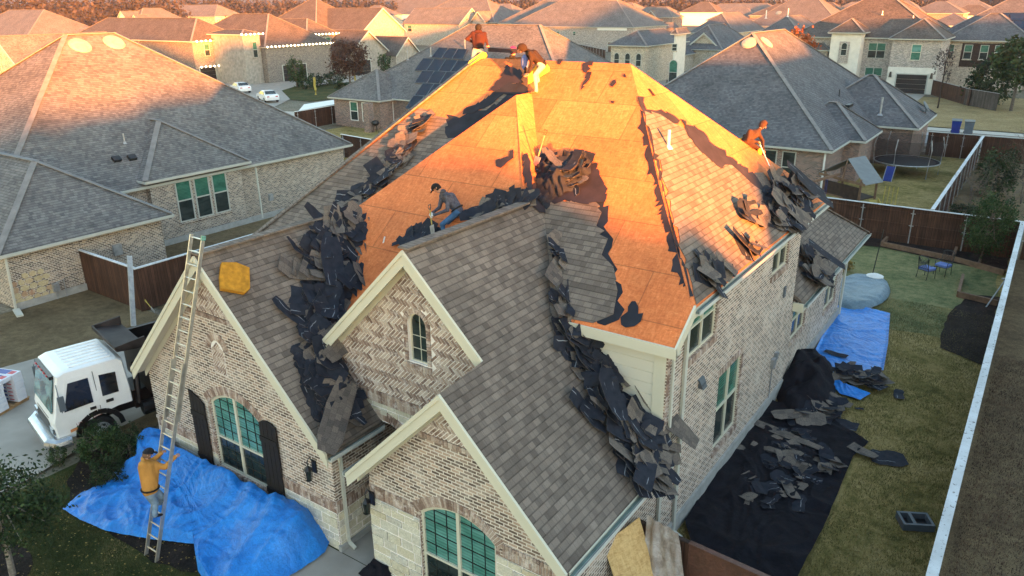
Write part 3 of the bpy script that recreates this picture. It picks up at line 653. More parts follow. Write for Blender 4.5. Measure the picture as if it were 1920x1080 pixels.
def band(fr, u0, u1, z, skip=None):
    for a, b in ([(u0, u1)] if not skip else [(u0, skip[0]), (skip[1], u1)]):
        face_plate(fr, [(a, z-0.32), (b, z-0.32), (b, z), (a, z)], 0.005); soldier(lb, fr, a, b, z-0.09, 0.085, 0.08, 0.035); soldier(lb, fr, a, b, z-0.32, 0.215, 0.075, 0.014)
band(g1, 0, g1w, 1.36, (w1[0]-0.02, w1[1]+0.02)); band(g3, 0, g3w, 2.38, (w3[0]-0.16, w3[1]+0.16))
for a, b in ((0, w1[0]), (w1[1], g1w)): face_plate(g1, [(a, -0.2), (b, -0.2), (b, 1.03), (a, 1.03)], 0.01); ashlar(st, g1, a, b, 0.0, 1.03, int(a*7)+1)
face_plate(g1, [(w1[0], -.2), (w1[1], -.2), (w1[1], 0.55), (w1[0], 0.55)], 0.01); ashlar(st, g1, w1[0], w1[1], 0, 0.58, 5)
for a, b in ((-0.03, w3[0]-0.02), (w3[1]+0.02, g3w)): face_plate(g3, [(a, -0.2), (b, -0.2), (b, 2.05), (a, 2.05)], 0.02); ashlar(st, g3, a, b, 0.0, 2.06, int(a*7)+11, 0.045)
# G3 peak
pk3 = [(1.42, 4.18), (3.32, 4.18), (2.37, 5.12)]; face_plate(g3, pk3, 0.004); herring(lb, g3, pk3); soldier(lb, g3, 1.3, 3.45, 4.06, 0.11, 0.11, 0.03)
# G2: herringbone field
f2 = [(0.0, 3.68), (4.0, 3.68), (4.0, 5.4), (2.48, 7.12), (0.0, 4.72)]; fp = [(0, 3.68), (4.2, 3.68), (4.4, 5.1), (2.48, 7.1), (0.02, 4.7)]
hole = [(2.07, 4.57), (2.85, 4.57)]+arcpts(2.07, 2.85, 5.62, 0.40); herring(lb, g2, fp, [hole])
uc, zc, r, a = seg(w2); archbricks(lb, g2, uc, zc, r+0.005, math.pi/2+a, math.pi/2-a, 0.11, 0.07, 0.03)
for k in range(13):
    z = 4.74+k*0.075
    for u in (w2[0]-0.115, w2[1]+0.01): brickpoly(lb, g2, [(u, z), (u+0.105, z), (u+0.105, z+0.063), (u, z+0.063)], 0.028)
soldier(lb, g2, w2[0]-0.12, w2[1]+0.12, 4.58, 0.12, 0.075, 0.06)
band(g2, 0, 4.0, 3.68); face_plate(g2, [(0, 2.9), (2.9, 2.9), (2.9, 3.37), (0, 3.37)], 0.006); ashlar(st, g2, 0, 2.9, 3.08, 3.38, 31)
pc = [(0.0, 2.6), (0.5, 2.6), (0.5, 3.08), (0, 3.08)]; ashlar(st, g2, 0, 0.52, 2.5, 3.08, 33); ashlar(st, g2, 2.1, 2.7, 2.3, 3.08, 34); face_plate(g2, [(0.0, 0), (0.52, 0), (0.52, 2.9), (0, 2.9)], 0.004)
hp = 0.725; rr = (hp*hp+0.25)/(1.0); ap = math.asin(min(1, hp/rr)); archbricks(lb, g2, 1.275, 2.95-rr, rr+0.005, math.pi/2+ap+0.1, math.pi/2-ap-0.1, 0.24, 0.06, 0.03)
# inner side walls of the entry court, soldier course and stone foot wrap the corner
e1 = Fr((-11.72, 9.65, 0), (0, 1, 0), (1, 0, 0)); band(e1, 0, 1.35, 1.36); face_plate(e1, [(0, -.2), (1.35, -.2), (1.35, 1.03), (0, 1.03)], 0.01); ashlar(st, e1, 0, 1.35, 0, 1.03, 41)
# brick surrounds of the side windows
for a, b, z0, z1, _, _ in wr:
    u0, u1 = a-Y0, b-Y0; soldier(lb, rt, u0-0.08, u1+0.08, z0-0.17, 0.16, 0.075, 0.05); z = z0
    while z < z1-0.05: brickpoly(lb, rt, [(u1+0.01, z), (u1+0.12+0.05*(int(z*13.4) % 2), z), (u1+0.12+0.05*(int(z*13.4) % 2), z+0.062), (u1+0.01, z+0.062)], 0.02); z += 0.075
    if z1 < 4: soldier(lb, rt, u0-0.1, u1+0.1, z1+0.01, 0.18, 0.075, 0.02)
z = 3.2
while z < 5.3: brickpoly(lb, rt, [(4.0, z), (4.12, z), (4.12, z+0.062), (4.0, z+0.062)], 0.014); z += 0.075
db.build('mortar_bed', None, HS); lb.build('brick_dressing', None, HS); st.build('stone_facing', None, HS)
ft = MB().use('footing'); ft.box(XR-0.02, XR+0.07, 9.6, 30.6, -0.1, 0.42); ft.box(-11.74, -11.64, 9.6, 11, -0.1, 0.16); ft.build('footing', None, HS)
# windows
window(HS, g1, *w1[:4], w1[4], 2, 0.42, 'glass_teal', 'glass_dark', (3, 4))
window(HS, g3, *w3[:4], w3[4], 2, 0.40, 'glass_teal', 'glass_dark', (3, 4))
window(HS, g2, *w2[:4], w2[4], 1, 0, 'glass_dark', 'glass_dark', (2, 2), -0.12, 0.03, griddark=False)
for i, (a, b, z0, z1, _, _) in enumerate(wr):
    window(HS, rt, a-Y0, b-Y0, z0, z1, 0, 2, 0.52, 'glass_green', 'glass_dark', None, -0.08, 0.05)
# shutters
def shutter(u0, u1, z0, z1, hi_left):
    m = MB(); n = 4
    for k in range(n):
        a, b = u0+(u1-u0)*k/n+0.006, u0+(u1-u0)*(k+1)/n-0.006
        za, zb = (z1+0.28*(1-(k)/n)**0.7, z1+0.28*(1-(k+1)/n)**0.7) if hi_left else (z1+0.12*math.sin(math.pi*(k/n)), z1+0.12*math.sin(math.pi*(k+1)/n))
        pris(m, g1, [(a, z0), (b, z0), (b, zb), (a, za)], 0.03, 0.07)
    for z in (z0+0.3, z0+(z1-z0)*0.78): pris(m, g1, [(u0, z), (u1, z), (u1, z+0.14), (u0, z+0.14)], 0.07, 0.095)
    m.build('shutter', 'shutter_black', HS)
shutter(1.9, 2.5, 0.45, 2.45, True); shutter(4.72, 5.34, 0.45, 2.68, False)
# rake boards, soffits, fascias and gutters
def rake(xl, zl, xp, zp, xr, zr, yf, yw, skipr=False):
    m = MB().use('trim'); h = 0.27
    for (x0, z0, x1, z1, on_) in ((xl, zl, xp, zp, 1), (xp, zp, xr, zr, 1)):
        s1 = (z1-z0)/(x1-x0)
        m.prism([(x0, yf, z0-0.005), (x1, yf, z1-0.005), (x1, yf, z1-h-0.08), (x0, yf, z0-h-0.08)], (0, -0.03, 0))
        m.prism([(x0, yf-0.03, z0-0.005), (x1, yf-0.03, z1-0.005), (x1, yf-0.03, z1-0.11), (x0, yf-0.03, z0-0.11)], (0, -0.025, 0))
        m.prism([(x0, yf, z0-0.19), (x1, yf, z1-0.19), (x1, yf, z1-0.23), (x0, yf, z0-0.23)], (0, yw-yf+0.01, 0))
        m.prism([(x0, yw-0.01, z0-0.19), (x1, yw-0.01, z1-0.19), (x1, yw-0.01, z1-0.40), (x0, yw-0.01, z0-0.40)], (0, -0.022, 0))
    m.build('rake_board', None, HS)
rake(-18.98, zQ(-11.42), -15.2, zQ(-15.2), -11.42, zQ(-11.42), 9.3, 9.65)
rake(-10.85, zP(-8.13)-2.69, -8.13, zP(-8.13), -5.4, zP(-5.4), 9.3, 9.6)
rake(-12.8, zP(-10.15)-2.6, -10.15, zP(-10.15), -8.18, zP(-8.18), 10.7, 11.0)
fb = MB().use('trim')
fb.box(-9.2, -5.3, 13.28, 13.33, 5.18, 5.42); fb.box(-9.2, -5.3, 13.33, 13.6, 5.22, 5.25)
fb.prism([(-5.3, 13.3, 5.42), (-5.3, 14.2, 6.06), (-5.3, 14.2, 5.80), (-5.3, 13.3, 5.16)], (-0.05, 0, 0)); fb.prism([(-5.35, 13.33, 5.25), (-5.35, 14.1, 5.84), (-5.6, 14.1, 5.84), (-5.6, 13.33, 5.25)], (0, 0, -0.02))
fb.box(-5.88, -5.62, 13.56, 13.6, 3.0, 5.2)
fb.box(-5.36, -5.33, 14.1, 25.1, 5.74, 5.95); fb.box(-5.6, -5.36, 14.1, 25.0, 5.74, 5.77); fb.box(-5.42, -5.38, 9.35, 13.6, 2.5, 2.66)
fb.box(-5.32, -5.28, 23.5, 32.9, 2.72, 2.92); fb.box(-5.6, -5.32, 23.5, 32.9, 2.72, 2.75); fb.box(-14.9, -5.3, 32.86, 32.92, 2.72, 2.92)
fb.box(-5.6, -5.28, 23.42, 23.5, 2.72, 3.0)
fb.build('fascia', None, HS)
def gutter(a, b, side):
    a, b, sd_ = V(a), V(b), V(side); m = MB().use('gutter')
    w = 0.12; up = V((0, 0, 0.1)); o = sd_*w
    m.bar(a+o*0.5-up*0.9, b+o*0.5-up*0.9, w, 0.02); m.bar(a+o-up*0.4, b+o-up*0.4, 0.02, 0.1); m.bar(a+o, b+o, 0.035, 0.02)
    m.use('gutter_inside'); m.bar(a+o*0.45-up*0.55, b+o*0.45-up*0.55, w*0.8, 0.012)
    return m.build('gutter', None, HS)
gutter((-5.38, 9.3, 2.66), (-5.38, 13.6, 2.66), (1, 0, 0)); gutter((-5.33, 14.2, 5.95), (-5.33, 25.1, 5.95), (1, 0, 0)); gutter((-5.28, 23.5, 2.98), (-5.28, 32.9, 2.98), (1, 0, 0))
gutter((-10.86, 9.3, 2.63), (-10.86, 10.95, 2.63), (-1, 0, 0)); gutter((-11.42, 9.3, 2.85), (-11.42, 10.95, 2.85), (1, 0, 0))
def dspout(pts, w=0.075): 
    m = MB()
    for a, b in zip(pts, pts[1:]): m.bar(a, b, w, w, (0.3, 0.95, 0.1))
    m.build('downspout', 'downspout', HS)
dspout([(-5.52, 13.75, 5.3), (-5.52, 13.75, 4.6), (-5.53, 13.8, 2.9)], 0.05)
dspout([(-5.28, 14.45, 5.85), (-5.53, 14.45, 5.6), (-5.53, 14.45, 0.15), (-5.3, 14.45, 0.05)])
dspout([(-5.3, 13.5, 2.6), (-5.53, 13.5, 2.4), (-5.53, 13.5, 0.15)])
dspout([(-11.3, 9.85, 2.8), (-11.66, 9.85, 2.5), (-11.66, 9.85, 0.15), (-11.45, 9.85, 0.05)]); dspout([(-5.3, 30.75, 2.9), (-5.53, 30.75, 2.7), (-5.53, 30.75, 0.1)])
# little louvre hood, meter box, vents on the side wall
m = MB(); m.prism([(XR, 15.45, 3.72), (XR, 15.75, 3.72), (XR+0.1, 15.72, 3.5), (XR+0.1, 15.48, 3.5)], (0.05, 0, -0.02)); m.box(XR, XR+0.13, 15.5, 15.7, 3.48, 3.6); m.build('wall_vent', 'grey_plastic', HS)
m = MB(); m.box(XR, XR+0.05, 22.05, 22.2, 3.62, 3.95); m.build('wall_vent', 'grey_plastic', HS)
m = MB(); m.box(XR, XR+0.1, 21.6, 21.85, 1.45, 1.75); m.box(XR, XR+0.08, 21.9, 22.1, 1.6, 1.85); m.tube([(XR+0.04, 21.7, 1.45), (XR+0.04, 21.7, 0.4)], 0.02, 6); m.build('utility_box', 'galvanised', HS)
# coach lanterns
def lantern(x, y, z):
    m = MB(); m.box(x-0.07, x+0.07, y-0.03, y, z-0.22, z+0.1); m.tube([(x, y-0.03, z+0.05), (x, y-0.13, z+0.24), (x, y-0.2, z+0.16), (x, y-0.2, z+0.05)], 0.014, 6)
    m.tube([(x, y-0.2, z+0.05), (x, y-0.2, z), (x, y-0.2, z-0.04)], [0.02, 0.07, 0.11], 6); m.tube([(x, y-0.2, z-0.33), (x, y-0.2, z-0.37)], [0.07, 0.02], 6)
    for k in range(6): a = k*math.pi/3; m.bar((x+0.1*math.cos(a), y-0.2+0.1*math.sin(a), z-0.04), (x+0.068*math.cos(a), y-0.2+0.068*math.sin(a), z-0.33), 0.012, 0.012)
    o = m.build('lantern', 'black_metal', HS); g = MB(); g.tube([(x, y-0.2, z-0.05), (x, y-0.2, z-0.32)], [0.085, 0.058], 6); g.build('glass', 'glass_dark', o)
lantern(-12.32, 9.65, 2.15); lantern(-10.4, 9.55, 2.12)
# plumbing vent on the right slope
v0 = onp(1253, 277, *plD); m = MB(); m.tube([v0, v0+V((0, 0, 0.45))], 0.045, 8); m.tube([v0+V((0, 0, -0.03)), v0+V((0, 0, 0.07))], [0.13, 0.05], 8); m.build('vent_pipe', 'white_plastic', HS)
ground('hill_scrub', [(0.3, (0.05, 0.035, 0.035)), (0.5, (0.09, 0.06, 0.06)), (0.7, (0.14, 0.10, 0.09))], 0.02, 0.2, 2, 0.0)
# ---------------------------------------------------------------- ground, lawns, paving, streets
def flat(name, pts, z, mat, kind='structure', **k):
    m = MB(); m.face([(x, y, z) for x, y in (pts if sum(a[0]*b[1]-b[0]*a[1] for a, b in zip(pts, pts[1:]+pts[:1])) > 0 else pts[::-1])]); o = m.build(name, mat, kind=kind, **k); return o
def rect(x0, x1, y0, y1): return [(x0, y0), (x1, y0), (x1, y1), (x0, y1)]
def wob(pts, amp, step, seed):
    rd = random.Random(seed); out = []
    for i, a in enumerate(pts):
        b = pts[(i+1) % len(pts)]; L = math.dist(a, b); n = max(1, int(L/step)); px, py = (b[1]-a[1])/L, -(b[0]-a[0])/L
        for j in range(n):
            t = j/n; o = rd.uniform(-amp, amp) if j else 0; out.append((a[0]+(b[0]-a[0])*t+px*o, a[1]+(b[1]-a[1])*t+py*o))
    return out
flat('ground', rect(-1500, 1500, -400, 2500), -0.06, 'town_ground')
flat('lawn', rect(-5.6, -0.25, 9.5, 42.9), 0.0, 'grass_yard')
flat('lawn', wob(rect(-15, -0.4, 30.5, 42.8), 0.3, 1.0, 2), 0.004, 'grass_pale')
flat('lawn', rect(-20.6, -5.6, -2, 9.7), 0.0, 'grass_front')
flat('lawn', rect(-34.4, -20.6, 9.7, 15.6), 0.0, 'grass_dry')
flat('lawn', rect(-38.3, -29.7, 15.7, 46), 0.0, 'grass_dry')
flat('lawn', rect(-29.6, -15, 16, 42.9), 0.0, 'grass_dry')
flat('lawn', rect(-0.2, 14, 5, 42.9), -0.01, 'bare_strip')
flat('lawn', rect(-60, -4.1, 43, 69.5), 0.0, 'grass_yard')
flat('lawn', rect(-4.0, 30, 43, 69.5), 0.0, 'grass_dry')
flat('lawn', rect(-60, -12, 86, 112), 0.0, 'grass_straw'); flat('lawn', rect(-12, 40, 86, 116), 0.004, 'grass_straw')
flat('street', rect(-60, 60, 73.5, 82.0), 0.0, 'street'); flat('sidewalk', rect(-60, 60, 83.2, 85.2), 0.03, 'kerb'); flat('sidewalk', rect(-60, 60, 70.8, 72.4), 0.03, 'kerb')
k = MB(); k.box(-60, 60, 82.0, 82.25, -0.05, 0.12); k.box(-60, 60, 73.2, 73.45, -0.05, 0.12); k.build('kerb', 'kerb', kind='structure')
flat('driveway', [(-20.4, 85.3), (-13.6, 85.3), (-14.2, 116.5), (-20.6, 116.5)], 0.012, 'concrete')
flat('driveway', [(-60, 60), (-50, 55), (-40, 90), (-52, 118)], 0.014, 'concrete')
flat('driveway', [(-33, -2), (-20.6, -2), (-20.9, 7.0), (-21.4, 9.0), (-21.8, 16), (-27.5, 16), (-29.5, 7)], 0.006, 'concrete')
flat('path', [(-11.75, 9.6), (-10.45, 9.6), (-10.45, 11.0), (-11.75, 11.0)], 0.02, 'concrete'); flat('path', [(-12.1, 9.58), (-12.6, 5), (-10.9, 5), (-10.45, 9.58)], 0.02, 'concrete')
flat('planting_bed', wob([(-20.9, 9.6), (-20.8, 8.3), (-19.9, 7.4), (-18.6, 6.9), (-15.0, 6.9), (-13.8, 7.3), (-12.3, 7.2), (-12.2, 9.6)], 0.07, 0.4, 4), 0.02, 'mulch')
flat('planting_bed', wob([(-10.4, 9.5), (-10.4, 8.6), (-5.6, 8.6), (-5.6, 9.5)], 0.07, 0.5, 5), 0.02, 'mulch')
flat('planting_bed', wob([(-0.35, 36.6), (-1.5, 36.2), (-1.9, 33.5), (-1.9, 31.3), (-1.75, 29.6), (-1.0, 29.2), (-0.35, 28.8)], 0.06, 0.4, 6), 0.03, 'mulch')
flat('planting_bed', wob([(-13, 42.8), (-13, 41.2), (-7.3, 41.0), (-5.9, 41.4), (-2.7, 40.6), (-0.4, 40.2), (-0.4, 42.8)], 0.05, 0.5, 7), 0.03, 'mulch')
tr = [( -17.9+1.15*math.cos(a), 4.6+0.9*math.sin(a)) for a in [i*math.pi/10 for i in range(20)]]
flat('tree_ring', wob(tr, 0.08, 0.3, 8), 0.02, 'mulch')
flat('patio', rect(-15, -4.9, 30.3, 35.8), 0.05, 'concrete')
# far streets and drives in front of the houses on the left
flat('street', [(-112, 40), (-92, 45), (-62, 58), (-66, 63), (-95, 55), (-118, 52)], 0.0, 'kerb')
G5 = [onz(*q) for q in ((505, 205), (560, 178), (640, 165), (700, 150), (760, 130), (640, 120), (500, 150), (400, 158))]
flat('driveway', [(p.x, p.y) for p in G5], 0.006, 'concrete')
G6 = [onz(*q) for q in ((528, 170), (545, 187), (580, 190), (660, 182), (700, 168), (690, 150), (600, 160), (560, 160))]
flat('lawn', [(p.x, p.y) for p in G6], 0.02, 'grass_front')
G7 = [onz(*q) for q in ((560, 208), (660, 190), (700, 186), (700, 182), (655, 183), (570, 196))]
flat('sidewalk', [(p.x, p.y) for p in G7], 0.03, 'trim_white')

# ---------------------------------------------------------------- neighbours
class House:
    def __init__(s, label, name='brick_house', wall='brick_buff', roof='shingle_grey', trim='gutter_board', group=None, loc=None, ov=0.4):
        s.root = wthing(name, label, 'house', loc or (0, 0, 0), group); s.wall, s.roof, s.trim, s.ov = wall, roof, trim, ov
    def vol(s, x0, x1, y0, y1, ez, sl, kind='hip', base=0.0, wall=None, roof=None, cap=True, gablemat=None):
        o = s.ov; r = MB().use(roof or s.roof); w = MB().use(wall or s.wall); t = MB().use(s.trim); hx, hy = (x1-x0)/2, (y1-y0)/2; cx, cy = (x0+x1)/2, (y0+y1)/2
        cpm = MB().use('cap_pale'); C = [V((x0, y0, ez)), V((x1, y0, ez)), V((x1, y1, ez)), V((x0, y1, ez))]
        if kind == 'hip':
            h = min(hx, hy); z = ez+h*sl
            a, b = (V((x0+h, cy, z)), V((x1-h, cy, z))) if hx >= hy else (V((cx, y0+h, z)), V((cx, y1-h, z)))
            if hx >= hy: F = [[C[0], C[1], b, a], [C[1], C[2], b], [C[2], C[3], a, b], [C[3], C[0], a]]
            else: F = [[C[0], C[1], a], [C[1], C[2], b, a], [C[2], C[3], b], [C[3], C[0], a, b]]
            for f in F: slab(r, f if (f[-1]-f[-2]).length > 0.01 else f[:-1], 0.1)
            caps(cpm, [C[0], a], 0.28); caps(cpm, [C[1], b if hx >= hy else a], 0.28); caps(cpm, [C[2], b], 0.28)
            if (b-a).length > 0.3: caps(cpm, [a, b], 0.28)
            w.box(x0+o, x1-o, y0+o, y1-o, base, ez-0.02); top = z
        elif kind == 'gx':
            z = ez+hy*sl; a, b = V((x0, cy, z)), V((x1, cy, z)); slab(r, [C[0], C[1], b, a], 0.1); slab(r, [C[2], C[3], a, b], 0.1)
            zz = ez-0.1-0.02
            w.prism([(x0+o, y0+o, base), (x0+o, y0+o, zz+o*sl), (x0+o, cy, z-0.14), (x0+o, y1-o, zz+o*sl), (x0+o, y1-o, base)], (x1-x0-2*o, 0, 0)); top = z
            for X, q in ((x1, 0.06), (x0, -0.06)):
                for ya, yb in ((y0, cy), (y1, cy)): t.prism([(X, ya, ez), (X, yb, z), (X, yb, z-0.3), (X, ya, ez-0.3)], (q, 0, 0))
            caps(cpm, [a, b], 0.28)
        else:
            z = ez+hx*sl; a, b = V((cx, y0, z)), V((cx, y1, z)); slab(r, [C[1], C[2], b, a], 0.1); slab(r, [C[3], C[0], a, b], 0.1); zz = ez-0.12
            w.prism([(x0+o, y0+o, base), (x1-o, y0+o, base), (x1-o, y0+o, zz+o*sl), (cx, y0+o, z-0.14), (x0+o, y0+o, zz+o*sl)], (0, y1-y0-2*o, 0)); top = z
            for xa, xb in ((x0, cx), (x1, cx)): t.prism([(xa, y0, ez), (xb, y0, z), (xb, y0, z-0.3), (xa, y0, ez-0.3)], (0, -0.06, 0))
            caps(cpm, [a, b], 0.28)
        rr = r.build('roof', None, s.root); w.build('wall', None, s.root)
        if cap: cpm.build('ridge_cap', None, rr)
        if kind == 'hip':
            for f in ((x0-0.06, x1+0.06, y0-0.08, y0-0.02), (x0-0.06, x1+0.06, y1+0.02, y1+0.08)): t.box(f[0], f[1], f[2], f[3], ez-0.15, ez-0.03)
            for f in ((x0-0.08, x0-0.02), (x1+0.02, x1+0.08)): t.box(f[0], f[1], y0-0.02, y1+0.02, ez-0.15, ez-0.03)
            t.box(x0, x1, y0, y1, ez-0.19, ez-0.15)
        if kind == 'hip': t.build('eave_board', None, s.root)
        else:
            h_ = len(t.f)//2
            for a_ in (0, 1):
                q = MB().use(s.trim)
                for f_ in t.f[a_*h_:(a_+1)*h_]: q.face([t.v[i] for i in f_])
                q.build('eave_board', None, s.root)
        return top
    def win(s, side, c, pos, z0, w, h, glass='glass_green', low='glass_dark', cols=1, rise=0, frame=None):
        "side '-y' or '+x'; c: centre along the wall; pos: wall plane"
        fr = Fr((c-w/2, pos, 0), (1, 0, 0), (0, -1, 0)) if side == '-y' else Fr((pos, c-w/2, 0), (0, 1, 0), (1, 0, 0))
        sw = window(s.root, fr, 0, w, z0, z0+h, rise, cols, 0.5, glass, low, None, 0.0, 0.07, frame or s.trim)
        m = MB(); pris(m, fr, [(-0.08, z0-0.12), (w+0.08, z0-0.12), (w+0.08, z0), (-0.08, z0)], 0, 0.07); m.build('sill', s.wall, sw)
        return sw
    def blk(s, name, mat, *b):
        m = MB(); m.box(*b); return m.build(name, mat, s.root)
    def door(s, side, c, pos, w, h, mat='garage_door', z=0.02):
        fr = Fr((c-w/2, pos, z), (1, 0, 0), (0, -1, 0)) if side == '-y' else Fr((pos, c-w/2, z), (0, 1, 0), (1, 0, 0))
        m = MB(); n = 4
        for i in range(n): pris(m, fr, [(0, h*i/n+0.015), (w, h*i/n+0.015), (w, h*(i+1)/n-0.015), (0, h*(i+1)/n-0.015)], 0.0, 0.05)
        o = m.build('garage_door', mat, s.root); f = MB()
        for a, b in ((-0.15, 0), (w, w+0.15)): pris(f, fr, [(a, 0), (b, 0), (b, h+0.12), (a, h+0.12)], 0, 0.07)
        pris(f, fr, [(0, h), (w, h), (w, h+0.12), (0, h+0.12)], 0, 0.07); f.build('frame', s.trim, o); return o
    def vent(s, p, n=0.45, mat='trim_white', r=0.06):
        m = MB(); p = V(p); m.tube([p, p+V((0, 0, n))], r, 8); m.tube([p-V((0, 0, 0.05)), p+V((0, 0, 0.08))], [r*3, r*1.2], 8); m.build('vent_pipe', mat, s.root)
    def dome(s, p, nrm, r=0.42):
        T = V(nrm).normalized().to_track_quat('Z', 'Y').to_matrix().to_4x4(); m = MB(); m.ell(p, r, r, 0.16, 16, 6, T); m.build('roof_vent', 'wood_raw' if False else 'vent_tan', s.root)
plain('vent_tan', (0.45, 0.37, 0.27), 0.6)
# left neighbour
h = House('large brick house left of the work site, broad hip roof with two round vents', wall='brick_neighbour', roof='shingle_grey', loc=(-46, 24, 0))
h.vol(-56.7, -37.8, 13.8, 35.6, 3.25, 0.76); h.vol(-47, -33.9, 12.2, 19.95, 2.58, 0.72); h.vol(-45, -37.45, 20.9, 27.3, 3.55, 0.76)
zb = lambda x: 3.25+0.76*(-37.8-x)
for q in ((150, 85), (214, 79)): p = onp(q[0], q[1], (0.76, 0, 1), 3.25-0.76*37.8); h.dome(p, (0.76, 0, 1), 0.62)
for q in ((234, 268),): h.vent(onp(*q, (0.76, 0, 1), 3.25-0.76*37.8), 0.5, 'galvanised', 0.04)
for q in ((218, 300), (247, 297)):
    p = onp(*q, (0.76, 0, 1), 3.25-0.76*37.8); m = MB(); m.box(-0.16, 0.16, -0.2, 0.2, 0, 0.16, Matrix.Translation(p) @ Matrix.Rotation(0.65, 4, 'Y')); m.build('roof_vent', 'black_metal', h.root)
for i in range(3): h.win('+x', 23.15+i*1.12, -37.85, 0.88, 0.95, 2.35, 'glass_green')
fr = Fr((-34.3, 12.2, 0), (0, 1, 0), (1, 0, 0)); m = MB().use('flagstone'); rd = random.Random(5)
for r in range(5):
    u = 0.35
    while u < 1.75-0.1*r*0.4:
        w = rd.uniform(0.28, 0.5); z = 0.2+r*0.26; c = (u+w/2, z+0.13); m.rnd = rd.random(); n = 6
        if not (r == 4 and u < 0.6): brickpoly(m, fr, [(c[0]+(w/2-0.02)*math.cos(t)*rd.uniform(.85, 1.15), c[1]+0.125*math.sin(t)*rd.uniform(.85, 1.2)) for t in [k*2*math.pi/n+0.3 for k in range(n)]], 0.03)
        u += w*0.92
m.build('flagstone_patch', None, h.root)
m = MB(); m.box(-34.3, -34.1, 14.1, 14.35, 0.35, 0.7); m.tube([(-34.2, 14.2, 0.35), (-34.2, 14.2, 0)], 0.03, 6); m.tube([(-34.2, 14.2, 0.7), (-34.2, 14.6, 0.8), (-34.2, 14.6, 0.0)], 0.02, 6); m.build('gas_meter', 'galvanised', h.root)
h.blk('utility_box', 'galvanised', -34.3, -34.15, 17.0, 17.4, 1.2, 1.7); h.blk('utility_box', 'galvanised', -37.4, -37.25, 28.2, 28.5, 1.0, 1.4)
m = MB(); m.bar((-33.95, 12.5, 2.5), (-34.2, 12.5, 0.1), 0.08, 0.08, (0, 1, 0)); m.bar((-34.2, 12.5, 0.08), (-33.4, 12.3, 0.03), 0.25, 0.08); m.build('downspout', 'downspout', h.root); m = MB(); m.bar((-37.4, 27.6, 3.1), (-37.35, 27.6, 0.1), 0.08, 0.08, (0, 1, 0)); m.build('downspout', 'downspout', h.root)
m = MB().use('footing'); m.box(-34.32, -34.22, 12.6, 19.6, 0, 0.3); m.box(-37.42, -37.32, 14, 35.2, 0, 0.3); m.build('footing', None, h.root)
# house with solar panels, behind
h = House('red brick house with blue solar panels on its grey roof, behind the work site', wall='brick_red', roof='shingle_grey', loc=(-48, 67, 0))
h.vol(-61.5, -33.7, 57.5, 76.5, 3.0, 0.71); h.vol(-61.9, -54.6, 55.6, 63, 2.95, 0.71)
plS = ((0, -0.71, 1), 3.0-0.71*57.5)
rows = [((823, 89), (877, 92), (868, 111), (808, 108), 3), ((793, 109), (881, 114), (868, 135), (777, 132), 4), ((792, 132), (884, 137), (872, 158), (777, 155), 4), ((793, 156), (880, 160), (868, 182), (777, 179), 4), ((775, 179), (860, 184), (850, 206), (760, 203), 4)]
for a, b, c, d, n in rows:
    q = [onp(x, y, (0, -0.71, 1), 3.14-0.71*57.5) for x, y in (a, b, c, d)]
    for i in range(n):
        t0, t1 = (i+0.02)/n, (i+0.98)/n; P = [q[0].lerp(q[1], t0), q[0].lerp(q[1], t1), q[3].lerp(q[2], t1), q[3].lerp(q[2], t0)]
        m = MB().use('solar'); m.face(P[::-1] if (P[1]-P[0]).cross(P[2]-P[0]).z < 0 else P); slab(m, P, 0.04)
        for k in range(4):
            A, B = P[k], P[(k+1) % 4]; m.use('grey_plastic'); m.bar(A+V((0, 0, .005)), B+V((0, 0, .005)), 0.04, 0.04)
        m.build('solar_panel', None, h.root)
p = onz(690, 248); h.blk('porch_column', 'brick_red', p.x-0.35, p.x+0.35, p.y-0.1, p.y+0.6, 0, 2.8)
for c in (-58.6, -56.9): h.win('-y', c, 55.98, 0.7, 1.1, 1.9, 'glass_green', frame='trim_white')
h.win('+x', 58.4, -54.98, 0.7, 1.2, 1.9, 'glass_green', frame='trim_white'); h.win('+x', 60.4, -54.98, 0.7, 1.2, 1.9, 'glass_green', frame='trim_white')
for q in ((765, 112), (808, 105), (872, 92)): h.vent(onp(*q, *plS), 0.9, 'galvanised', 0.06)
# rear right neighbour
h = House('single storey red brick house with steep grey hip roof, behind the trampoline', wall='brick_red', roof='shingle_slate', loc=(-18, 62, 0))
h.vol(-28.2, -11, 51.0, 76, 2.95, 0.77); h.vol(-17, -7.9, 63.5, 72.2, 2.95, 0.75); h.vol(-16, -10.0, 55.8, 61.2, 2.95, 0.77)
for c, w in ((-16.6, 1.25), (-15.1, 1.25), (-13.7, 0.9), (-18.2, 1.25)): h.win('-y', c, 51.4, 0.5, w, 2.1, 'glass_dark')
plH = ((0.77, 0, 1), 2.95-0.77*11)
h.dome(onp(1405, 80, (0, -0.77, 1), 2.95-0.77*51), (0, -0.77, 1), 0.6); h.dome(onp(1437, 79, *plH), (0.77, 0, 1), 0.6)
h.vent(onp(1650, 215, (0, -0.75, 1), 2.95-0.75*63.5), 1.3, 'galvanised', 0.08); h.vent(onp(1573, 180, *plH), 0.5, 'black_metal', 0.04)
p = onp(1592, 200, *plH); m = MB(); m.bar(p+V((0, -0.7, 0.1)), p+V((0, 0.7, 0.1)), 0.3, 0.2); m.build('roof_vent', 'black_metal', h.root)
p = onp(1735, 213, (0.75, 0, 1), 2.95-0.75*7.9); m = MB(); T = Matrix.Translation(p+V((0, 0, 0.55))) @ Matrix.Rotation(1.0, 4, 'Y'); m.ell((0, 0, 0), 0.5, 0.6, 0.08, 12, 6); m.v = [tuple(T @ V(v)) for v in m.v]
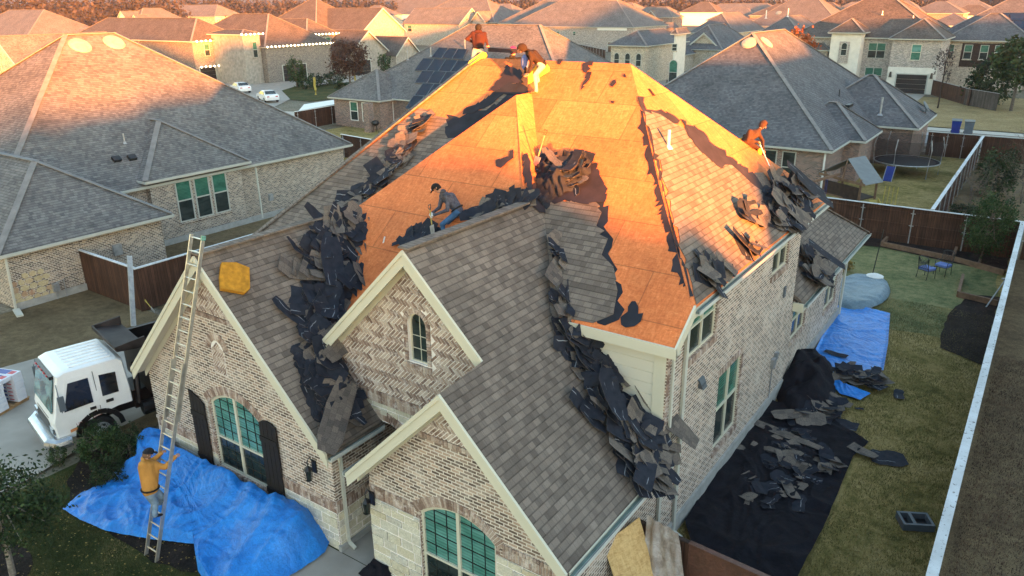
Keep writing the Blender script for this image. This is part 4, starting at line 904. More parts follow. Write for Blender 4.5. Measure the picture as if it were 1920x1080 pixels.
m.tube([p, p+V((0, 0, 0.5))], 0.04, 6); m.bar(p+V((0, 0, .5)), p+V((.6, -.7, .3)), .04, .04); m.build('satellite_dish', 'grey_plastic', h.root)
h.blk('downspout', 'trim_white', -11.5, -11.4, 51.3, 51.4, 0, 2.8)
# two storey house across the rear street, white garage front
h = House('mottled brick house with white garage front and tower beyond the rear street', wall='brick_mottled', roof='shingle_taupe', loc=(-22, 122, 0))
h.vol(-33, -13.4, 116.6, 134, 6.9, 0.62); h.vol(-19.6, -13.0, 114.8, 124, 6.9, 0.72); h.vol(-27.2, -22.6, 114.2, 119, 7.6, 0.75, wall='stucco_white'); h.vol(-35.5, -27.0, 115.6, 126, 5.2, 0.62)
h.blk('wall', 'stucco_white', -19.2, -13.4, 115.05, 115.2, 0, 3.3); h.door('-y', -16.2, 115.04, 3.6, 2.4); h.win('-y', -16.2, 115.2, 4.2, 1.2, 2.0, 'glass_teal', 'glass_green', 1, frame='trim')
h.win('-y', -21.3, 117, 0.9, 2.2, 2.1, 'glass_green', 'glass_dark', 2); h.win('-y', -21.3, 117, 4.2, 2.2, 2.0, 'glass_green', 'glass_dark', 2)
h.blk('wall', 'brick_mottled', -25.6, -24.3, 114.5, 114.62, 3.6, 6.4); h.win('-y', -24.95, 114.5, 4.6, 0.8, 1.4, 'glass_dark', 'glass_dark', 1, 0.3)
m = MB(); m.prism([(-25.8, 114.58, 0), (-24.1, 114.58, 0), (-24.1, 114.58, 2.2)]+[(-24.95+0.85*math.cos(t), 114.58, 2.2+0.7*math.sin(t)) for t in [i*math.pi/8 for i in range(1, 8)]]+[(-25.8, 114.58, 2.2)], (0, -0.06, 0)); m.build('porch_shade_panel', 'wood_dark', h.root)  # flat dark arch on the wall, standing for shade inside the porch
h.win('-y', -30.5, 116.0, 2.0, 0.9, 2.2, 'glass_dark', 'glass_dark')
for x in (-18.8, -13.9):
    m = MB(); m.tube([(x, 114.95, 2.7), (x, 114.95, 2.0)], [0.12, 0.2], 6); m.build('lantern', 'black_metal', h.root)
h.vent((-22, 121, 9.7), 0.5); h.vent((-18, 120.5, 9.0), 0.6)
# house right of it with big solar array
h = House('brick house with black solar array and covered porch at the right edge', wall='brick_buff', roof='shingle_slate', loc=(-4, 140, 0))
h.vol(-16.5, 14, 126.5, 152, 6.4, 0.62); h.vol(-14.5, -3.8, 124.5, 134, 6.4, 0.7)
plN = ((0, -0.62, 1), 6.4-0.62*126.5)
for i, (x0, x1, y0, y1) in enumerate([(1862, 1990, 24, 38), (1870, 1990, 39, 53), (1882, 1990, 54, 68), (1893, 1990, 69, 86)]):
    q = [onp(x, y, (0, -0.62, 1), 6.6-0.62*126.5) for x, y in ((x0, y0), (x1, y0), (x1, y1), (x0, y1))]
    for j in range(4):
        t0, t1 = j/4+0.01, (j+1)/4-0.01; P = [q[3].lerp(q[2], t0), q[3].lerp(q[2], t1), q[0].lerp(q[1], t1), q[0].lerp(q[1], t0)]; m = MB().use('solar'); slab(m, P, 0.05); m.build('solar_panel', None, h.root)
h.blk('recess_shade_panel', 'wood_dark', -12.0, -6.0, 124.84, 124.88, 2.9, 6.0)  # thin dark panel on the wall, its colour standing for the recess shade
for c in (-13.4, -11.2, -9.3, -7.6, -4.6): h.win('-y', c, 124.82 if c > -12.3 and c < -6 else 124.88, 3.9, 1.0, 1.9, 'glass_green')
# generic distant houses: front eave read as two pixels at a known eave height
def far(label, L, Rr, ez, depth, sl, wall='brick_buff', roof='shingle_grey', kind='hip', side='-y', wins=(), **k):
    a, b = onz(*L, ez), onz(*Rr, ez); h = House(label, wall=wall, roof=roof, group=k.get('group'), loc=((a.x+b.x)/2, (a.y+b.y)/2, 0))
    if side == '-y': y = (a.y+b.y)/2; h.vol(min(a.x, b.x), max(a.x, b.x), y, y+depth, ez, sl, kind); h.R = (min(a.x, b.x), max(a.x, b.x), y, y+depth)
    else: x = (a.x+b.x)/2; h.vol(x-depth, x, min(a.y, b.y), max(a.y, b.y), ez, sl, kind); h.R = (x-depth, x, min(a.y, b.y), max(a.y, b.y))
    h.ez = ez
    for (sd_, t, z0, w, hh) in wins:
        if sd_ == '-y': h.win('-y', h.R[0]+(h.R[1]-h.R[0])*t, h.R[2]+0.4, z0, w, hh)
        else: h.win('+x', h.R[2]+(h.R[3]-h.R[2])*t, h.R[1]-0.4, z0, w, hh)
    return h
# christmas-light house
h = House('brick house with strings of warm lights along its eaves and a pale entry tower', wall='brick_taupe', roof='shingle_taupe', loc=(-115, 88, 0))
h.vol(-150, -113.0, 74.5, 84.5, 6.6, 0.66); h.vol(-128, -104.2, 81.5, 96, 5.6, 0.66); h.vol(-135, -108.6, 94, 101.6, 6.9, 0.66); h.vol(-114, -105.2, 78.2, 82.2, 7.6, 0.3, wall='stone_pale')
h.door('+x', 77.0, -113.38, 2.8, 2.5); h.door('+x', 87.3, -104.58, 4.8, 2.5); h.win('+x', 81.2, -113.38, 0.6, 1.9, 2.3, 'glass_green', 'glass_dark', 2); h.win('+x', 77.4, -113.38, 4.2, 1.0, 1.9); h.win('+x', 80.6, -105.5, 4.0, 0.9, 2.4)
h.win('+x', 81.0, -113.38, 4.2, 2.1, 1.9, cols=2); h.win('+x', 98.6, -108.98, 4.4, 2.2, 1.9, 'glass_green', 'glass_dark', 2)
for c in (95.6, 98.0, 100.6): h.win('+x', c, -108.98, 0.9, 0.8, 2.2)
s_ = NT('bulb_warm', 0.5); s_.b.inputs['Emission Color'].default_value = (1, 0.75, 0.42, 1); s_.b.inputs['Emission Strength'].default_value = 1.6; s_.color((0.8, 0.6, 0.4))
m = MB()
for a, b in (((-113, 75.5, 6.65), (-113, 82, 6.65)), ((-104.2, 82, 5.65), (-104.2, 96, 5.65)), ((-105.2, 78.2, 7.65), (-105.2, 82.2, 7.65)), ((-108.6, 96, 6.95), (-108.6, 101.6, 6.95)), ((-112.6, 75.4, 2.75), (-112.6, 78.6, 2.75))):
    a, b = V(a), V(b); n = int((b-a).length/0.75)
    for i in range(n+1): p = a.lerp(b, i/n); m.ell(p+V((0.05, 0, -0.1)), 0.13, 0.13, 0.13, 6, 4)
m.build('string_light', 'bulb_warm', h.root)
# stone-fronted house left of centre-right (arched windows, tower)
h = House('tan brick house with pointed tower and dark garage door, beyond the bare ridge', wall='brick_tan', roof='shingle_slate', loc=(-58, 125, 0))
def vb(L, Rr, ez, depth, sl, kind='hip', **k):
    a, b = onz(*L, ez), onz(*Rr, ez); y = (a.y+b.y)/2; h.vol(a.x, b.x, y, y+depth, ez, sl, kind, **k); return (a.x, b.x, y)
r1 = vb((1140, 84), (1212, 86), 5.6, 16, 0.6); r2 = vb((1180, 112), (1248, 108), 2.9, 22, 0.85); r3 = vb((1246, 64), (1282, 62), 7.4, 4.5, 1.3, wall='stucco_white'); r4 = vb((1262, 90), (1350, 94), 3.6, 18, 0.8); r5 = vb((1288, 92), (1348, 96), 3.4, 8, 0.8, 'gy')
for t in (0.22, 0.5, 0.78): h.win('-y', r1[0]+(r1[1]-r1[0])*t, r1[2]+0.4, 2.6, 0.9, 1.5, 'glass_dark', 'glass_dark', 1, 0.4)
h.door('-y', (r2[0]+r2[1])/2+0.8, r2[2]+0.38, 3.8, 2.3); h.win('-y', (r3[0]+r3[1])/2, r3[2]+0.4, 5.0, 0.8, 1.0, 'glass_dark'); h.win('-y', (r3[0]+r3[1])/2, r3[2]+0.4, 0.5, 1.3, 2.8, 'glass_green', 'glass_dark', 1, 0.5)
h.win('-y', (r5[0]+r5[1])/2, r5[2]+0.4, 3.2, 0.8, 1.3, 'glass_dark')
m = MB(); c = r5[0]+1.0; m.prism([(c-0.9, r5[2]+0.38, 0), (c+0.9, r5[2]+0.38, 0), (c+0.9, r5[2]+0.38, 2.2), (c, r5[2]+0.38, 3.0), (c-0.9, r5[2]+0.38, 2.2)], (0, -0.05, 0)); m.build('porch_shade_panel', 'wood_dark', h.root)  # pointed dark panel painted as the shaded porch opening
W2 = (('-y', .3, 3.6, 1.4, 1.6), ('-y', .7, 3.6, 1.4, 1.6), ('+x', .4, 3.6, 1.4, 1.6))
W1 = (('-y', .3, .8, 1.4, 1.6), ('-y', .7, .8, 1.4, 1.6))
# house with black garage, white stone gables
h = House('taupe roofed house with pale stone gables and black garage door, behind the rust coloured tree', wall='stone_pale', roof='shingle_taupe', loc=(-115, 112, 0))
e = onz(717, 105, 2.9); h.vol(e.x-18, e.x, e.y-9, e.y+3, 2.9, 0.75, 'gx'); e2 = onz(735, 55, 6.2); h.vol(e2.x-26, e2.x-1, e2.y-9, e2.y+6, 5.6, 0.7, 'gx'); h.vol(e2.x-34, e2.x-12, e2.y-12, e2.y+8, 5.9, 0.7); h.vol(e.x-8, e.x+2.4, e.y+1, e.y+8, 2.9, 0.9, 'gx')
h.door('+x', e.y-5.2, e.x-0.38, 4.8, 2.4); h.win('+x', e.y+1, e.x-0.38, 0.9, 0.8, 1.8); h.win('+x', e.y+5.2, e.x+2.02, 0.9, 1.6, 1.5, 'glass_teal')
def mfar(*a, **k): return far(*a, **k)
f = far('brick gabled house with arched window, sunlit peak at the left edge', (-60, 118), (60, 118), 4.6, 16, 0.8, 'brick_wall', kind='gy'); f.win('-y', (f.R[0]+f.R[1])/2-1.5, f.R[2]+0.38, 2.2, 1.6, 2.0, 'glass_teal', 'glass_teal', 2, 0.5)
far('broad orange-lit hip roof house beyond the left edge gable', (-150, 70), (110, 70), 5.2, 20, 0.6, 'brick_buff')
h = far('white stucco two storey house with steep grey roof and twin gables, before the dark woods', (180, 44), (300, 42), 6.0, 20, 0.75, 'stucco_white', 'shingle_slate', wins=(('-y', .25, 3.4, 3.0, 2.6), ('-y', .62, 3.6, 1.6, 1.4)))
h.vol(h.R[0]+1.5, h.R[0]+10.5, h.R[2]-2, h.R[2]+8, 6.2, 0.85, 'gy'); h.vol(h.R[0]+10, h.R[0]+16.5, h.R[2]-1.5, h.R[2]+6, 6.0, 0.85, 'gy'); h.vol(h.R[0]+17, h.R[1]+6, h.R[2]-2, h.R[2]+12, 6.4, 0.9, 'gy')
far('orange lit hip roof between the white house and the string-light house', (300, 30), (370, 32), 6.2, 18, 0.62, 'brick_buff')
far('slate grey hip roof far behind the string-light house', (240, 70), (330, 66), 4.2, 22, 0.7, 'brick_buff', 'shingle_slate')
far('small grey steep roof peeping over the string-light house', (372, 24), (425, 26), 4.0, 16, 0.8, 'trim_white', 'shingle_slate')
far('wide tan hip roof left of the pale far trees', (455, 22), (545, 24), 5.8, 18, 0.6, 'trim_white', 'shingle_grey')
far('wide two ridge roof house nearest the far trees, left of centre', (530, 20), (622, 24), 6.2, 18, 0.6, 'brick_buff')
far('low grey roofed house tucked behind the string-light house', (570, 36), (608, 37), 5.0, 10, 0.7, 'trim_white', 'shingle_slate')
far('shed-like blue grey roof between the two orange roofs', (690, 24), (745, 30), 5.0, 24, 0.75, 'trim_white', 'shingle_slate')
h = far('tan brick house with broad gable wall beyond the solar panels', (765, 44), (850, 46), 6.0, 12, 0.7, 'brick_buff', 'shingle_grey', 'gx', wins=(('-y', .12, 3.8, 1.6, 1.8),))
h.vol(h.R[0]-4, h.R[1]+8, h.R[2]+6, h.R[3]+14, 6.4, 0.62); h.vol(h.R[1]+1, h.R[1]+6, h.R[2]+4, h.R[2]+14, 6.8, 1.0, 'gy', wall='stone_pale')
far('long low orange-lit roof right of the small yellow gable', (895, 44), (965, 43), 5.6, 16, 0.6, 'brick_buff', 'shingle_grey')
h = far('grey brick house with white gable panel and brown garage doors, above the bare ridge', (1018, 45), (1122, 56), 5.8, 20, 0.6, 'brick_mottled', 'shingle_grey', wins=(('-y', .42, 3.7, .8, .9), ('-y', .55, 3.7, .8, .9), ('-y', .3, 3.7, .8, .9)))
h.vol(h.R[0]-6, h.R[1]-5, h.R[2]+4, h.R[3]+8, 6.4, 0.62); h.door('-y', h.R[1]-5, h.R[2]+0.38, 4, 2.2, 'wood_timber'); h.blk('gable_panel', 'trim_white', h.R[1]-10, h.R[1]-2, h.R[2]+0.2, h.R[2]+0.3, 5.0, 5.75)
h = far('grey hip roof house carrying a stepped dark solar array, centre distance', (1110, 40), (1198, 42), 4.2, 22, 0.62, 'brick_tan', 'shingle_grey', wins=(('-y', .25, 1.4, 1.2, 1.8), ('-y', .1, 1.4, 1.2, 1.8)))
h.vol(h.R[0]-12, h.R[1]-10, h.R[2]+3, h.R[3]+6, 5.4, 0.62)
pl_ = ((0, -0.62, 1), h.ez-0.62*h.R[2])
for i, (x0, x1, y0, y1) in enumerate([(1120, 1150, 9, 15), (1130, 1160, 15.5, 21.5), (1138, 1168, 22, 28), (1150, 1178, 28.5, 34.5)]):
    q = [onp(x, y, (0, -0.62, 1), h.ez+0.25-0.62*h.R[2]) for x, y in ((x0, y1), (x1, y1), (x1-2, y0), (x0-2, y0))]; m = MB().use('solar'); slab(m, q, 0.06); m.build('solar_panel', None, h.root)
h = far('brown brick twin gabled house right of the distant solar roof', (1196, 31), (1245, 33), 6.0, 10, 0.7, 'brick_red', 'shingle_grey', wins=(('-y', .6, 3.2, 1.2, 1.6),)); h.vol(h.R[0]+0.5, h.R[0]+5.5, h.R[2]-1, h.R[2]+6, 6.0, 1.0, 'gy'); h.vol(h.R[0]+7, h.R[0]+11.5, h.R[2]-1, h.R[2]+6, 6.0, 1.0, 'gy')
far('low dark gable with blue roof in front of the brown twin gables', (1210, 54), (1258, 52), 3.4, 12, 0.8, 'brick_red', 'shingle_slate', 'gy')
far('pale roofed house far off over the brown twin gables', (1130, 9), (1190, 9), 6.2, 18, 0.6, 'brick_tan', 'shingle_grey')
far('distant tan house with long upper wall, top centre right', (1255, 8), (1320, 10), 6.4, 16, 0.5, 'brick_tan', 'shingle_grey', wins=W2)
far('grey house with plain rear brick wall and pair of windows, top right of centre', (1340, 22), (1430, 25), 5.8, 16, 0.5, 'brick_buff', 'shingle_grey', wins=(('-y', .55, 3.7, 1.2, 1.5), ('-y', .65, 3.7, 1.2, 1.5)))
h = far('blue grey hip roof house with round vent, left of the orange leaved tree', (1385, 82), (1520, 84), 3.2, 24, 0.75, 'brick_mottled', 'shingle_slate'); h.dome(onp(1460, 24, (0, -0.75, 1), 3.2-0.75*h.R[2]), (0, -0.75, 1), 0.6); h.vent(onp(1436, 34, (0, -.75, 1), 3.2-.75*h.R[2]), 1.6, 'trim_white', 0.1); h.vent(onp(1477, 31, (0, -.75, 1), 3.2-.75*h.R[2]), 1.6, 'trim_white', 0.1)
far('long grey roofed house showing a sunlit ridge above the round vent roof', (1420, 46), (1560, 52), 4.6, 22, 0.75, 'brick_mottled', 'shingle_slate')
far('slate roofed house with skylight, left of the blue grey hip roof', (1275, 62), (1392, 60), 4.2, 24, 0.75, 'brick_tan', 'shingle_slate')
far('red brown brick house wall and roof right of the stucco tower house', (1757, 15), (1850, 18), 6.2, 16, 0.5, 'brick_red', 'shingle_grey', wins=(('-y', .45, 3.4, 1.4, 2.0),))
far('low slate roof between stucco tower house and the right solar array', (1740, 46), (1822, 50), 4.2, 14, 0.5, 'trim_white', 'shingle_slate')
far('small pale roof at the far top right with lit gable', (1560, 12), (1640, 14), 6.0, 18, 0.55, 'brick_tan', 'shingle_grey')
far('rooftop at the far top right corner', (1870, 6), (1960, 8), 6.4, 20, 0.5, 'brick_buff', 'shingle_grey')
far('far ridge roof over the stucco tower house', (1480, 6), (1550, 8), 6.2, 20, 0.5, 'brick_buff', 'shingle_grey')
rd = random.Random(77); words = ['pale', 'ash grey', 'weathered', 'dusty', 'brownish', 'frosty', 'plain', 'broad', 'slim', 'squat']
for i, px in enumerate(range(640, 1930, 75)):
    D = rd.uniform(330, 430); c = at(px+rd.uniform(-15, 15), D); w = rd.uniform(16, 24)
    hh = House('hipped roof house in the farthest row under the treeline', wall=rd.choice(['brick_tan', 'brick_buff', 'trim_white', 'brick_red']), roof=rd.choice(['shingle_grey', 'shingle_slate', 'shingle_taupe']), group='hipped roofs in the farthest row', loc=(c.x, c.y, 0))
    hh.vol(c.x-w/2, c.x+w/2, c.y-8, c.y+8, rd.choice([5.8, 4.0, 6.0]), rd.uniform(0.5, 0.62))
# unseen house blocks added east of the site, heights set to shape shadows
for i, (x0, x1, y0, y1, ez, sl, kd) in enumerate([(15, 33, -24, -12.4, 4.8, 0.3, 'gy'), (15, 33, -12.2, -8.2, 5.8, 0.37, 'gy'), (15, 33, -8, -1.3, 5.9, 0.40, 'gy'), (15, 33, -1.1, 1.6, 4.6, 0.41, 'gy'), (15, 33, 1.8, 6.5, 3.4, 0.41, 'gy'), (15, 33, 6.7, 12.8, 4.6, 0.46, 'gy'), (15, 33, 13, 25.6, 7.0, 0.5, 'gy'), (15, 33, 26, 62, 5.8, 0.4, 'gy'), (15, 33, 66, 84, 6.4, 0.45, 'gy'), (50, 68, -40, -22, 6.4, 0.5, 'hip'), (50, 68, -30, -6, 4.0, 0.3, 'gy'), (50, 68, -3.5, 13, 6.6, 0.6, 'gy'), (50, 68, 13.2, 30, 6.2, 0.5, 'gy'), (50, 70, 30.4, 64, 6.6, 0.54, 'gy'), (50, 70, 66, 110, 6.6, 0.5, 'gy'), (50, 70, 114, 160, 6.6, 0.5, 'gy'), (15, 33, -48, -28, 6.4, 0.45, 'hip'), (90, 110, 40, 150, 6.6, 0.5, 'gy')]):
    hh = House('added unseen house block shaping the shadows, east of the work site', roof='shingle_grey', group='added unseen house blocks shaping the shadows', loc=((x0+x1)/2, (y0+y1)/2, 0)); hh.vol(x0, x1, y0, y1, ez, sl, kd)
# low wooded rise that closes the horizon
m = MB(); rd = random.Random(4); A = []
for px in range(-400, 2400, 20):
    p, q = at(px, 900), at(px, 1300); A.append((p, q, 26+6*noise.noise(V((px*.004, 0, 0)))))
for (a, b, h1), (c, d, h2) in zip(A, A[1:]): m.face([a, c, d+V((0, 0, h2)), b+V((0, 0, h1))])
m.build('hills', 'hill_scrub', kind='structure')
# ---------------------------------------------------------------- fences
def fence(a, b, label, h=1.85, mat='fence_wood', post_side=0, cap=0.14, spacing=2.4, gate=False, capmat='galvanised'):
    "posts stand on the left (+1) or right (-1) of a->b; 0 = none in view"
    a, b = V((*a, 0)), V((*b, 0)); L = (b-a).length; d = (b-a)/L; n = V((-d.y, d.x, 0)); F = wthing('wood_fence', label, 'fence', (a+b)/2)
    m = MB(); m.bar(a+V((0, 0, h/2)), b+V((0, 0, h/2)), 0.04, h); m.build('board_panel', mat, F)
    if cap: m = MB(); m.bar(a+V((0, 0, h+0.03))+n*post_side*0.05, b+V((0, 0, h+0.03))+n*post_side*0.05, cap, 0.035); m.build('cap_board', capmat, F)
    if post_side:
        m = MB()
        for z in (0.35, h*0.52, h-0.25): m.bar(a+n*post_side*0.045+V((0, 0, z)), b+n*post_side*0.045+V((0, 0, z)), 0.04, 0.09)
        m.build('rail', mat, F); k = int(L/spacing)
        for i in range(k+1):
            p = a+d*(spacing*i+0.3)+n*post_side*0.1; m = MB(); m.tube([p, p+V((0, 0, h-0.05))], 0.03, 8)
            for z in (h*0.52, h-0.25): m.bar(p+V((0, 0, z))-d*0.11, p+V((0, 0, z))+d*0.11, 0.05, 0.03)
            m.build('post', 'galvanised', F)
    return F
frost = NT('cap_frost', 0.85, 0.2); o = frost.obj(); frost.color(frost.mix(frost.ramp(frost.noise(o, 9, 3, 0.7), [(0.60, 0.0), (0.66, 0.85)]), frost.ramp(frost.noise(o, 1.3, 3), [(0.3, (0.42, 0.43, 0.43)), (0.7, (0.58, 0.60, 0.61))]), (0.07, 0.045, 0.035)))
fence((-0.2, 42.9), (-0.2, 6.0), 'long side fence with pale frosted cap along the right lawn', cap=0.2, post_side=0, capmat='cap_frost')
fence((-14.8, 42.9), (-0.3, 42.9), 'dark stained fence with steel posts across the back of the lawn', post_side=-1, capmat='cap_frost')
fence((0, 42.95), (14, 43.1), 'short dark fence continuing past the right edge', post_side=0, capmat='cap_frost')
fence((-4.15, 43.1), (-4.15, 69.4), 'frost capped fence between the trampoline yard and the shrub yard', post_side=-1, cap=0.18, capmat='cap_frost')
fence((-7.9, 69.6), (-4.3, 69.6), 'short dark fence behind the trampoline, below the wheeled bins', post_side=-1, spacing=1.1)
fence((-4.1, 69.5), (16, 69.8), 'dark fence behind the bare shrubs at the right edge', post_side=0)
fence((-34.3, 15.55), (-29.75, 15.5), 'dark gate fence between the two brick side walls, frosted top', post_side=0, capmat='cap_frost')
fence((-29.7, 15.4), (-29.7, 46), 'dark side fence running behind the ladder gable', post_side=0, cap=0.18, capmat='cap_frost')
a, b = onz(552, 210, 1.85), onz(705, 185, 1.85); fence((a.x, a.y), (b.x, b.y), 'dark fence with steel posts beside the brick porch column', post_side=-1, capmat='trim_white')
a, b = onz(640, 252, 1.85), onz(720, 266, 1.85); fence((a.x, a.y), (b.x, b.y), 'dark fence piece in the notch left of the hip', post_side=-1, capmat='trim_white')
a, b = onz(1750, 150, 1.85), onz(1822, 168, 1.85); fence((a.x, a.y), (b.x, b.y), 'dark fence right of the white garage front', post_side=0)
a, b = onz(1812, 166, 1.85), onz(1874, 176, 1.85); fence((a.x, a.y), (b.x, b.y), 'weathered grey fence beneath the evergreen at the right', mat='fence_grey', post_side=0)
a, b = onz(1070, 80, 1.9), onz(1135, 93, 1.9); fence((a.x, a.y), (b.x, b.y), 'dark fence below the brown garage doors', post_side=-1)
a, b = onz(1128, 55, 1.9), onz(1175, 60, 1.9); fence((a.x, a.y), (b.x, b.y), 'dark fence before the distant solar roof house', post_side=0)
F = fence((-5.5, 12.25), (-4.3, 12.2), 'fence stub behind the leaning boards', post_side=0, cap=0.1, capmat='wood_dark')
F = fence((-4.3, 12.2), (-0.3, 11.9), 'fence wrapped with brown plastic beside the black ground sheet', mat='plastic_brown', post_side=0, cap=0.12, capmat='plastic_brown')
# leaning sheet and draped plastic
B = [onp(1199, 970, (0, 1, 0), 12.0), onp(1232, 1120, (0, 1, 0), 11.3), onp(1170, 1140, (0, 1, 0), 10.6), onp(1131, 1022, (0, 1, 0), 11.2)]
P0 = V((-5.45, 12.1, 1.95)); Qa = V((-4.85, 11.75, 0.02)); Qb = V((-5.3, 10.4, 0.02)); 
q = [V((-5.42, 12.12, 1.95)), V((-4.6, 11.2, 0.35)), V((-5.0, 10.2, 0.2)), V((-5.72, 11.15, 1.62))]
m = MB().use('osb_fresh'); q = [fore(1199, 970, (-5.4, 12.1, 1.9)), fore(1252, 1150, (-4.6, 11.6, 0.2)), fore(1185, 1180, (-5.1, 10.7, 0.2)), fore(1131, 1021, (-5.6, 11.2, 1.7))]
n = (q[1]-q[0]).cross(q[3]-q[0]).normalized(); m.prism(q, n*0.015)
m.build('plywood_sheet', None, label='tan wood chip sheet leaning on the fence by the brick side wall', cat='board')
def drape(name, q00, q10, q11, q01, mat, amp, nu=26, nv=30, seed=0, **t):
    m = MB(); g = []
    for j in range(nv+1):
        r = []
        for i in range(nu+1):
            u, v = i/nu, j/nv; p = V(q00).lerp(V(q10), u).lerp(V(q01).lerp(V(q11), u), v)
            w = noise.noise(V((u*5+seed, v*1.6, seed)))*amp+noise.noise(V((u*14+seed, v*5, 3)))*amp*0.35
            nn = (V(q10)-V(q00)).cross(V(q01)-V(q00)).normalized(); r.append(p+nn*w)
        g.append(r)
    for j in range(nv):
        for i in range(nu): m.face([g[j][i], g[j][i+1], g[j+1][i+1], g[j+1][i]])
    return m.build(name, mat, smooth=True, **t)
drape('plastic_sheet', fore(1212, 965, (-5.2, 12.1, 1.9)), fore(1272, 1000, (-4.3, 12.0, 1.9)), fore(1290, 1170, (-4.2, 11.8, 0.2)), fore(1200, 1180, (-5.0, 11.7, 0.2)), 'plastic_sheet', 0.07, label='wrinkled translucent plastic sheet hung beside the leaning board', cat='plastic sheet')

# ---------------------------------------------------------------- ladder
def ladder(name, f0, f1, t0, t1, label, n=26):
    L = wthing(name, label, 'ladder', (V(f0)+V(f1))/2); f0, f1, t0, t1 = V(f0), V(f1), V(t0), V(t1); ax = (t0-f0).normalized(); nn = (f1-f0).cross(ax).normalized()
    tot = (t0-f0).length
    for (a, b, off, k0, k1) in ((0, 0.62, 0.0, 0, 0), (0.44, 1, -0.05, 0, 0)):
        for p, q in ((f0, t0), (f1, t1)):
            m = MB(); m.bar(p.lerp(q, a)+nn*off, p.lerp(q, b)+nn*off, 0.03, 0.085, nn); m.build('stile', 'aluminium', L)
        z = a*tot+0.22
        while z < b*tot-0.05:
            t = z/tot; m = MB(); m.tube([f0.lerp(t0, t)+nn*off, f1.lerp(t1, t)+nn*off], 0.018, 6); m.build('rung', 'aluminium', L); z += 0.305
    m = MB(); m.bar(t1+ax*-0.08-nn*0.05, t1+ax*0.03-nn*0.05, 0.05, 0.1, nn); m.build('end_cap', 'glass_teal', L)
    m = MB(); m.bar(f0, f1, 0.02, 0.02); return L
ladder('extension_ladder', (-15.38, 6.98, 0), (-14.95, 6.98, 0), (-15.33, 9.36, 7.2), (-14.9, 9.36, 7.2), 'long aluminium extension ladder leaning over the left gable peak')
m = MB(); m.bar(onp(706, 517, *plQ)+V((0.1, 0, 0.35)), onp(722, 452, *plA)+V((0, 0, 0.12)), 0.03, 0.03); m.build('pole', 'trim_white', label='thin pale pole lying in the debris behind the middle gable', cat='pole')
m = MB(); a, b = onz(302, 585, 0.1), fore(256, 460, onz(302, 585, 0.1)); a = V((-28.9, 15.0, 0.1)); m.bar(V((-28.4, 14.3, 0.05)), V((-29.6, 15.3, 2.5)), 0.2, 0.05, (1, 0, 0.3)); m.build('metal_flashing', 'galvanised', label='long grey metal strip leaning on the gate fence corner', cat='metal strip')
# sponge pad on the left gable slope
q = [onp(*p, (plQ[0][0], 0, 1), plQ[1]+0.06) for p in ((413, 496), (440, 496), (465, 506), (466, 545), (457, 553), (412, 545), (410, 520))]
m = MB(); m.prism(q[::-1], V((0.07, 0, 0.07))*1.0); m.build('foam_pad', 'orange_foam', label='orange foam roof pad lying on the left gable slope', cat='foam pad')

# ---------------------------------------------------------------- truck
T = thing('dump_truck', 'white cab-over truck with black dump body parked nose out on the driveway', 'truck', (-22.18, 8.12, 0), R(-12))
def rounded(pts, r=0.05): return pts
cab = MB().use('truck_white'); W_ = 1.07
side = [(0.02, 0.55), (2.12, 0.95), (2.15, 1.5), (2.1, 2.42), (1.9, 2.52), (0.55, 2.52), (0.32, 2.44), (0.1, 1.35), (0.0, 1.1)]
side = [(0.03, 0.52), (0.45, 0.52), (0.55, 0.85), (1.75, 1.05), (2.15, 1.05), (2.15, 1.5), (2.1, 2.40), (1.95, 2.5), (0.55, 2.5), (0.34, 2.42), (0.08, 1.35), (0.0, 1.1)]
def loft(sections):
    m = MB().use('truck_white')
    for A, B in zip(sections, sections[1:]):
        for i in range(len(A)): j = (i+1) % len(A); m.face([A[i], A[j], B[j], B[i]])
    m.face(sections[0][::-1]); m.face(sections[-1]); return m
secs = []
for x, ins in ((-1.07, 0.10), (-1.0, 0.03), (-0.85, 0.0), (0.85, 0.0), (1.0, 0.03), (1.07, 0.10)):
    S = []
    for y, z in side:
        tum = 1 - 0.10*max(0, (z-1.4))/1.1
        cy, cz = 1.1, 1.5; S.append(V((x*tum, cy+(y-cy)*(1-ins*0.5), cz+(z-cz)*(1-ins*0.35))))
    secs.append(S)
cabo = loft(secs).build('cab', 'truck_white', T, merge=True)
m = MB().use('truck_white')
for i in range(7): x = -0.72+i*0.24; m.bar((x, 0.75, 2.51), (x, 1.85, 2.51), 0.07, 0.035)
m.build('roof_rib', None, cabo)
def sidepanel(pts, mat, name, off=1.075, par=None, x=1, th=0.012):
    m = MB(); P = [V((x*(off-0.093*off*max(0, (z-1.4)))-0.0, y, z)) for y, z in pts]; m.prism(P if x > 0 else P[::-1], (x*th, 0, 0)); return m.build(name, mat, par or T)
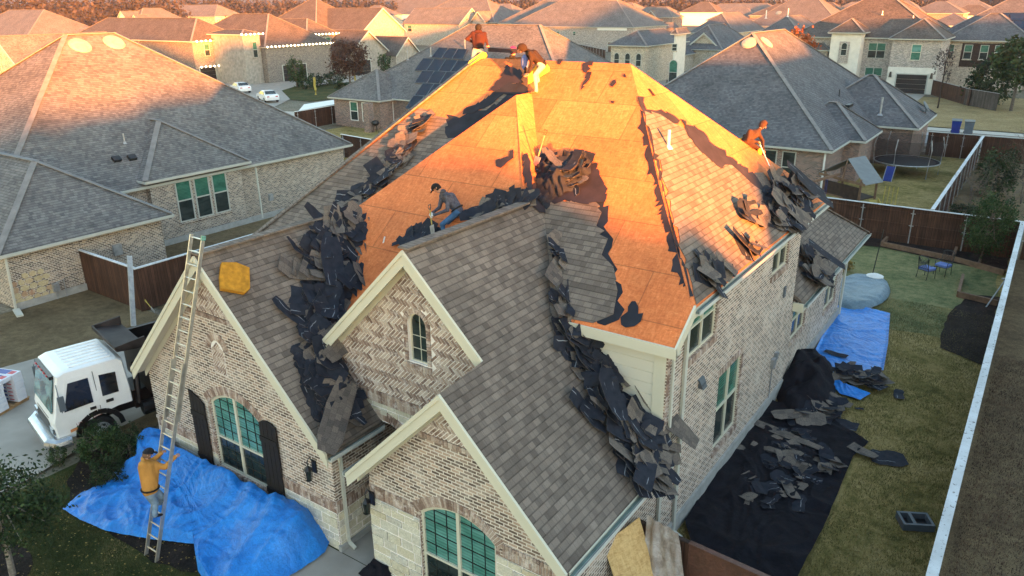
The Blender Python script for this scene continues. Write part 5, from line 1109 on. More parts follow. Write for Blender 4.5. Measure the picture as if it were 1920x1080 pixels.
for x in (1, -1):
    d = sidepanel([(0.28, 0.78), (1.22, 0.98), (1.22, 2.28), (0.55, 2.28), (0.22, 1.3)], 'truck_white', 'door', x=x, th=0.01)
    sidepanel([(0.34, 1.38), (1.1, 1.42), (1.1, 2.16), (0.58, 2.16)], 'glass_cab', 'side_window', x=x, par=d, th=0.022)
    sidepanel([(0.98, 1.2), (1.14, 1.2), (1.14, 1.28), (0.98, 1.28)], 'black_metal', 'handle', x=x, par=d, th=0.03)
    sidepanel([(1.36, 1.5), (1.8, 1.5), (1.82, 2.1), (1.38, 2.14)], 'glass_cab', 'side_window', x=x, th=0.018)
    sidepanel([(1.42, 1.27), (1.62, 1.27), (1.62, 1.36), (1.42, 1.36)], 'black_metal', 'air_vent', x=x, th=0.02)
    sidepanel([(0.38, 0.72), (0.66, 0.77), (0.66, 0.84), (0.38, 0.8)], 'amber', 'marker_light', x=x, th=0.025)
    sidepanel([(1.24, 0.98), (1.255, 0.98), (1.255, 2.3), (1.24, 2.3)], 'black_metal', 'door_seam', x=x, th=0.012)
m = MB(); P = [V((x, 0.085-(z-1.35)*-0.237-0.03, z)) for x, z in ((-0.93, 1.38), (0.93, 1.38), (0.84, 2.32), (-0.84, 2.32))]; m.prism(P, (0, -0.02, 0.0)); m.build('windscreen', 'windscreen', T)
m = MB(); m.bar((-0.8, 0.27, 2.36), (0.8, 0.27, 2.36), 0.1, 0.1); o = m.build('sun_visor', 'black_metal', T); m = MB()
for i in range(5): m.box(-0.6+i*0.28, -0.5+i*0.28, 0.19, 0.24, 2.35, 2.4)
m.build('marker_light', 'red_lens', o)
m = MB(); m.prism([(-0.6, -0.015, 0.75), (0.6, -0.015, 0.75), (0.6, 0.03, 1.15), (-0.6, 0.03, 1.15)], (0, -0.02, 0)); m.build('grille', 'black_metal', T)
for x in (-0.82, 0.82): m = MB(); m.box(x-0.17, x+0.17, -0.03, 0.05, 0.72, 0.93); m.build('headlight', 'chrome', T)
m = MB(); m.tube([(-1.12, 0.35, 0.5), (-1.12, 0.0, 0.5), (-0.9, -0.14, 0.5), (0.9, -0.14, 0.5), (1.12, 0.0, 0.5), (1.12, 0.35, 0.5)], 0.17, 10); m.build('bumper', 'chrome', T, smooth=False)
def wheel(x, y, r=0.44, w=0.26):
    m = MB(); s = 1 if x > 0 else -1; ps = [(x-s*w/2, y, r), (x-s*w/2+s*0.03, y, r), (x+s*w/2-s*0.03, y, r), (x+s*w/2, y, r)]; m.tube(ps, [r*0.93, r, r, r*0.93], 28); t = m.build('wheel', 'rubber', T, smooth=False)
    m = MB(); m.tube([(x+s*w/2-0.0, y, r), (x+s*w/2+s*0.012, y, r)], r*0.62, 24); m.tube([(x+s*w/2, y, r), (x+s*(w/2+0.05), y, r)], [r*0.28, r*0.2], 14)
    m.use('rubber' ) if False else None
    rim = m.build('rim', 'galvanised', t); h = MB()
    for k in range(6): a = k*math.pi/3; c = V((x+s*(w/2+0.014), y+math.cos(a)*r*0.44, r+math.sin(a)*r*0.44)); h.tube([c, c+V((s*0.004, 0, 0))], r*0.1, 8); h.build('hub_hole', 'black_metal', rim); h = MB()
for x in (0.92, -0.92): wheel(x, 1.15); wheel(x, 4.9)
for x in (1, -1):
    m = MB(); pts = [V((x*1.08, 1.15+0.6*math.cos(t), 0.5+0.58*math.sin(t))) for t in [i*math.pi/8 for i in range(9)]]
    for a, b in zip(pts, pts[1:]): m.bar(a, b, 0.14, 0.05, (x, 0, 0.01))
    m.build('wheel_arch', 'truck_black', T)
m = MB()
for x in (0.4, -0.4): m.box(x-0.06, x+0.06, 1.5, 6.9, 0.55, 0.8)
m.box(-0.5, 0.5, 2.3, 2.9, 0.5, 1.1); m.tube([(0.8, 2.4, 0.6), (0.8, 3.3, 0.6)], 0.22, 12); m.box(0.6, 1.0, 3.4, 4.0, 0.4, 0.75); m.build('chassis', 'truck_black', T)
m = MB()
m.box(-1.15, 1.15, 2.75, 7.2, 0.98, 1.06); m.box(1.09, 1.15, 2.77, 7.14, 1.07, 2.35); m.box(-1.15, -1.09, 2.77, 7.14, 1.07, 2.35); m.box(-1.15, 1.15, 2.69, 2.74, 1.07, 2.6)
for y in (3.5, 4.3, 5.1, 5.9, 6.7): m.box(1.152, 1.2, y, y+0.08, 1.0, 2.34)
m.box(1.08, 1.22, 2.78, 7.2, 2.352, 2.43); m.box(-1.22, -1.08, 2.78, 7.2, 2.352, 2.43); m.box(-1.15, 1.15, 7.15, 7.2, 1.0, 2.0); bed = m.build('dump_body', 'truck_black', T)
m = MB(); m.hexa([V(p) for p in ((-1.1, 1.95, 2.72), (1.1, 1.95, 2.72), (1.1, 2.76, 2.62), (-1.1, 2.76, 2.62), (-1.1, 1.95, 2.78), (1.1, 1.95, 2.78), (1.1, 2.76, 2.68), (-1.1, 2.76, 2.68))])
for x in (-1.1, 1.04): m.hexa([V(p) for p in ((x, 1.95, 2.7), (x+0.06, 1.95, 2.7), (x+0.06, 2.76, 2.62), (x, 2.76, 2.62), (x, 1.95, 2.86), (x+0.06, 1.95, 2.86), (x+0.06, 2.76, 2.95), (x, 2.76, 2.95))])
m.bar((-1.1, 1.95, 2.8), (1.1, 1.95, 2.8), 0.05, 0.12); m.build('cab_shield', 'rusty_black', bed)
m = MB(); m.tube([(1.0, 2.3, 0.9), (1.0, 2.35, 1.6), (0.95, 2.4, 2.2)], 0.05, 8); m.tube([(0.5, 2.45, 1.1), (0.5, 2.5, 2.0)], 0.09, 10); m.build('exhaust', 'rusty_black', T)
for x in (1, -1):
    m = MB(); m.tube([(x*0.98, 0.3, 2.2), (x*1.3, 0.25, 2.05), (x*1.34, 0.25, 1.5)], 0.012, 6); m.box(x*1.34-0.03, x*1.34+0.03, 0.2, 0.36, 1.55, 1.98); m.build('mirror', 'grey_plastic', T)
def text(s, parent, mat, mw, size, ext=0.004, **tg):
    c = bpy.data.curves.new('t', 'FONT'); c.body = s; c.size = size; c.extrude = ext; c.align_x = 'CENTER'; o = bpy.data.objects.new('t', c); COL.objects.link(o)
    dg = bpy.context.evaluated_depsgraph_get(); dg.update(); me = bpy.data.meshes.new_from_object(o.evaluated_get(dg)); bpy.data.objects.remove(o, do_unlink=True)
    me.materials.clear(); me.materials.append(M(mat)); q = bpy.data.objects.new('lettering', me); COL.objects.link(q); q.parent = parent
    if parent is not None and parent.name in WORLDS: q.matrix_parent_inverse = Matrix.LocRotScale(parent.location, parent.rotation_euler, None).inverted()
    q.matrix_local = mw if parent is None or parent.name not in WORLDS else mw; return tag(q, **tg)
plain('ink_red', (0.35, 0.12, 0.1), 0.7); plain('ink_white', (0.7, 0.7, 0.7), 0.7); plain('ink_black', (0.02, 0.02, 0.02), 0.7)
text('USDOT 2332733', T, 'ink_red', Matrix.Translation((1.09, 0.98, 0.93)) @ Matrix.Rotation(R(90), 4, 'Z') @ Matrix.Rotation(R(90), 4, 'X') @ Matrix.Rotation(R(10), 4, 'Z'), 0.12)

# shingle bundles on a pallet
plain('wrap_white', (0.62, 0.64, 0.70), 0.4, var=0.1); plain('wrap_blue', (0.03, 0.07, 0.32), 0.4, var=0.2, scale=5); plain('wrap_red', (0.5, 0.04, 0.06), 0.4)
pr = R(20); pl0 = V((-26.3, 8.2, 0))
pal = thing('wood_pallet', 'wooden pallet under the wrapped shingle bundles at the left edge', 'pallet', pl0, pr)
m = MB()
for i in range(5): m.box(-1.0, 1.0, -0.6+i*0.27, -0.48+i*0.27, 0.10, 0.125)
for x in (-0.9, 0, 0.9): m.box(x-0.04, x+0.04, -0.6, 0.6, 0.0, 0.10)
m.build('slat', 'wood_raw', pal)
bun = thing('shingle_bundle', 'wrapped blue and white shingle bundle in the pallet stack beside the truck', 'shingle bundle', (0, 0, 0), pr, 'wrapped shingle bundles on the pallet')
m = MB(); m.box(-0.49, 0.49, -0.165, 0.165, 0, 0.13); m.build('wrapper', 'wrap_white', bun)
m = MB(); m.box(-0.44, 0.1, -0.169, 0.169, 0.035, 0.095); m.box(-0.4, 0.2, -0.13, 0.13, 0.128, 0.133); m.build('label_band', 'wrap_blue', bun)
m = MB(); m.box(0.16, 0.34, -0.169, 0.169, 0.05, 0.08); m.box(0.22, 0.42, -0.1, 0.1, 0.129, 0.134); m.build('red_stripe', 'wrap_red', bun)
cnt = 0
for lay in range(7):
    for j in range(3):
        for i in range(2):
            if lay < 6 and j == 1: continue
            o = bun if cnt == 0 else copy_tree(bun); cnt += 1
            lx, ly = -0.5+i*1.0+random.Random(cnt).uniform(-.02, .02), -0.36+j*0.36; o.location = pl0+Matrix.Rotation(pr, 3, 'Z') @ V((lx, ly, 0.126+lay*0.137))

# ---------------------------------------------------------------- tarps and ground sheets
def tarp(name, pts, hfn, mat, label, cat='tarp', nr=70, nb=320, z0=0.05, th=False):
    "pts: outline on the ground (world xy); rings shrink to the centre"
    P = [V((x, y, 0)) for x, y in pts]; L = [0]
    for i in range(len(P)): L.append(L[-1]+(P[(i+1) % len(P)]-P[i]).length)
    B = []
    for k in range(nb):
        s = L[-1]*k/nb; i = max(j for j in range(len(P)) if L[j] <= s+1e-9); t = (s-L[i])/(L[i+1]-L[i]); B.append(P[i].lerp(P[(i+1) % len(P)], t))
    c = sum(B, V((0, 0, 0)))/nb; m = MB(); rings = []
    for r in range(nr+1):
        f = 1-r/nr*0.995; ring = []
        for b in B:
            p = c.lerp(b, f); ring.append(V((p.x, p.y, z0+hfn(p.x, p.y, f))))
        rings.append(ring)
    for A, B2 in zip(rings, rings[1:]):
        for k in range(nb): j = (k+1) % nb; m.face([A[k], A[j], B2[j], B2[k]])
    return m.build(name, mat, smooth=True, label=label, cat=cat)
def ridges(x, y, s, a, ang=0.6, seed=0):
    wx, wy = noise.noise(V((x*.7, y*.7, seed+11)))*.9, noise.noise(V((x*.7, y*.7, seed+31)))*.9; x += wx; y += wy; u = x*math.cos(ang)+y*math.sin(ang); v = -x*math.sin(ang)+y*math.cos(ang)
    n1 = 1-abs(noise.noise(V((u*s, v*s*0.35, seed))))*2; n2 = 1-abs(noise.noise(V((u*s*2.3, v*s*0.9, seed+5))))*2; return a*(max(0, n1)**1.25*0.6+max(0, n2)**1.1*0.3)
FT = [onz(*q) for q in ((118, 958), (150, 930), (205, 905), (222, 880), (250, 880), (258, 845), (300, 822), (330, 850))]
ft_ = [(p.x, p.y) for p in FT]+[(-18.4, 9.45), (-16.6, 9.5), (-14, 9.5), (-12.5, 9.45)]+[(onz(*q).x, onz(*q).y) for q in ((626, 1003), (610, 1040), (560, 1075), (480, 1120), (400, 1120), (372, 1075), (368, 1025), (280, 1015), (200, 1000), (150, 978))]
def hf(x, y, f):
    h = 0.75*math.exp(-((y-9.3)/0.75)**2)*(1 if x > -19 else 0.3)+0.25*math.exp(-(((x+13)/0.9)**2+((y-8.4)/0.7)**2))+0.22*math.exp(-(((x+16.6)/1.6)**2+((y-8.0)/0.6)**2))
    e = min(1, (1-f)*7); return (h*e+ridges(x, y, 1.3, 0.17, 0.5, 1)*e+ridges(x, y, 0.9, 0.12, 2.0, 9)*e)+0.035*ridges(x, y, 5, 1, 1.2, 4)+0.012*ridges(x, y, 12, 1, 0.2, 4)
tarp('tarp', ft_, hf, 'tarp_blue', 'large crumpled bright blue tarp under the ladder along the front wall')
bt = [(onz(*q).x, onz(*q).y) for q in ((1574, 570), (1605, 578), (1668, 592), (1664, 650), (1655, 702), (1640, 712), (1560, 705), (1522, 672))]
tarp('tarp', bt, lambda x, y, f: ridges(x, y, 1.2, 0.05, 1.57, 3)+0.02*ridges(x, y, 6, 1, .4, 2)+0.12*math.exp(-((f-1)/0.05)**2)*0.4, 'tarp_blue', 'smaller flat blue tarp on the back lawn beside the teal cover')
bt2 = [(onz(*q).x, onz(*q).y) for q in ((1552, 705), (1575, 722), (1612, 735), (1632, 742), (1612, 754), (1575, 742), (1553, 722))]
tarp('tarp', bt2, lambda x, y, f: 0.15*(1-f)+ridges(x, y, 3, 0.06, 0.8, 7), 'tarp_blue', 'rolled blue tarp edge poking out below the dumped shingles', nr=12, nb=80)
sh = [(onz(*q).x, onz(*q).y) for q in ((1283, 985), (1330, 905), (1400, 815), (1440, 757), (1490, 770), (1560, 790), (1628, 835), (1600, 860), (1580, 905), (1550, 980), (1500, 1078), (1480, 1120), (1400, 1120), (1300, 1050))]
tarp('ground_sheet', sh, lambda x, y, f: 0.02+ridges(x, y, 1.6, 0.09, 0.3, 11)+0.05*max(0, math.sin(y*2.6+0.6*math.sin(x)))**8+0.05*max(0, math.sin(x*2.2+.3*math.sin(y)))**10, 'tarp_black', 'wide black ground sheet along the foot of the brick side wall', 'ground sheet')
cv = [(onz(*q).x, onz(*q).y) for q in ((1450, 735), (1455, 700), (1480, 668), (1530, 662), (1560, 690), (1568, 730), (1560, 770), (1540, 785), (1490, 790), (1462, 765))]
tarp('grill_cover', cv, lambda x, y, f: 0.85*min(1, (1-f)*1.7)**0.8*(0.75+0.5*noise.noise(V((x*1.5, y*1.5, 2))))+ridges(x, y, 2.0, 0.14, 0.2, 6)*min(1, (1-f)*4), 'tarp_black', 'large object under a black cover against the brick side wall', 'covered object', nr=30, nb=120)
tl = [(-5.2+0.3, 30.9)]; tl = [(-5.4+1.15*math.cos(t), 33.9+2.4*math.sin(t)) for t in [k*math.pi/12 for k in range(24)]]
tarp('round_cover', tl, lambda x, y, f: 0.22*min(1, (1-f)*5)**0.5+ridges(x, y, 1.5, 0.08, 1, 4), 'tarp_teal', 'round teal cover over a low tub on the rear patio', 'cover', nr=24, nb=90)

# ---------------------------------------------------------------- plants
def crown(m, c, r, n, leaf, rd, clumps=26, flat=0.8, hollow=0.35):
    c = V(c); cl = []
    for _ in range(clumps):
        d = V((rd.gauss(0, 1), rd.gauss(0, 1), rd.gauss(0, 1))).normalized()*rd.uniform(hollow, 1)**0.6; cl.append((c+V((d.x*r[0], d.y*r[1], d.z*r[2])), rd.uniform(0.18, 0.42), rd.uniform(0, 0.6)))
    for _ in range(n):
        p, s, tone = rd.choice(cl); d = V((rd.gauss(0, 1), rd.gauss(0, 1), rd.gauss(0, 1)))*0.5; q = p+V((d.x*r[0]*s, d.y*r[1]*s, d.z*r[2]*s))
        a = V((rd.gauss(0, 1), rd.gauss(0, 1), rd.gauss(0, 1))).normalized(); b = a.cross(V((rd.gauss(0, 1), rd.gauss(0, 1), rd.gauss(0, 1)))).normalized(); l = leaf*rd.uniform(0.6, 1.3)
        m.rnd = min(1, max(0, tone+rd.uniform(-0.1, 0.4))); m.face([q-a*l, q+b*l*0.55, q+a*l, q-b*l*0.55])
def tree(name, label, base, h, cr, leafmat_, n=1800, leaf=0.07, trunk=0.07, lean=(0, 0), cat='tree', seed=1, clumps=26, barkm='bark', cz=None, limbs=7, **k):
    rd = random.Random(seed); b = V(base); T_ = wthing(name, label, cat, b, k.get('group')); top = b+V((lean[0], lean[1], h-cr[2]*0.9)); cc = b+V((lean[0]*1.2, lean[1]*1.2, (cz or h-cr[2])))
    m = MB(); m.tube([b-V((0, 0, 0.1)), b.lerp(top, 0.5)+V((0.03, 0, 0)), top, cc+V((0, 0, cr[2]*0.4))], [trunk*1.3, trunk, trunk*0.75, trunk*0.2], 8)
    for i in range(limbs):
        t = rd.uniform(0.55, 1.0); s = b.lerp(top, t) if rd.random() < 0.5 else top; a = rd.uniform(0, 6.28); e = cc+V((math.cos(a)*cr[0]*0.8, math.sin(a)*cr[1]*0.8, rd.uniform(-0.5, 0.8)*cr[2])); mid = s.lerp(e, 0.5)+V((0, 0, 0.1*h*rd.random()))
        m.tube([s, mid, e], [trunk*0.5, trunk*0.3, trunk*0.1], 5)
    m.build('trunk', barkm, T_); m = MB(); crown(m, cc, cr, n, leaf, rd, clumps); m.build('crown', leafmat_, T_); return T_
def bush(label, base, r, n, leafm='leaf_mid', leaf=0.05, seed=1, cat='bush', group=None, name='bush', clumps=22):
    return tree(name, label, base, r[2]*1.9, r, leafm, n, leaf, 0.03, cat=cat, seed=seed, clumps=clumps, cz=r[2]*0.95, limbs=9, group=group)
tree('tree', 'small leafy evergreen oak in a mulch ring at the lower left corner', (-17.25, 4.9, 0), 3.1, (1.2, 1.1, 1.1), 'leaf_dark', 7000, 0.05, 0.06, (0.3, 0.0), seed=3, clumps=60, barkm='bark_pale', limbs=14)
bush('big dark green shrub in front of the truck wheel', (-20.0, 8.5, 0), (0.62, 0.55, 0.62), 3600, 'leaf_holly', 0.035, 4, clumps=40)
bush('dark shrub between the big shrub and the tarp corner', (-19.25, 8.9, 0), (0.6, 0.5, 0.6), 3000, 'leaf_dark', 0.035, 5, clumps=36)
bush('low brownish shrub at the left tip of the blue tarp', (-18.75, 8.0, 0), (0.62, 0.42, 0.42), 2200, 'leaf_dark', 0.032, 6, clumps=34)
bush('small yellow green shrub at the driveway edge', (-20.9, 7.75, 0), (0.3, 0.27, 0.32), 900, 'leaf_mid', 0.03, 7)
bush('purple brown shrub behind the truck nose', (-25.6, 10.2, 0), (0.45, 0.45, 0.5), 900, 'leaf_rust', 0.04, 8)
bush('tiny shrub under the left gable window', (-14.6, 9.35, 0), (0.35, 0.16, 0.28), 700, 'leaf_rust', 0.03, 9)
tree('tree', 'round headed evergreen tree in the back corner bed', (-1.55, 41.2, 0), 3.5, (0.95, 0.9, 1.35), 'leaf_holly', 6500, 0.055, 0.07, (0.1, 0), seed=12, clumps=70, cz=1.95)
bush('ornamental yellow grass tuft beside the patio heater', (-6.6, 36.6, 0), (0.5, 0.4, 0.25), 500, 'leaf_yellow', 0.06, 13)
def bare(label, base, h, w, n, seed, lean=(0, 0), mat='twig', cat='bare tree', name='bare_tree', trunk=0.04, stems=3):
    rd = random.Random(seed); T_ = wthing(name, label, cat, V(base)); m = MB().use('bark'); tw = MB().use(mat); tips = []
    def grow(p, d, L, r, lev):
        e = p+d*L; m.tube([p, p.lerp(e, 0.5)+V((rd.uniform(-1, 1), rd.uniform(-1, 1), 0))*L*0.05, e], [r, r*0.8, r*0.55], 5 if lev > 1 else 6, cap=False)
        if lev >= 4: return
        for _ in range(3 if lev < 3 else n):
            dd = (d+V((rd.gauss(0, 0.5), rd.gauss(0, 0.5), rd.gauss(0.1, 0.35)))*w).normalized(); grow(e if rd.random() < 0.6 else p.lerp(e, rd.uniform(.4, .9)), dd, L*rd.uniform(0.55, 0.85), r*0.5, lev+1)
    for _ in range(stems): grow(V(base)-V((0, 0, 0.05)), V((rd.gauss(lean[0], 0.25), rd.gauss(lean[1], 0.25), 1)).normalized(), h*0.34, trunk, 0)
    m.build('branches', None, T_); return T_
bare('leafless many stemmed tree behind the back fence', (-1.2, 46.5, 0), 4.2, 1.2, 4, 21, mat='twig')
bare('leafless shrub mass right of the evergreen in the shrub yard', (-0.6, 55.5, 0), 4.2, 1.3, 4, 22)
bare('leafless leaning tree at the right edge of the shrub yard', (-1.0, 63.5, 0), 5.2, 1.2, 4, 23)
bare('leafless shrub in front of the evergreen beside the frosted fence', (-3.0, 52.0, 0), 3.4, 1.3, 4, 24)
bush('dark evergreen shrub in the yard right of the trampoline', (-2.2, 57.2, 0), (1.3, 1.5, 1.5), 3600, 'leaf_dark', 0.09, 25, clumps=40)
bush('low dark groundcover shrub beside the frosted fence', (-3.0, 49.0, 0), (0.8, 1.6, 0.5), 1600, 'leaf_dark', 0.07, 26)
c = onz(1895, 208); tree('tree', 'broad leafed evergreen on two trunks at the right edge', (c.x, c.y, 0), 7.4, (2.5, 2.3, 2.6), 'leaf_mid', 3800, 0.24, 0.14, seed=31, clumps=50, cz=5.0)
c = onz(1845, 196); bush('rounded dark evergreen before the grey fence', (c.x, c.y, 0), (2.2, 1.8, 2.6), 2600, 'leaf_dark', 0.2, 32, clumps=34)
c = onz(1758, 203); tree('sapling', 'slim staked sapling on the dry verge across the rear street', (c.x, c.y, 0), 6.8, (1.2, 1.2, 2.0), 'twig', 420, 0.12, 0.07, seed=33, barkm='wood_dark')
c = at(1500, 96); tree('tree', 'orange red leaved tree above the steep hip roof', (c.x, c.y, 0), 8.4, (2.9, 2.6, 2.6), 'leaf_red', 3000, 0.2, 0.12, seed=34, clumps=40, cz=5.8)
c = onz(657, 165); tree('tree', 'round rust brown leaved tree by the black garage', (c.x, c.y, 0), 7.2, (2.9, 2.7, 2.6), 'leaf_rust', 5200, 0.17, 0.12, seed=35, clumps=50, cz=4.4)
c = onz(722, 150); tree('conifer', 'small pointed conifer right of the black garage door', (c.x, c.y, 0), 4.6, (1.2, 1.2, 2.0), 'leaf_holly', 1500, 0.15, 0.1, seed=36, cz=2.2)
c = onz(557, 163); tree('conifer', 'cone shaped evergreen beside the wide garage door', (c.x, c.y, 0), 5.4, (1.3, 1.3, 2.4), 'leaf_holly', 1800, 0.15, 0.1, seed=37, cz=2.5)
for i, (px, py, r) in enumerate([(590, 163, 1.2), (612, 160, 1.1), (630, 157, 1.2), (645, 172, 1.0), (575, 167, 1.0)]):
    c = onz(px, py); bush('clipped dark shrub in the hedge row before the string-light house', (c.x, c.y, 0), (r*1.5, r, r*0.8), 500, 'leaf_dark', 0.16, 40+i, group='clipped shrubs in the hedge row')
rd = random.Random(9); W3 = MB()
for px in range(-220, 2150, 9):
    for row in range(3 if px < 1300 else 2):
        D = (400 if px < 330 else 520)+row*18+rd.uniform(-8, 8); c = at(px+rd.uniform(-5, 5), D); hh = rd.uniform(11, 17)*(1.0 if px < 1000 else 0.85); crown(W3, c+V((0, 0, hh*0.5)), (5.5, 5.5, hh*0.52), 150, 1.0, rd, 12, hollow=0.1)
W3.build('distant_woods', 'woods', label='leafless purple brown woods closing the view', cat='woods', kind='stuff')
W4 = MB()
for px in range(30, 175, 4):
    for row in range(5):
        c = at(px, 250+row*16+rd.uniform(-6, 6)); hh = rd.uniform(7, 9.5); crown(W4, c+V((0, 0, hh*0.5)), (4, 4, hh*0.5), 110, 0.7, rd, 12, hollow=0.1)
W4.build('thicket', 'woods', label='dark leafless thicket left of the white stucco house', cat='woods', kind='stuff')
for i, (px, D, h) in enumerate([(640, 300, 9), (985, 230, 7), (1210, 210, 6), (1090, 150, 3.4), (1105, 135, 3.0), (1015, 300, 8), (1560, 170, 6), (880, 330, 8), (420, 290, 8), (1750, 150, 4)]):
    c = at(px, D); tree('tree', ['dark tree behind the two sunlit roofs, left of centre', 'dark trees at the end of the small yellow gable', 'dark conifer over the brown twin gables', 'brown bush in the yard below the brown garage doors', 'green bush beside the brown garage doors', 'grey tree behind the white gable panel house', 'bare tree over the orange leaved tree', 'grey tree among the farthest roofs, left of centre', 'thin tree behind the string-light roof', 'small bush under the right solar roof porch'][i], (c.x, c.y, 0), h, (h*.35, h*.35, h*.4), ['leaf_dark', 'twig', 'leaf_dark', 'leaf_rust', 'leaf_holly', 'twig', 'twig', 'twig', 'twig', 'leaf_dark'][i], 700, h*0.045, 0.12, seed=60+i)

# ---------------------------------------------------------------- yard things
c0 = V((-8.05, 61.3, 0)); tp = thing('trampoline', 'round netted trampoline on the lawn behind the red brick garage', 'trampoline', c0); r_ = 2.15
m = MB(); m.tube([(r_*math.cos(t), r_*math.sin(t), 0.9) for t in [k*math.pi/20 for k in range(41)]], 0.045, 6); m.build('frame', 'galvanised', tp)
m = MB(); m.face([(r_*0.9*math.cos(k*math.pi/18), r_*0.9*math.sin(k*math.pi/18), 0.88) for k in range(36)]); m.build('mat', 'fabric_screen', tp)
m = MB()
for k in range(36): a, b = k*math.pi/18, (k+1)*math.pi/18; m.face([(r_*0.88*math.cos(a), r_*.88*math.sin(a), .9), (r_*math.cos(a), r_*math.sin(a), .93), (r_*math.cos(b), r_*math.sin(b), .93), (r_*.88*math.cos(b), r_*.88*math.sin(b), .9)])
m.build('edge_pad', 'tarp_black', tp)
for k in range(6):
    a = k*math.pi/3+0.3; x, y = r_*math.cos(a), r_*math.sin(a); m = MB(); m.tube([(x, y, 0), (x*1.02, y*1.02, 1.0), (x*1.06, y*1.06, 2.0), (x*0.98, y*0.98, 2.7)], 0.035, 6); m.build('pole', 'galvanised', tp)
s = NT('safety_net', 0.9); s.color((0.02, 0.02, 0.022)); s.b.inputs['Alpha'].default_value = 0.42
m = MB()
for k in range(36): a, b = k*math.pi/18, (k+1)*math.pi/18; m.face([(r_*math.cos(a), r_*math.sin(a), .92), (r_*math.cos(b), r_*math.sin(b), .92), (r_*math.cos(b), r_*math.sin(b), 2.55), (r_*math.cos(a), r_*math.sin(a), 2.55)])
m.build('net', 'safety_net', tp)
ld = thing('blue_slide', 'blue plastic slide board leaning on the trampoline', 'slide', (-8.6, 58.3, 0)); m = MB(); m.hexa([V(p) for p in ((-.25, -.5, 0), (.25, -.5, 0), (.25, .35, .85), (-.25, .35, .85), (-.25, -.5, .05), (.25, -.5, .05), (.25, .35, .9), (-.25, .35, .9))]); m.build('chute', 'blue_plastic', ld)
m = MB(); [m.tube([(x, -.55, 0), (x, .4, 0.95)], 0.025, 6) for x in (-.28, .28)]; m.build('rail', 'galvanised', ld)
ps = wthing('playset', 'timber playset with ribbed roof, swing beam and yellow slide behind the back fence', 'playset', (-8.7, 48.2, 0))
m = MB()
A, Bp, Cc, Dd = V((-9.55, 48.8, 2.95)), V((-8.9, 50.3, 2.95)), V((-8.0, 46.4, 2.0)), V((-7.3, 47.9, 2.0)); E_, F_ = V((-11.1, 48.4, 2.0)), V((-10.4, 50.0, 2.0))
rm = MB().use('ribbed_roof')
for i in range(7):
    t0, t1 = i/7, (i+0.96)/7; slab(rm, [A.lerp(Bp, 0)+(Cc-A)*t0+V((0, 0, .02)), Bp+(Dd-Bp)*t0+V((0, 0, .02)), Bp+(Dd-Bp)*t1, A+(Cc-A)*t1], 0.03); slab(rm, [A+(E_-A)*t0+V((0, 0, .02)), Bp+(F_-Bp)*t0+V((0, 0, .02)), Bp+(F_-Bp)*t1, A+(E_-A)*t1], 0.03)
rm.build('roof', None, ps)
m = MB()
for p in ((-10.6, 48.2), (-9.9, 49.9), (-8.3, 46.9), (-7.7, 48.3)): m.box(p[0]-.06, p[0]+.06, p[1]-.06, p[1]+.06, 0, 2.2)
m.bar((-11.0, 48.35, 2.0), (-8.0, 46.4, 2.0), 0.05, 0.14); m.bar((-10.6, 48.2, 0.9), (-8.3, 46.9, 0.9), 0.05, 0.1); m.bar((-9.5, 47.6, 2.0), (-9.55, 48.8, 2.9), 0.05, 0.1); m.build('frame', 'wood_timber', ps)
m = MB(); m.prism([(-10.6, 48.2, 0.9), (-8.3, 46.85, 0.9), (-8.3, 46.85, 1.7), (-10.6, 48.2, 1.7)], (0.03, 0.05, 0)); m.prism([(-10.6, 48.2, 1.0), (-8.3, 46.9, 1.0), (-7.7, 48.3, 1.0), (-9.9, 49.9, 1.0)], (0, 0, -0.05)); m.build('board_wall', 'wood_dark', ps)
m = MB(); m.bar((-10.9, 43.9, 2.15), (-9.7, 47.8, 2.2), 0.1, 0.15); [m.bar((-10.9, 43.9, 2.1), (-10.9+s_*0.8, 43.6, 0), 0.08, 0.08) for s_ in (-1, 1)]; m.build('swing_beam', 'wood_timber', ps)
for t in (0.3, 0.62):
    p = V((-10.9, 43.9, 2.15)).lerp(V((-9.7, 47.8, 2.2)), t); m = MB(); [m.tube([p+V((.1, dy, 0)), p+V((.1, dy, -1.5))], 0.012, 4) for dy in (-.2, .2)]; m.box(p.x-.02, p.x+.22, p.y-.25, p.y+.25, 0.62, 0.67); m.build('swing', 'blue_plastic', ps)
m = MB(); pts = [V((-7.6, 47.4, 1.0)), V((-7.2, 46.6, 0.7)), V((-6.9, 45.9, 0.3)), V((-6.7, 45.2, 0.15))]
for a, b in zip(pts, pts[1:]): m.bar(a, b, 0.5, 0.04); m.bar(a+V((.25, 0, .08)), b+V((.25, 0, .08)), 0.05, 0.15)
m.build('slide', 'yellow_plastic', ps)
m = MB(); [m.tube([(-7.0+i*.22, 46.6, 0), (-7.0+i*.22, 46.9, 2.0)], 0.02, 5) for i in range(4)]; m.build('climbing_rope', 'yellow_plastic', ps)
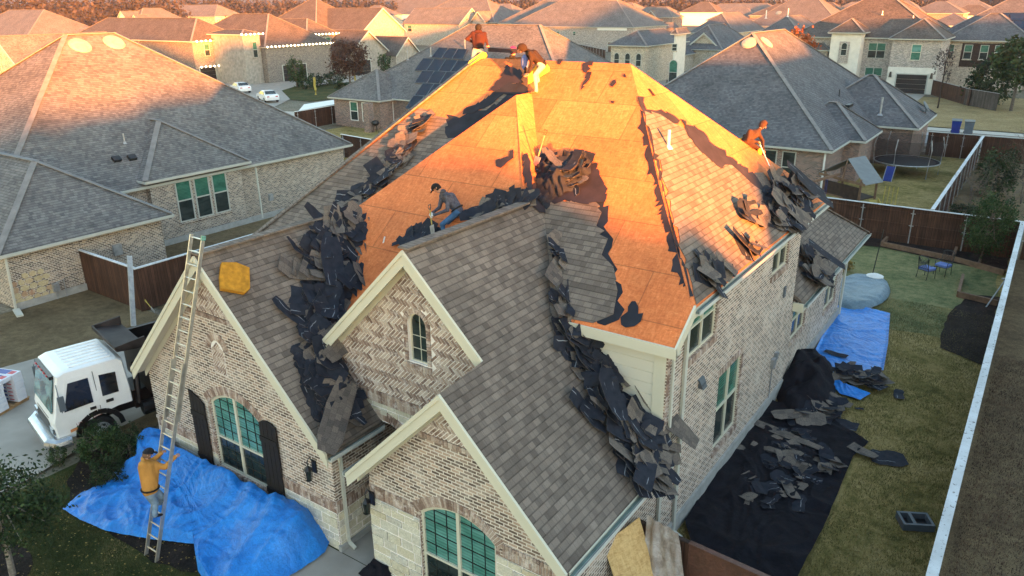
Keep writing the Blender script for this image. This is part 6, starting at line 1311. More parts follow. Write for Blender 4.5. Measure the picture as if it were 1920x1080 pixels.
# patio chairs
def chair(label, loc, rz):
    t = thing('patio_chair', label, 'chair', loc, rz, 'blue cushioned lattice patio chairs'); 
    m = MB()
    for x in (-.26, .26):
        m.tube([(x, -.27, 0), (x, -.24, .42), (x*1.1, -.24, .64), (x*1.1, .2, .66)], 0.016, 6); m.tube([(x, .3, 0), (x, .24, .42), (x, .34, 1.0)], 0.016, 6)
    m.tube([(-.26, .34, 1.0), (-.15, .36, 1.08), (.15, .36, 1.08), (.26, .34, 1.0)], 0.016, 6)
    for i in range(-3, 5):
        for s_ in (1, -1):
            x0, x1 = i*.1*s_, (i*.1+.42)*s_-.0; m.bar((max(-.25, min(.25, x0)), .26, .48), (max(-.25, min(.25, x1)), .34, 1.0), 0.012, 0.012)
    m.bar((-.26, 0, .4), (.26, 0, .4), .5, .02); m.build('frame', 'black_metal', t); m = MB(); m.box(-.26, .26, -.26, .24, .42, .52); m.build('cushion', 'cushion_blue', t); return t
chair('lattice backed patio chair with blue cushion, the one nearer the house', (-3.35, 37.6, 0), R(150)); chair('lattice backed patio chair with blue cushion, the farther one by the planter', (-2.8, 38.5, 0), R(-20)); 
ht = thing('umbrella_stand', 'thin black pole in a white plastic drum at the patio edge', 'pole stand', (-5.15, 35.6, 0)); m = MB(); m.tube([(0, 0, 0), (0, 0, .35), (0, 0, .42)], [.33, .36, .2], 16); m.build('drum', 'white_plastic', ht); m = MB(); m.tube([(-.15, .1, 0), (0, .3, 2.4)], .022, 6); m.box(-.3, -.05, -.1, .15, 0, .3); m.build('pole', 'black_metal', ht)
pb = 0
for a, b, lb_ in (((-5.95, 41.6), (-2.65, 40.85), 'long timber planter edge in the back bed, left'), ((-2.65, 40.9), (-0.45, 39.9), 'timber planter edge right of the patio chairs'), ((-1.95, 38.3), (-1.85, 35.7), 'short timber planter edge along the right bed'), ((-1.85, 35.7), (-0.4, 35.4), 'timber planter edge near the side fence hose pole'), ((-5.95, 41.6), (-5.9, 42.7), 'short timber end of the left planter'), ((-2.65, 40.9), (-2.7, 42.7), 'timber divider between the two back planters')):
    m = MB(); m.bar((*a, .13), (*b, .13), .12, .26); m.build('planter_timber', 'wood_timber', label=lb_, cat='planter edge')
m = MB(); m.tube([(-0.75, 35.0, 0), (-0.3, 36.3, 0.95)], .03, 6); m.bar((-.42, 36.2, .95), (-.18, 36.4, .95), .12, .05); m.build('brace_pole', 'galvanised', label='grey bracing pole leaning against the side fence', cat='pole')
for i, (px, py, mat_, lb_) in enumerate([(1790, 251, 'blue_plastic', 'blue wheeled bin at the rear kerb'), (1814, 253, 'grey_plastic', 'dark grey wheeled bin beside the blue one'), (470, 157, 'blue_plastic', 'blue wheeled bin by the string-light garage')]):
    c = onz(px, py); t = thing('wheeled_bin', lb_, 'bin', c, 0.1); m = MB(); m.hexa([V(p) for p in ((-.25, -.28, .05), (.25, -.28, .05), (.25, .28, .05), (-.25, .28, .05), (-.31, -.36, 1.05), (.31, -.36, 1.05), (.31, .36, 1.05), (-.31, .36, 1.05))]); m.build('body', mat_, t)
    m = MB(); m.prism([(-.33, -.4, 1.06), (.33, -.4, 1.06), (.33, .38, 1.12), (-.33, .38, 1.12)], (0, 0, .04)); m.build('lid', 'grey_plastic' if i != 1 else 'black_metal', t); [MB().tube([(x, .3, .12), (x+.05, .3, .12)], .12, 10).build('wheel', 'rubber', t) for x in (-.3, .25)]
    if i < 2: t.scale = (1.25, 1.25, 1.15)
# kettle grill and bucket on the red porch
c = onz(705, 248); t = thing('kettle_grill', 'black round kettle grill by the brick porch column', 'grill', c); m = MB(); m.ell((0, 0, .9), .38, .38, .3, 14, 8); [m.tube([(0.1*math.cos(a), .1*math.sin(a), .7), (.35*math.cos(a), .35*math.sin(a), 0)], .03, 5) for a in (0, 2.1, 4.2)]; m.build('bowl', 'black_metal', t)
c = onz(727, 249); t = thing('bucket', 'red plastic bucket on the porch slab', 'bucket', c); MB().tube([(0, 0, 0), (0, 0, .5)], [.22, .3], 14).build('body', 'red_plastic', t)
# concrete block frame on the lawn
t = thing('vent_frame', 'grey metal roof vent frame lying by the side fence', 'vent frame', (-0.85, 18.1, 0), R(28)); m = MB()
for b in ((-.36, .36, -.26, -.2), (-.36, .36, .2, .26)): m.box(*b, .02, .2)
for b in ((-.36, -.3, -.2, .2), (.3, .36, -.2, .2), (-.12, -.04, -.2, .2)): m.box(*b, .02, .2)
m.build('frame', 'grey_plastic', t); m = MB(); m.box(-.3, .3, -.2, .2, .03, .05); m.build('screen', 'black_metal', t)
# pale gutter scraps / timber offcuts
m = MB(); a, b = onz(1458, 766, .1), onz(1497, 775, .1); m.bar(a, b, .12, .06); m.build('board_scrap', 'trim', label='broken cream board at the foot of the black cover', cat='board')
m = MB(); a = onz(306, 1090); m.box(-.25, .25, -.3, .3, 0, .12, Matrix.Translation(V((-14.15, 6.35, 0))) @ Matrix.Rotation(.5, 4, 'Z')); m.build('board_stack', 'osb_fresh', label='tan boards poking in at the bottom edge left of the tarp fold', cat='boards')
# shovels left about
def shovel(label, tip, top, col='wood_raw', cat='shovel', name='roofing_shovel', grip='black_metal'):
    tip, top = V(tip), V(top); d = (top-tip).normalized(); s_ = wthing(name, label, cat, tip); m = MB(); m.tube([tip+d*.25, top-d*.12], .016, 6); m.build('shaft', col, s_)
    sd_ = d.cross(V((0.3, 1, 0.1))).normalized(); m = MB(); q = top-d*.14; m.tube([q, q+d*.06+sd_*.06, q+d*.14+sd_*.055, q+d*.14-sd_*.055, q+d*.06-sd_*.06, q], .012, 6); m.build('grip', grip, s_)
    m = MB(); w = sd_*.11; m.prism([tip-w*.9, tip+w*.9, tip+w+d*.24, tip-w+d*.24], d.cross(sd_)*.008); m.build('blade', 'galvanised', s_); return s_
b0 = onp(1004, 312, *plP); shovel('yellow handled roofing shovel standing in the valley above the torn felt roll', b0+V((0, 0, .02)), fore(1024, 244, b0, -0.25), 'wood_raw', grip='boot')
b0 = V((-28.5, 14.7, 0.05)); shovel('yellow shovel leaning on the gate fence beside the dump body', fore(290, 585, b0), fore(272, 563, b0, 0.1)+V((0, 0, 0)), 'yellow_plastic', grip='yellow_plastic')
# cars on the drives
def car(label, loc, rz):
    t = thing('parked_car', label, 'car', loc, rz, None)
    prof = [(-2.25, .35), (2.2, .35), (2.28, .6), (2.2, .82), (1.95, .92), (1.0, 1.0), (.35, 1.42), (-1.0, 1.45), (-1.75, 1.05), (-2.2, 1.0), (-2.3, .7)]; secs = []
    for y, k in ((-.88, .93), (-.8, .98), (-.6, 1), (.6, 1), (.8, .98), (.88, .93)): secs.append([V((x*(.97 if abs(y) > .85 else 1), y*(1-.22*max(0, z-.95)/.5), .6+(z-.6)*k)) for x, z in prof])
    m = MB().use('car_white')
    for A, B in zip(secs, secs[1:]):
        for i in range(len(A)): j = (i+1) % len(A); m.face([A[i], A[j], B[j], B[i]])
    m.face(secs[0][::-1]); m.face(secs[-1]); m.build('body', None, t, merge=True)
    for s_ in (-1, 1):
        m = MB(); P = [V((x, s_*(.885-.19*max(0, z-.95)/.5*.9), z)) for x, z in ((.9, 1.0), (.32, 1.36), (-.95, 1.38), (-1.5, 1.04))]; m.prism(P, (0, s_*.015, 0)); m.build('side_window', 'glass_cab', t)
        for x in (-1.4, 1.4):
            m = MB(); m.tube([(x, s_*.7, .33), (x, s_*.9, .33)], .33, 20); w = m.build('wheel', 'rubber', t); m = MB(); m.tube([(x, s_*.9, .33), (x, s_*.915, .33)], .2, 14); m.build('rim', 'galvanised', w)
        m = MB(); m.box(-2.3, -2.2, s_*.55-.15, s_*.55+.15, .75, .87); m.build('tail_light', 'red_lens', t); m = MB(); m.box(2.2, 2.29, s_*.6-.14, s_*.6+.14, .65, .76); m.build('headlight', 'chrome', t)
    m = MB(); m.prism([(-1.08, -.62, 1.42), (-1.08, .62, 1.42), (-1.72, .72, 1.09), (-1.72, -.72, 1.09)], (-.01, 0, .012)); m.prism([(.42, -.62, 1.4), (1.0, -.72, 1.03), (1.0, .72, 1.03), (.42, .62, 1.4)], (.01, 0, .012)); m.build('windscreen', 'glass_dark', t); return t
c = onz(503, 190); car('white sedan on the shared driveway, the nearer one', c, R(157)); c = onz(452, 173); car('white sedan closer to the black garage door, the farther one', c, R(160))
c = onz(592, 178); t = thing('inflatable_figure', 'thin yellow wrapped post on the front lawn by the hedge', 'post', c); MB().tube([(0, 0, 0), (.05, 0, .7), (-.05, 0, 1.3), (.05, 0, 1.9), (0, 0, 2.4)], .16, 8).build('body', 'yellow_plastic', t)
c = onz(599, 158); t = thing('yard_sign', 'small pale yard sign in the hedge', 'sign', c); m = MB(); m.box(-.3, .3, -.02, .02, .6, 1.5); [m.box(x, x+.04, -.02, .02, 0, .6) for x in (-.2, .16)]; m.build('board', 'trim_white', t)
c = onz(667, 163); t = thing('lit_post', 'yellow ribbon wrapped trunk post under the rust coloured tree', 'post', c); MB().tube([(0, 0, 0), (.04, 0, .8), (-.04, 0, 1.6), (0, 0, 2.3)], .14, 8).build('body', 'yellow_plastic', t)
c = onz(1758, 205); 

rd = random.Random(5); m = MB().use('leaf_yellow')
for _ in range(900):
    x, y = rd.uniform(-20.2, -12.5), rd.uniform(3.5, 8.2); a = rd.uniform(0, 6.28); l = rd.uniform(.015, .035); m.rnd = rd.random(); c = V((x, y, .035)); d = V((math.cos(a), math.sin(a), rd.uniform(-.2, .2)))*l; e = V((-math.sin(a), math.cos(a), 0))*l*.6; m.face([c-d, c+e, c+d, c-e])
m.build('fallen_leaves', None, label='tiny pale fallen leaves over the front lawn', cat='leaves', kind='stuff')
m = MB().use('leaf_yellow'); 
for _ in range(1500):
    x, y = rd.uniform(-5.3, -.5), rd.uniform(12.5, 42); a = rd.uniform(0, 6.28); l = rd.uniform(.012, .03); m.rnd = rd.random()*.6; c = V((x, y, .03)); d = V((math.cos(a), math.sin(a), rd.uniform(-.2, .2)))*l; e = V((-math.sin(a), math.cos(a), 0))*l*.6; m.face([c-d, c+e, c+d, c-e])
m.build('lawn_litter', None, label='fine roofing crumbs and dry leaves over the side lawn', cat='litter', kind='stuff')

def blades(name, label, region, n, mat, inside, seed, l=(.04, .09)):
    rd = random.Random(seed); m = MB().use(mat); x0, x1, y0, y1 = region
    while len(m.f) < n:
        x, y = rd.uniform(x0, x1), rd.uniform(y0, y1)
        if not inside(x, y): continue
        t = noise.noise(V((x*.9, y*.9, seed)))*.9+.4; a = rd.uniform(0, 6.28); L = rd.uniform(*l); w = .008; dx, dy = math.cos(a), math.sin(a); m.rnd = max(0, min(1, t+rd.uniform(-.3, .3))); k = rd.uniform(.2, .9)*L
        m.face([(x-dy*w, y+dx*w, .0), (x+dy*w, y-dx*w, .0), (x+dx*k, y+dy*k, L*.7)])
    return m.build(name, None, label=label, cat='grass', kind='stuff')
shp = [(p.x, p.y) for p in [onz(*q) for q in ((1283, 985), (1330, 905), (1400, 815), (1440, 757), (1560, 790), (1628, 835), (1550, 980), (1480, 1120))]]
blades('grass', 'short olive and straw grass blades on the side lawn', (-5.5, -.35, 11.5, 34), 60000, 'blade_olive', lambda x, y: not inpoly(x, y, shp) and not inpoly(x, y, bt), 3)
bed = [(-20.9, 9.6), (-20.8, 8.3), (-19.9, 7.4), (-18.6, 6.9), (-15.0, 6.9), (-13.8, 7.3), (-12.3, 7.2), (-12.2, 9.6)]
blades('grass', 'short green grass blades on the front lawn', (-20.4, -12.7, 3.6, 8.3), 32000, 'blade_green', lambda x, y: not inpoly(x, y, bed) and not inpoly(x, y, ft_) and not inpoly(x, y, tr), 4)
blades('grass', 'dry brown grass blades on the strip outside the side fence', (.0, 3.2, 10, 30), 26000, 'leaf_rust', lambda x, y: True, 5)

kb = [(onz(*q).x, onz(*q).y) for q in ((672, 1082), (690, 1068), (720, 1063), (745, 1071), (760, 1084), (720, 1100), (690, 1100))]
tarp('black_bag', kb, lambda x, y, f: .3*min(1, (1-f)*2)+ridges(x, y, 3, .08, .4, 8), 'tarp_black', 'black plastic bag by the stone foot of the front gable, bottom edge', 'bag', nr=16, nb=60)
# ---------------------------------------------------------------- people
def capsule(m, a, b, ra, rb, n=12):
    a, b = V(a), V(b); d = b-a
    if d.length < 1e-4: d = V((0, 0, 1e-3))
    u = d.normalized(); s = u.cross(V((0.31, 0.2, 0.93))).normalized(); t = u.cross(s); rings = []
    for c, r, sg, angs in ((a, ra, -1, (80, 50, 20)), (b, rb, 1, (20, 50, 80))):
        for g in angs:
            g = R(g); k = c+u*sg*r*math.sin(g); q = r*math.cos(g); rings.append([k+(s*math.cos(j*2*math.pi/n)+t*math.sin(j*2*math.pi/n))*q for j in range(n)])
    for A, B in zip(rings, rings[1:]):
        for j in range(n): m.face([A[j], A[(j+1) % n], B[(j+1) % n], B[j]])
    m.face(rings[0][::-1]); m.face(rings[-1])
def remeshed(m, name, parent, vox, mats, pick):
    o = m.build(name, mats[0], parent, merge=True); md = o.modifiers.new('r', 'REMESH'); md.mode = 'VOXEL'; md.voxel_size = vox; md.use_smooth_shade = True
    s = o.modifiers.new('s', 'SMOOTH'); s.factor = 0.6; s.iterations = 4
    dg = bpy.context.evaluated_depsgraph_get(); dg.update(); me = bpy.data.meshes.new_from_object(o.evaluated_get(dg)); o.modifiers.clear(); o.data = me; me.materials.clear()
    for x in mats: me.materials.append(M(x))
    for p in me.polygons: p.material_index = pick(p.center); p.use_smooth = True
    return o
def seg_d(p, a, b): d = b-a; t = max(0, min(1, (p-a).dot(d)/max(1e-6, d.length_squared))); return (p-a-d*t).length
def hand(parent, wrist, dirv, palmn, mat='skin', curl=0.6, side=1):
    m = MB(); d = V(dirv).normalized(); n = V(palmn); n = (n-d*n.dot(d)).normalized(); s = d.cross(n)*side; c = wrist
    capsule(m, c, c+d*.05, .026, .034, 8); capsule(m, c+d*.03+s*.018, c+d*.075+s*.026, .02, .018, 8); capsule(m, c+d*.03-s*.018, c+d*.075-s*.026, .02, .018, 8)
    for i, L in enumerate((.068, .078, .073, .058)):
        o = s*(.03-.02*i); k = c+d*.08+o; a1 = curl*0.6+0.05*i; p1 = k+(d*math.cos(a1)+n*math.sin(a1))*L*.45; a2 = a1+curl*1.1; p2 = p1+(d*math.cos(a2)+n*math.sin(a2))*L*.32; a3 = a2+curl*.9; p3 = p2+(d*math.cos(a3)+n*math.sin(a3))*L*.25
        capsule(m, k, p1, .0105, .0098, 6); capsule(m, p1, p2, .0098, .009, 6); capsule(m, p2, p3, .009, .0078, 6)
    k = c+d*.03+s*.032; p1 = k+(d*.7+s*.6+n*.35).normalized()*.04; p2 = p1+(d*.8+s*.1+n*.6).normalized()*.03; capsule(m, k, p1, .013, .011, 6); capsule(m, p1, p2, .011, .009, 6)
    return m.build('hand' if mat == 'skin' else 'glove', mat, parent, smooth=True)
def person(label, J, face, top, legs, hat=None, shoes='boot_dark', sleeve_skin=False, glove='skin', bulk=1.0, hair='hair_dark', hood=None, beard=None, camo=False, curl=1.1, group=None):
    foot = J['anL'] if J['anL'].z < J['anR'].z else J['anR']
    P = wthing('person', label, 'person', foot-V((0, 0, .08)), group); m = MB(); b = bulk
    hd, nk, ch, pe = J['head'], J['neck'], J['chest'], J['pel']; face = V(face).normalized()
    up = (hd-nk).normalized(); f = (face-up*face.dot(up)*0.7).normalized(); sd_ = f.cross(up).normalized()
    capsule(m, pe, ch, .145*b, .155*b); capsule(m, ch, nk, .135*b, .065); capsule(m, nk, hd, .058, .06)
    capsule(m, J['shL'], J['shR'], .078*b, .078*b); hl = pe+(J['knL']-pe)*0.12; hr = pe+(J['knR']-pe)*0.12
    for s in ('L', 'R'):
        sh, el, ha, kn, an, to = J['sh'+s], J['el'+s], J['ha'+s], J['kn'+s], J['an'+s], J['to'+s]; hp = J.get('hp'+s, pe)
        capsule(m, sh, pe.lerp(hp, .6), .085*b, .10*b); capsule(m, sh, el, .072*b, .056*b); capsule(m, el, ha, .054*b, .038*b)
        capsule(m, hp, kn, .102*b, .068*b); capsule(m, kn, an, .068*b, .05*b); capsule(m, an-V((0, 0, .02)), to, .045, .036)
    capsule(m, hd-up*.02, hd+up*.04, .082, .092, 14); capsule(m, hd-up*.075+f*.035, hd+f*.02, .045, .075)
    def pick(p):
        def near(*ks): return min(seg_d(p, J[a], J[c]) for a, c in ks)
        ds = [min(seg_d(p, nk+up*.05, hd+up*.05)-.02, 9), near(('neck', 'chest'), ('chest', 'pel'), ('shL', 'elL'), ('shR', 'elR'), ('elL', 'haL'), ('elR', 'haR'), ('shL', 'shR'))-.03, min(seg_d(p, hl, J['knL']), seg_d(p, hr, J['knR']), near(('knL', 'anL'), ('knR', 'anR')))-.02, min(seg_d(p, J['anL']-V((0, 0, .03)), J['toL']), seg_d(p, J['anR']-V((0, 0, .03)), J['toR']))]
        return ds.index(min(ds))
    body = remeshed(m, 'body', P, .016, ['skin', top, legs, shoes], pick)
    # face
    m = MB(); c = hd-up*.0; capsule(m, c+f*.088+up*.01, c+f*.112-up*.022, .010, .015, 8); m.build('nose', 'skin', P, smooth=True)
    for s in (-1, 1):
        m = MB(); m.ell(c+sd_*s*.088-up*.005, .014, .02, .03, 8, 6); m.build('ear', 'skin', P, smooth=True)
        m = MB(); m.ell(c+f*.092+sd_*s*.033+up*.016, .011, .011, .008, 8, 6); m.build('eye', 'hair_dark', P, smooth=True)
    m = MB(); capsule(m, c+f*.092-up*.05-sd_*.022, c+f*.092-up*.05+sd_*.022, .006, .006, 6); m.build('mouth', 'cloth_maroon', P, smooth=True)
    if beard: m = MB(); capsule(m, c+f*.055-up*.085-sd_*.03, c+f*.055-up*.085+sd_*.03, .034, .034, 8); m.build('beard', beard, P, smooth=True)
    X = Matrix((sd_, f, up)).transposed().to_4x4(); X.translation = c
    def cutell(mt, name, rx, ry, rz, cz, keep, off=(0, 0, 0)):
        q = MB(); nu, nv = 20, 14; g = []
        for i in range(nv+1):
            th = math.pi*i/nv; g.append([V((rx*math.sin(th)*math.cos(2*math.pi*j/nu), ry*math.sin(th)*math.sin(2*math.pi*j/nu), rz*math.cos(th)+cz))+V(off) for j in range(nu)])
        for i in range(nv):
            for j in range(nu):
                k = [g[i][j], g[i+1][j], g[i+1][(j+1) % nu], g[i][(j+1) % nu]]; ce = sum(k, V((0, 0, 0)))/4
                if keep(ce): q.face([X @ v for v in k])
        return q.build(name, mt, P, smooth=True)
    if hood:
        cutell(hood, 'hood', .125, .135, .15, .0, lambda p: not (p.y > .055 and abs(p.x) < .09 and p.z < .09))
        cutell(hood, 'hood_edge', .118, .128, .143, .0, lambda p: not (p.y > .05 and abs(p.x) < .085 and p.z < .085))
    elif hat:
        cutell(hair, 'hair', .102, .112, .115, .0, lambda p: p.y < .02 and p.z > -.07)
        hm = cutell(hat, 'cap', .11, .12, .118, .028, lambda p: p.z > .03)
        q = MB(); q.prism([X @ V(p) for p in ((-.075, .09, .045), (.075, .09, .045), (.07, .17, .03), (.03, .195, .025), (-.03, .195, .025), (-.07, .17, .03))], (X.to_3x3() @ V((0, 0, .01)))); q.build('brim', hat, hm)
        q = MB(); q.prism([X @ V(p) for p in ((-.03, .124, .06), (.03, .124, .06), (.025, .112, .105), (-.025, .112, .105))], (X.to_3x3() @ V((0, .006, 0)))); q.build('emblem', 'ink_white', hm)
    else: cutell(hair, 'hair', .106, .116, .12, .01, lambda p: (p.y < .03 and p.z > -.08) or p.z > .06)
    if hood is None: 
        q = MB(); bk = nk-f*.05; capsule(q, bk-sd_*.07, bk+sd_*.07, .055, .055); q.build('collar_hood', top, P, smooth=True)
    ax = (ch-pe).normalized(); q = MB(); rr = [pe+ax*.03+(sd_*math.cos(k*math.pi/8)*.175*b+ax.cross(sd_)*math.sin(k*math.pi/8)*.155*b) for k in range(17)]; q.tube(rr, .02, 6, cap=False); q.build('belt', 'hair_dark', P)
    for s, sg in (('L', 1), ('R', -1)):
        d = (J['ha'+s]-J['el'+s]).normalized(); hand(P, J['ha'+s], d, V((0, 0, -1)) if abs(d.z) < .8 else f, glove, curl, sg)
        q = MB(); capsule(q, J['ha'+s]-d*.03, J['ha'+s]-d*.005, .042*b, .042*b, 10); q.build('cuff', top, P, smooth=True)
    return P
def JJ(P0, **k):
    return {n: fore(v[0], v[1], P0, v[2] if len(v) > 2 else 0) for n, v in k.items()}
# worker with the black cap behind the middle gable
P0 = onp(832, 430, *plA)+V((0.0, -0.05, 0.25)); J = JJ(P0, head=(819, 353), neck=(829, 361), chest=(845, 372), pel=(858, 393), shL=(829, 368, .24), shR=(840, 369, -.16), elL=(824, 389, .22), elR=(839, 394, -.2), haL=(811, 399, .05), haR=(814, 403, -.08), hpL=(856, 396, .12), hpR=(860, 397, -.1), knL=(841, 418, .22), knR=(829, 421, -.14), anL=(851, 436, .2), anR=(834, 443, -.1), toL=(838, 441, .2), toR=(818, 446, -.1))
person('roofer in black cap, dark camo hoodie and blue jeans bending over a roofing shovel', J, RT*-0.75+V((0, 0, -0.55))+FW*-0.1, 'cloth_camo', 'cloth_jeans', hat='cloth_black', glove='glove_white')
tip = fore(812, 440, P0, -.05); shovel('yellow shafted roofing shovel held by the roofer in the black cap', tip, fore(805, 384, P0, .0), 'yellow_plastic')
# hooded worker bending on the ridge
P0 = onp(1004, 172, *plC); J = JJ(P0, head=(979, 90, -.05), neck=(988, 95), chest=(1001, 103), pel=(1016, 121), shL=(990, 101, .26), shR=(994, 100, -.2), elL=(986, 120, .2), elR=(997, 121, -.2), haL=(985, 137, .1), haR=(991, 136, -.1), hpL=(1015, 123, .14), hpR=(1017, 124, -.1), knL=(1006, 140, .25), knR=(1003, 141, -.12), anL=(1012, 166, .25), anR=(1006, 170, -.1), toL=(1003, 168, .25), toR=(996, 174, -.1))
person('roofer in brown hooded sweatshirt and sand coloured trousers stooping on the bare ridge', J, RT*-0.6+V((0, 0, -0.75)), 'cloth_brown', 'cloth_sand', hood='cloth_brown', shoes='boot')
def pad(label, pts, P, th=.07, mat='yellow_foam', off=0):
    q = [fore(x, y, P, (o[0] if o else 0)+off) for x, y, *o in pts]; n = (q[1]-q[0]).cross(q[2]-q[0]).normalized(); m = MB(); m.prism(q, n*th); return m.build('foam_pad', mat, label=label, cat='foam pad')
pad('yellow foam pad standing behind the roofer on the bare ridge', [(1024, 119), (1030, 126), (1032, 140), (1032, 163), (1024, 166), (992, 167), (989, 160), (990, 140), (1006, 122)], P0, off=.32)
m = MB(); q = fore(984, 117, P0, .15); m.ell(q, .12, .09, .22, 10, 8); m.build('tool_bag', 'cushion_blue', label='blue grey tool bag hanging before the stooping roofer', cat='tool bag')
# maroon worker seen from behind at the far hip
P0 = onp(893, 104, *plC)+V((-0.1, 0, -0.1)); J = JJ(P0, head=(897, 52), neck=(897, 60), chest=(898, 70), pel=(896, 92), shL=(887, 63), shR=(908, 64), elL=(875, 73), elR=(912, 77), haL=(885, 78, .2), haR=(914, 84, .05), hpL=(891, 95), hpR=(901, 95), knL=(887, 110), knR=(903, 110), anL=(886, 128, .3), anR=(904, 127, .3), toL=(884, 131, .35), toR=(906, 131, .35))
person('roofer in maroon hoodie and tan trousers seen from behind at the far hip', J, FW+V((0, 0, 0.2)), 'cloth_maroon', 'cloth_sand', shoes='boot')
pad('long yellow foam pad across the legs of the roofer in maroon', [(877, 121), (880, 115), (905, 97), (912, 99), (914, 105), (900, 116), (884, 127), (878, 127)], P0, .1, off=-.28)
# kneeling worker on the right hip
P0 = onp(1412, 274, *plD)+V((0, 0, .1)); J = JJ(P0, head=(1431, 234, .02), neck=(1424, 243), chest=(1413, 252), pel=(1399, 262), shL=(1422, 250, .26), shR=(1406, 247, -.16), elL=(1430, 264, .2), elR=(1402, 262, -.2), haL=(1431, 281, .05), haR=(1420, 266, -.08), hpL=(1403, 263, .14), hpR=(1399, 265, -.1), knL=(1426, 283, .2), knR=(1418, 276, -.12), anL=(1409, 287, .28), anR=(1396, 274, -.06), toL=(1402, 285, .32), toR=(1389, 271, -.04))
person('roofer in rust coloured hooded coat kneeling at the right hip with a long shovel', J, RT*0.55+V((0, 0, -0.75))+FW*-.35, 'cloth_rust', 'cloth_rust', hood='cloth_rust')
pad('yellow foam pad under the kneeling roofer', [(1385, 260), (1396, 256), (1404, 262), (1416, 284), (1405, 281), (1388, 271)], P0, off=.12)
m = MB(); m.ell(fore(1424, 285, P0, .02), .08, .07, .12, 10, 8); m.build('knee_pad', 'yellow_foam', label='yellow knee pad of the kneeling roofer', cat='knee pad')
shovel('long pale shafted shovel held by the kneeling roofer', fore(1451, 330, P0, -.1), fore(1422, 264, P0, -.02), 'trim_white')
# climber on the ladder
P0 = V((-15.2, 7.05, 1.6)); J = JJ(P0, head=(277, 851), neck=(273, 862), chest=(275, 878), pel=(282, 918), shL=(268, 872, -.12), shR=(290, 872, .1), elL=(288, 862, .28), elR=(309, 876, .18), haL=(302, 850, .34), haR=(328, 857, .22), hpL=(278, 923, -.06), hpR=(289, 921, .1), knL=(291, 944, .1), knR=(303, 931, .28), anL=(290, 966, .0), anR=(301, 943, .36), toL=(303, 965, .14), toR=(311, 936, .5))
person('man in orange sweatshirt and black cap climbing the aluminium ladder', J, RT*0.75+FW*.45+V((0, 0, .25)), 'cloth_orange', 'cloth_lightjeans', hat='cloth_black', hair='hair_brown', bulk=1.25, beard='hair_brown')
# beanie just showing over the ridge
rp = onp(962, 108, *plC); P0 = rp+FW*0.75+V((0, 0, -0.45)); z0 = rp+FW*0.8
hd = fore(962, 96, z0); J = dict(head=hd, neck=hd-V((0, 0, .16)), chest=hd-V((0, 0, .38)), pel=hd-V((0, 0, .82))); r3 = RT
for s, g in (('L', -1), ('R', 1)):
    J['sh'+s] = hd+r3*.2*g-V((0, 0, .25)); J['el'+s] = hd+r3*.28*g-V((0, 0, .52)); J['ha'+s] = hd+r3*.12*g-V((0, 0, .68))-FW*.2; J['hp'+s] = hd+r3*.1*g-V((0, 0, .85)); J['kn'+s] = hd+r3*.18*g-V((0, 0, .95))-FW*.4; J['an'+s] = hd+r3*.15*g-V((0, 0, 1.3))-FW*.1; J['to'+s] = J['an'+s]-FW*.18-V((0, 0, .03))
p_ = person('roofer behind the ridge with only a magenta beanie showing', J, FW*-.3+RT*.8, 'cloth_black', 'cloth_jeans', shoes='boot_dark')
m = MB(); m.ell(hd+V((0, 0, .03)), .12, .12, .125, 16, 10); b_ = m.build('beanie', 'cloth_magenta', p_, smooth=True)
# ---------------------------------------------------------------- torn shingles, felt and debris
def scrap(m, rd, P, nrm, L, Wd, yaw, lift, curl, tilt, nseg=5, top=None):
    "one bent shingle strip: granules above, black asphalt with pale sealant lines beneath"
    n = V(nrm).normalized(); t = n.cross(V((0.1, 0.2, 1))).normalized(); t = Matrix.Rotation(yaw, 3, n) @ t; s = n.cross(t)
    q = Matrix.Rotation(tilt, 3, t); s2 = q @ s; n2 = q @ n; flip = rd.random() < 0.55 if top is None else not top; rows = []
    tw = rd.uniform(-.15, .15)
    for i in range(nseg+1):
        u = (i/nseg-.5)*L; a = curl*(i/nseg-.5); z = lift+abs(math.sin(a))*L*.22*(1 if curl > 0 else .4)+rd.uniform(-.006, .006); c = V(P)+t*u+n*z; wd = Wd*(rd.uniform(.86, 1.05) if 0 < i < nseg else rd.uniform(.55, 1.0)); r = Matrix.Rotation(tw*(i/nseg-.5), 3, t)
        o1, o2 = rd.uniform(-.02, .02), rd.uniform(-.02, .02); rows.append((c-(r @ s2)*(wd/2+o1), c+(r @ s2)*(wd/2+o2)))
    nn = n2*0.006; k1, k2 = ('scrap_under', 'scrap_top') if flip else ('scrap_top', 'scrap_under')
    for i in range(nseg):
        a, b, c, d = rows[i][0], rows[i+1][0], rows[i+1][1], rows[i][1]; u0, u1 = i/nseg*L, (i+1)/nseg*L
        m.use(k1).face([a+nn, b+nn, c+nn, d+nn], [(u0, 0), (u1, 0), (u1, Wd), (u0, Wd)]); m.use(k2).face([a, d, c, b], [(u0, 0), (u0, Wd), (u1, Wd), (u1, 0)])
        m.face([a, b, b+nn, a+nn]); m.face([d+nn, c+nn, c, d])
    m.face([rows[0][0], rows[0][0]+nn, rows[0][1]+nn, rows[0][1]]); m.face([rows[-1][0], rows[-1][1], rows[-1][1]+nn, rows[-1][0]+nn])
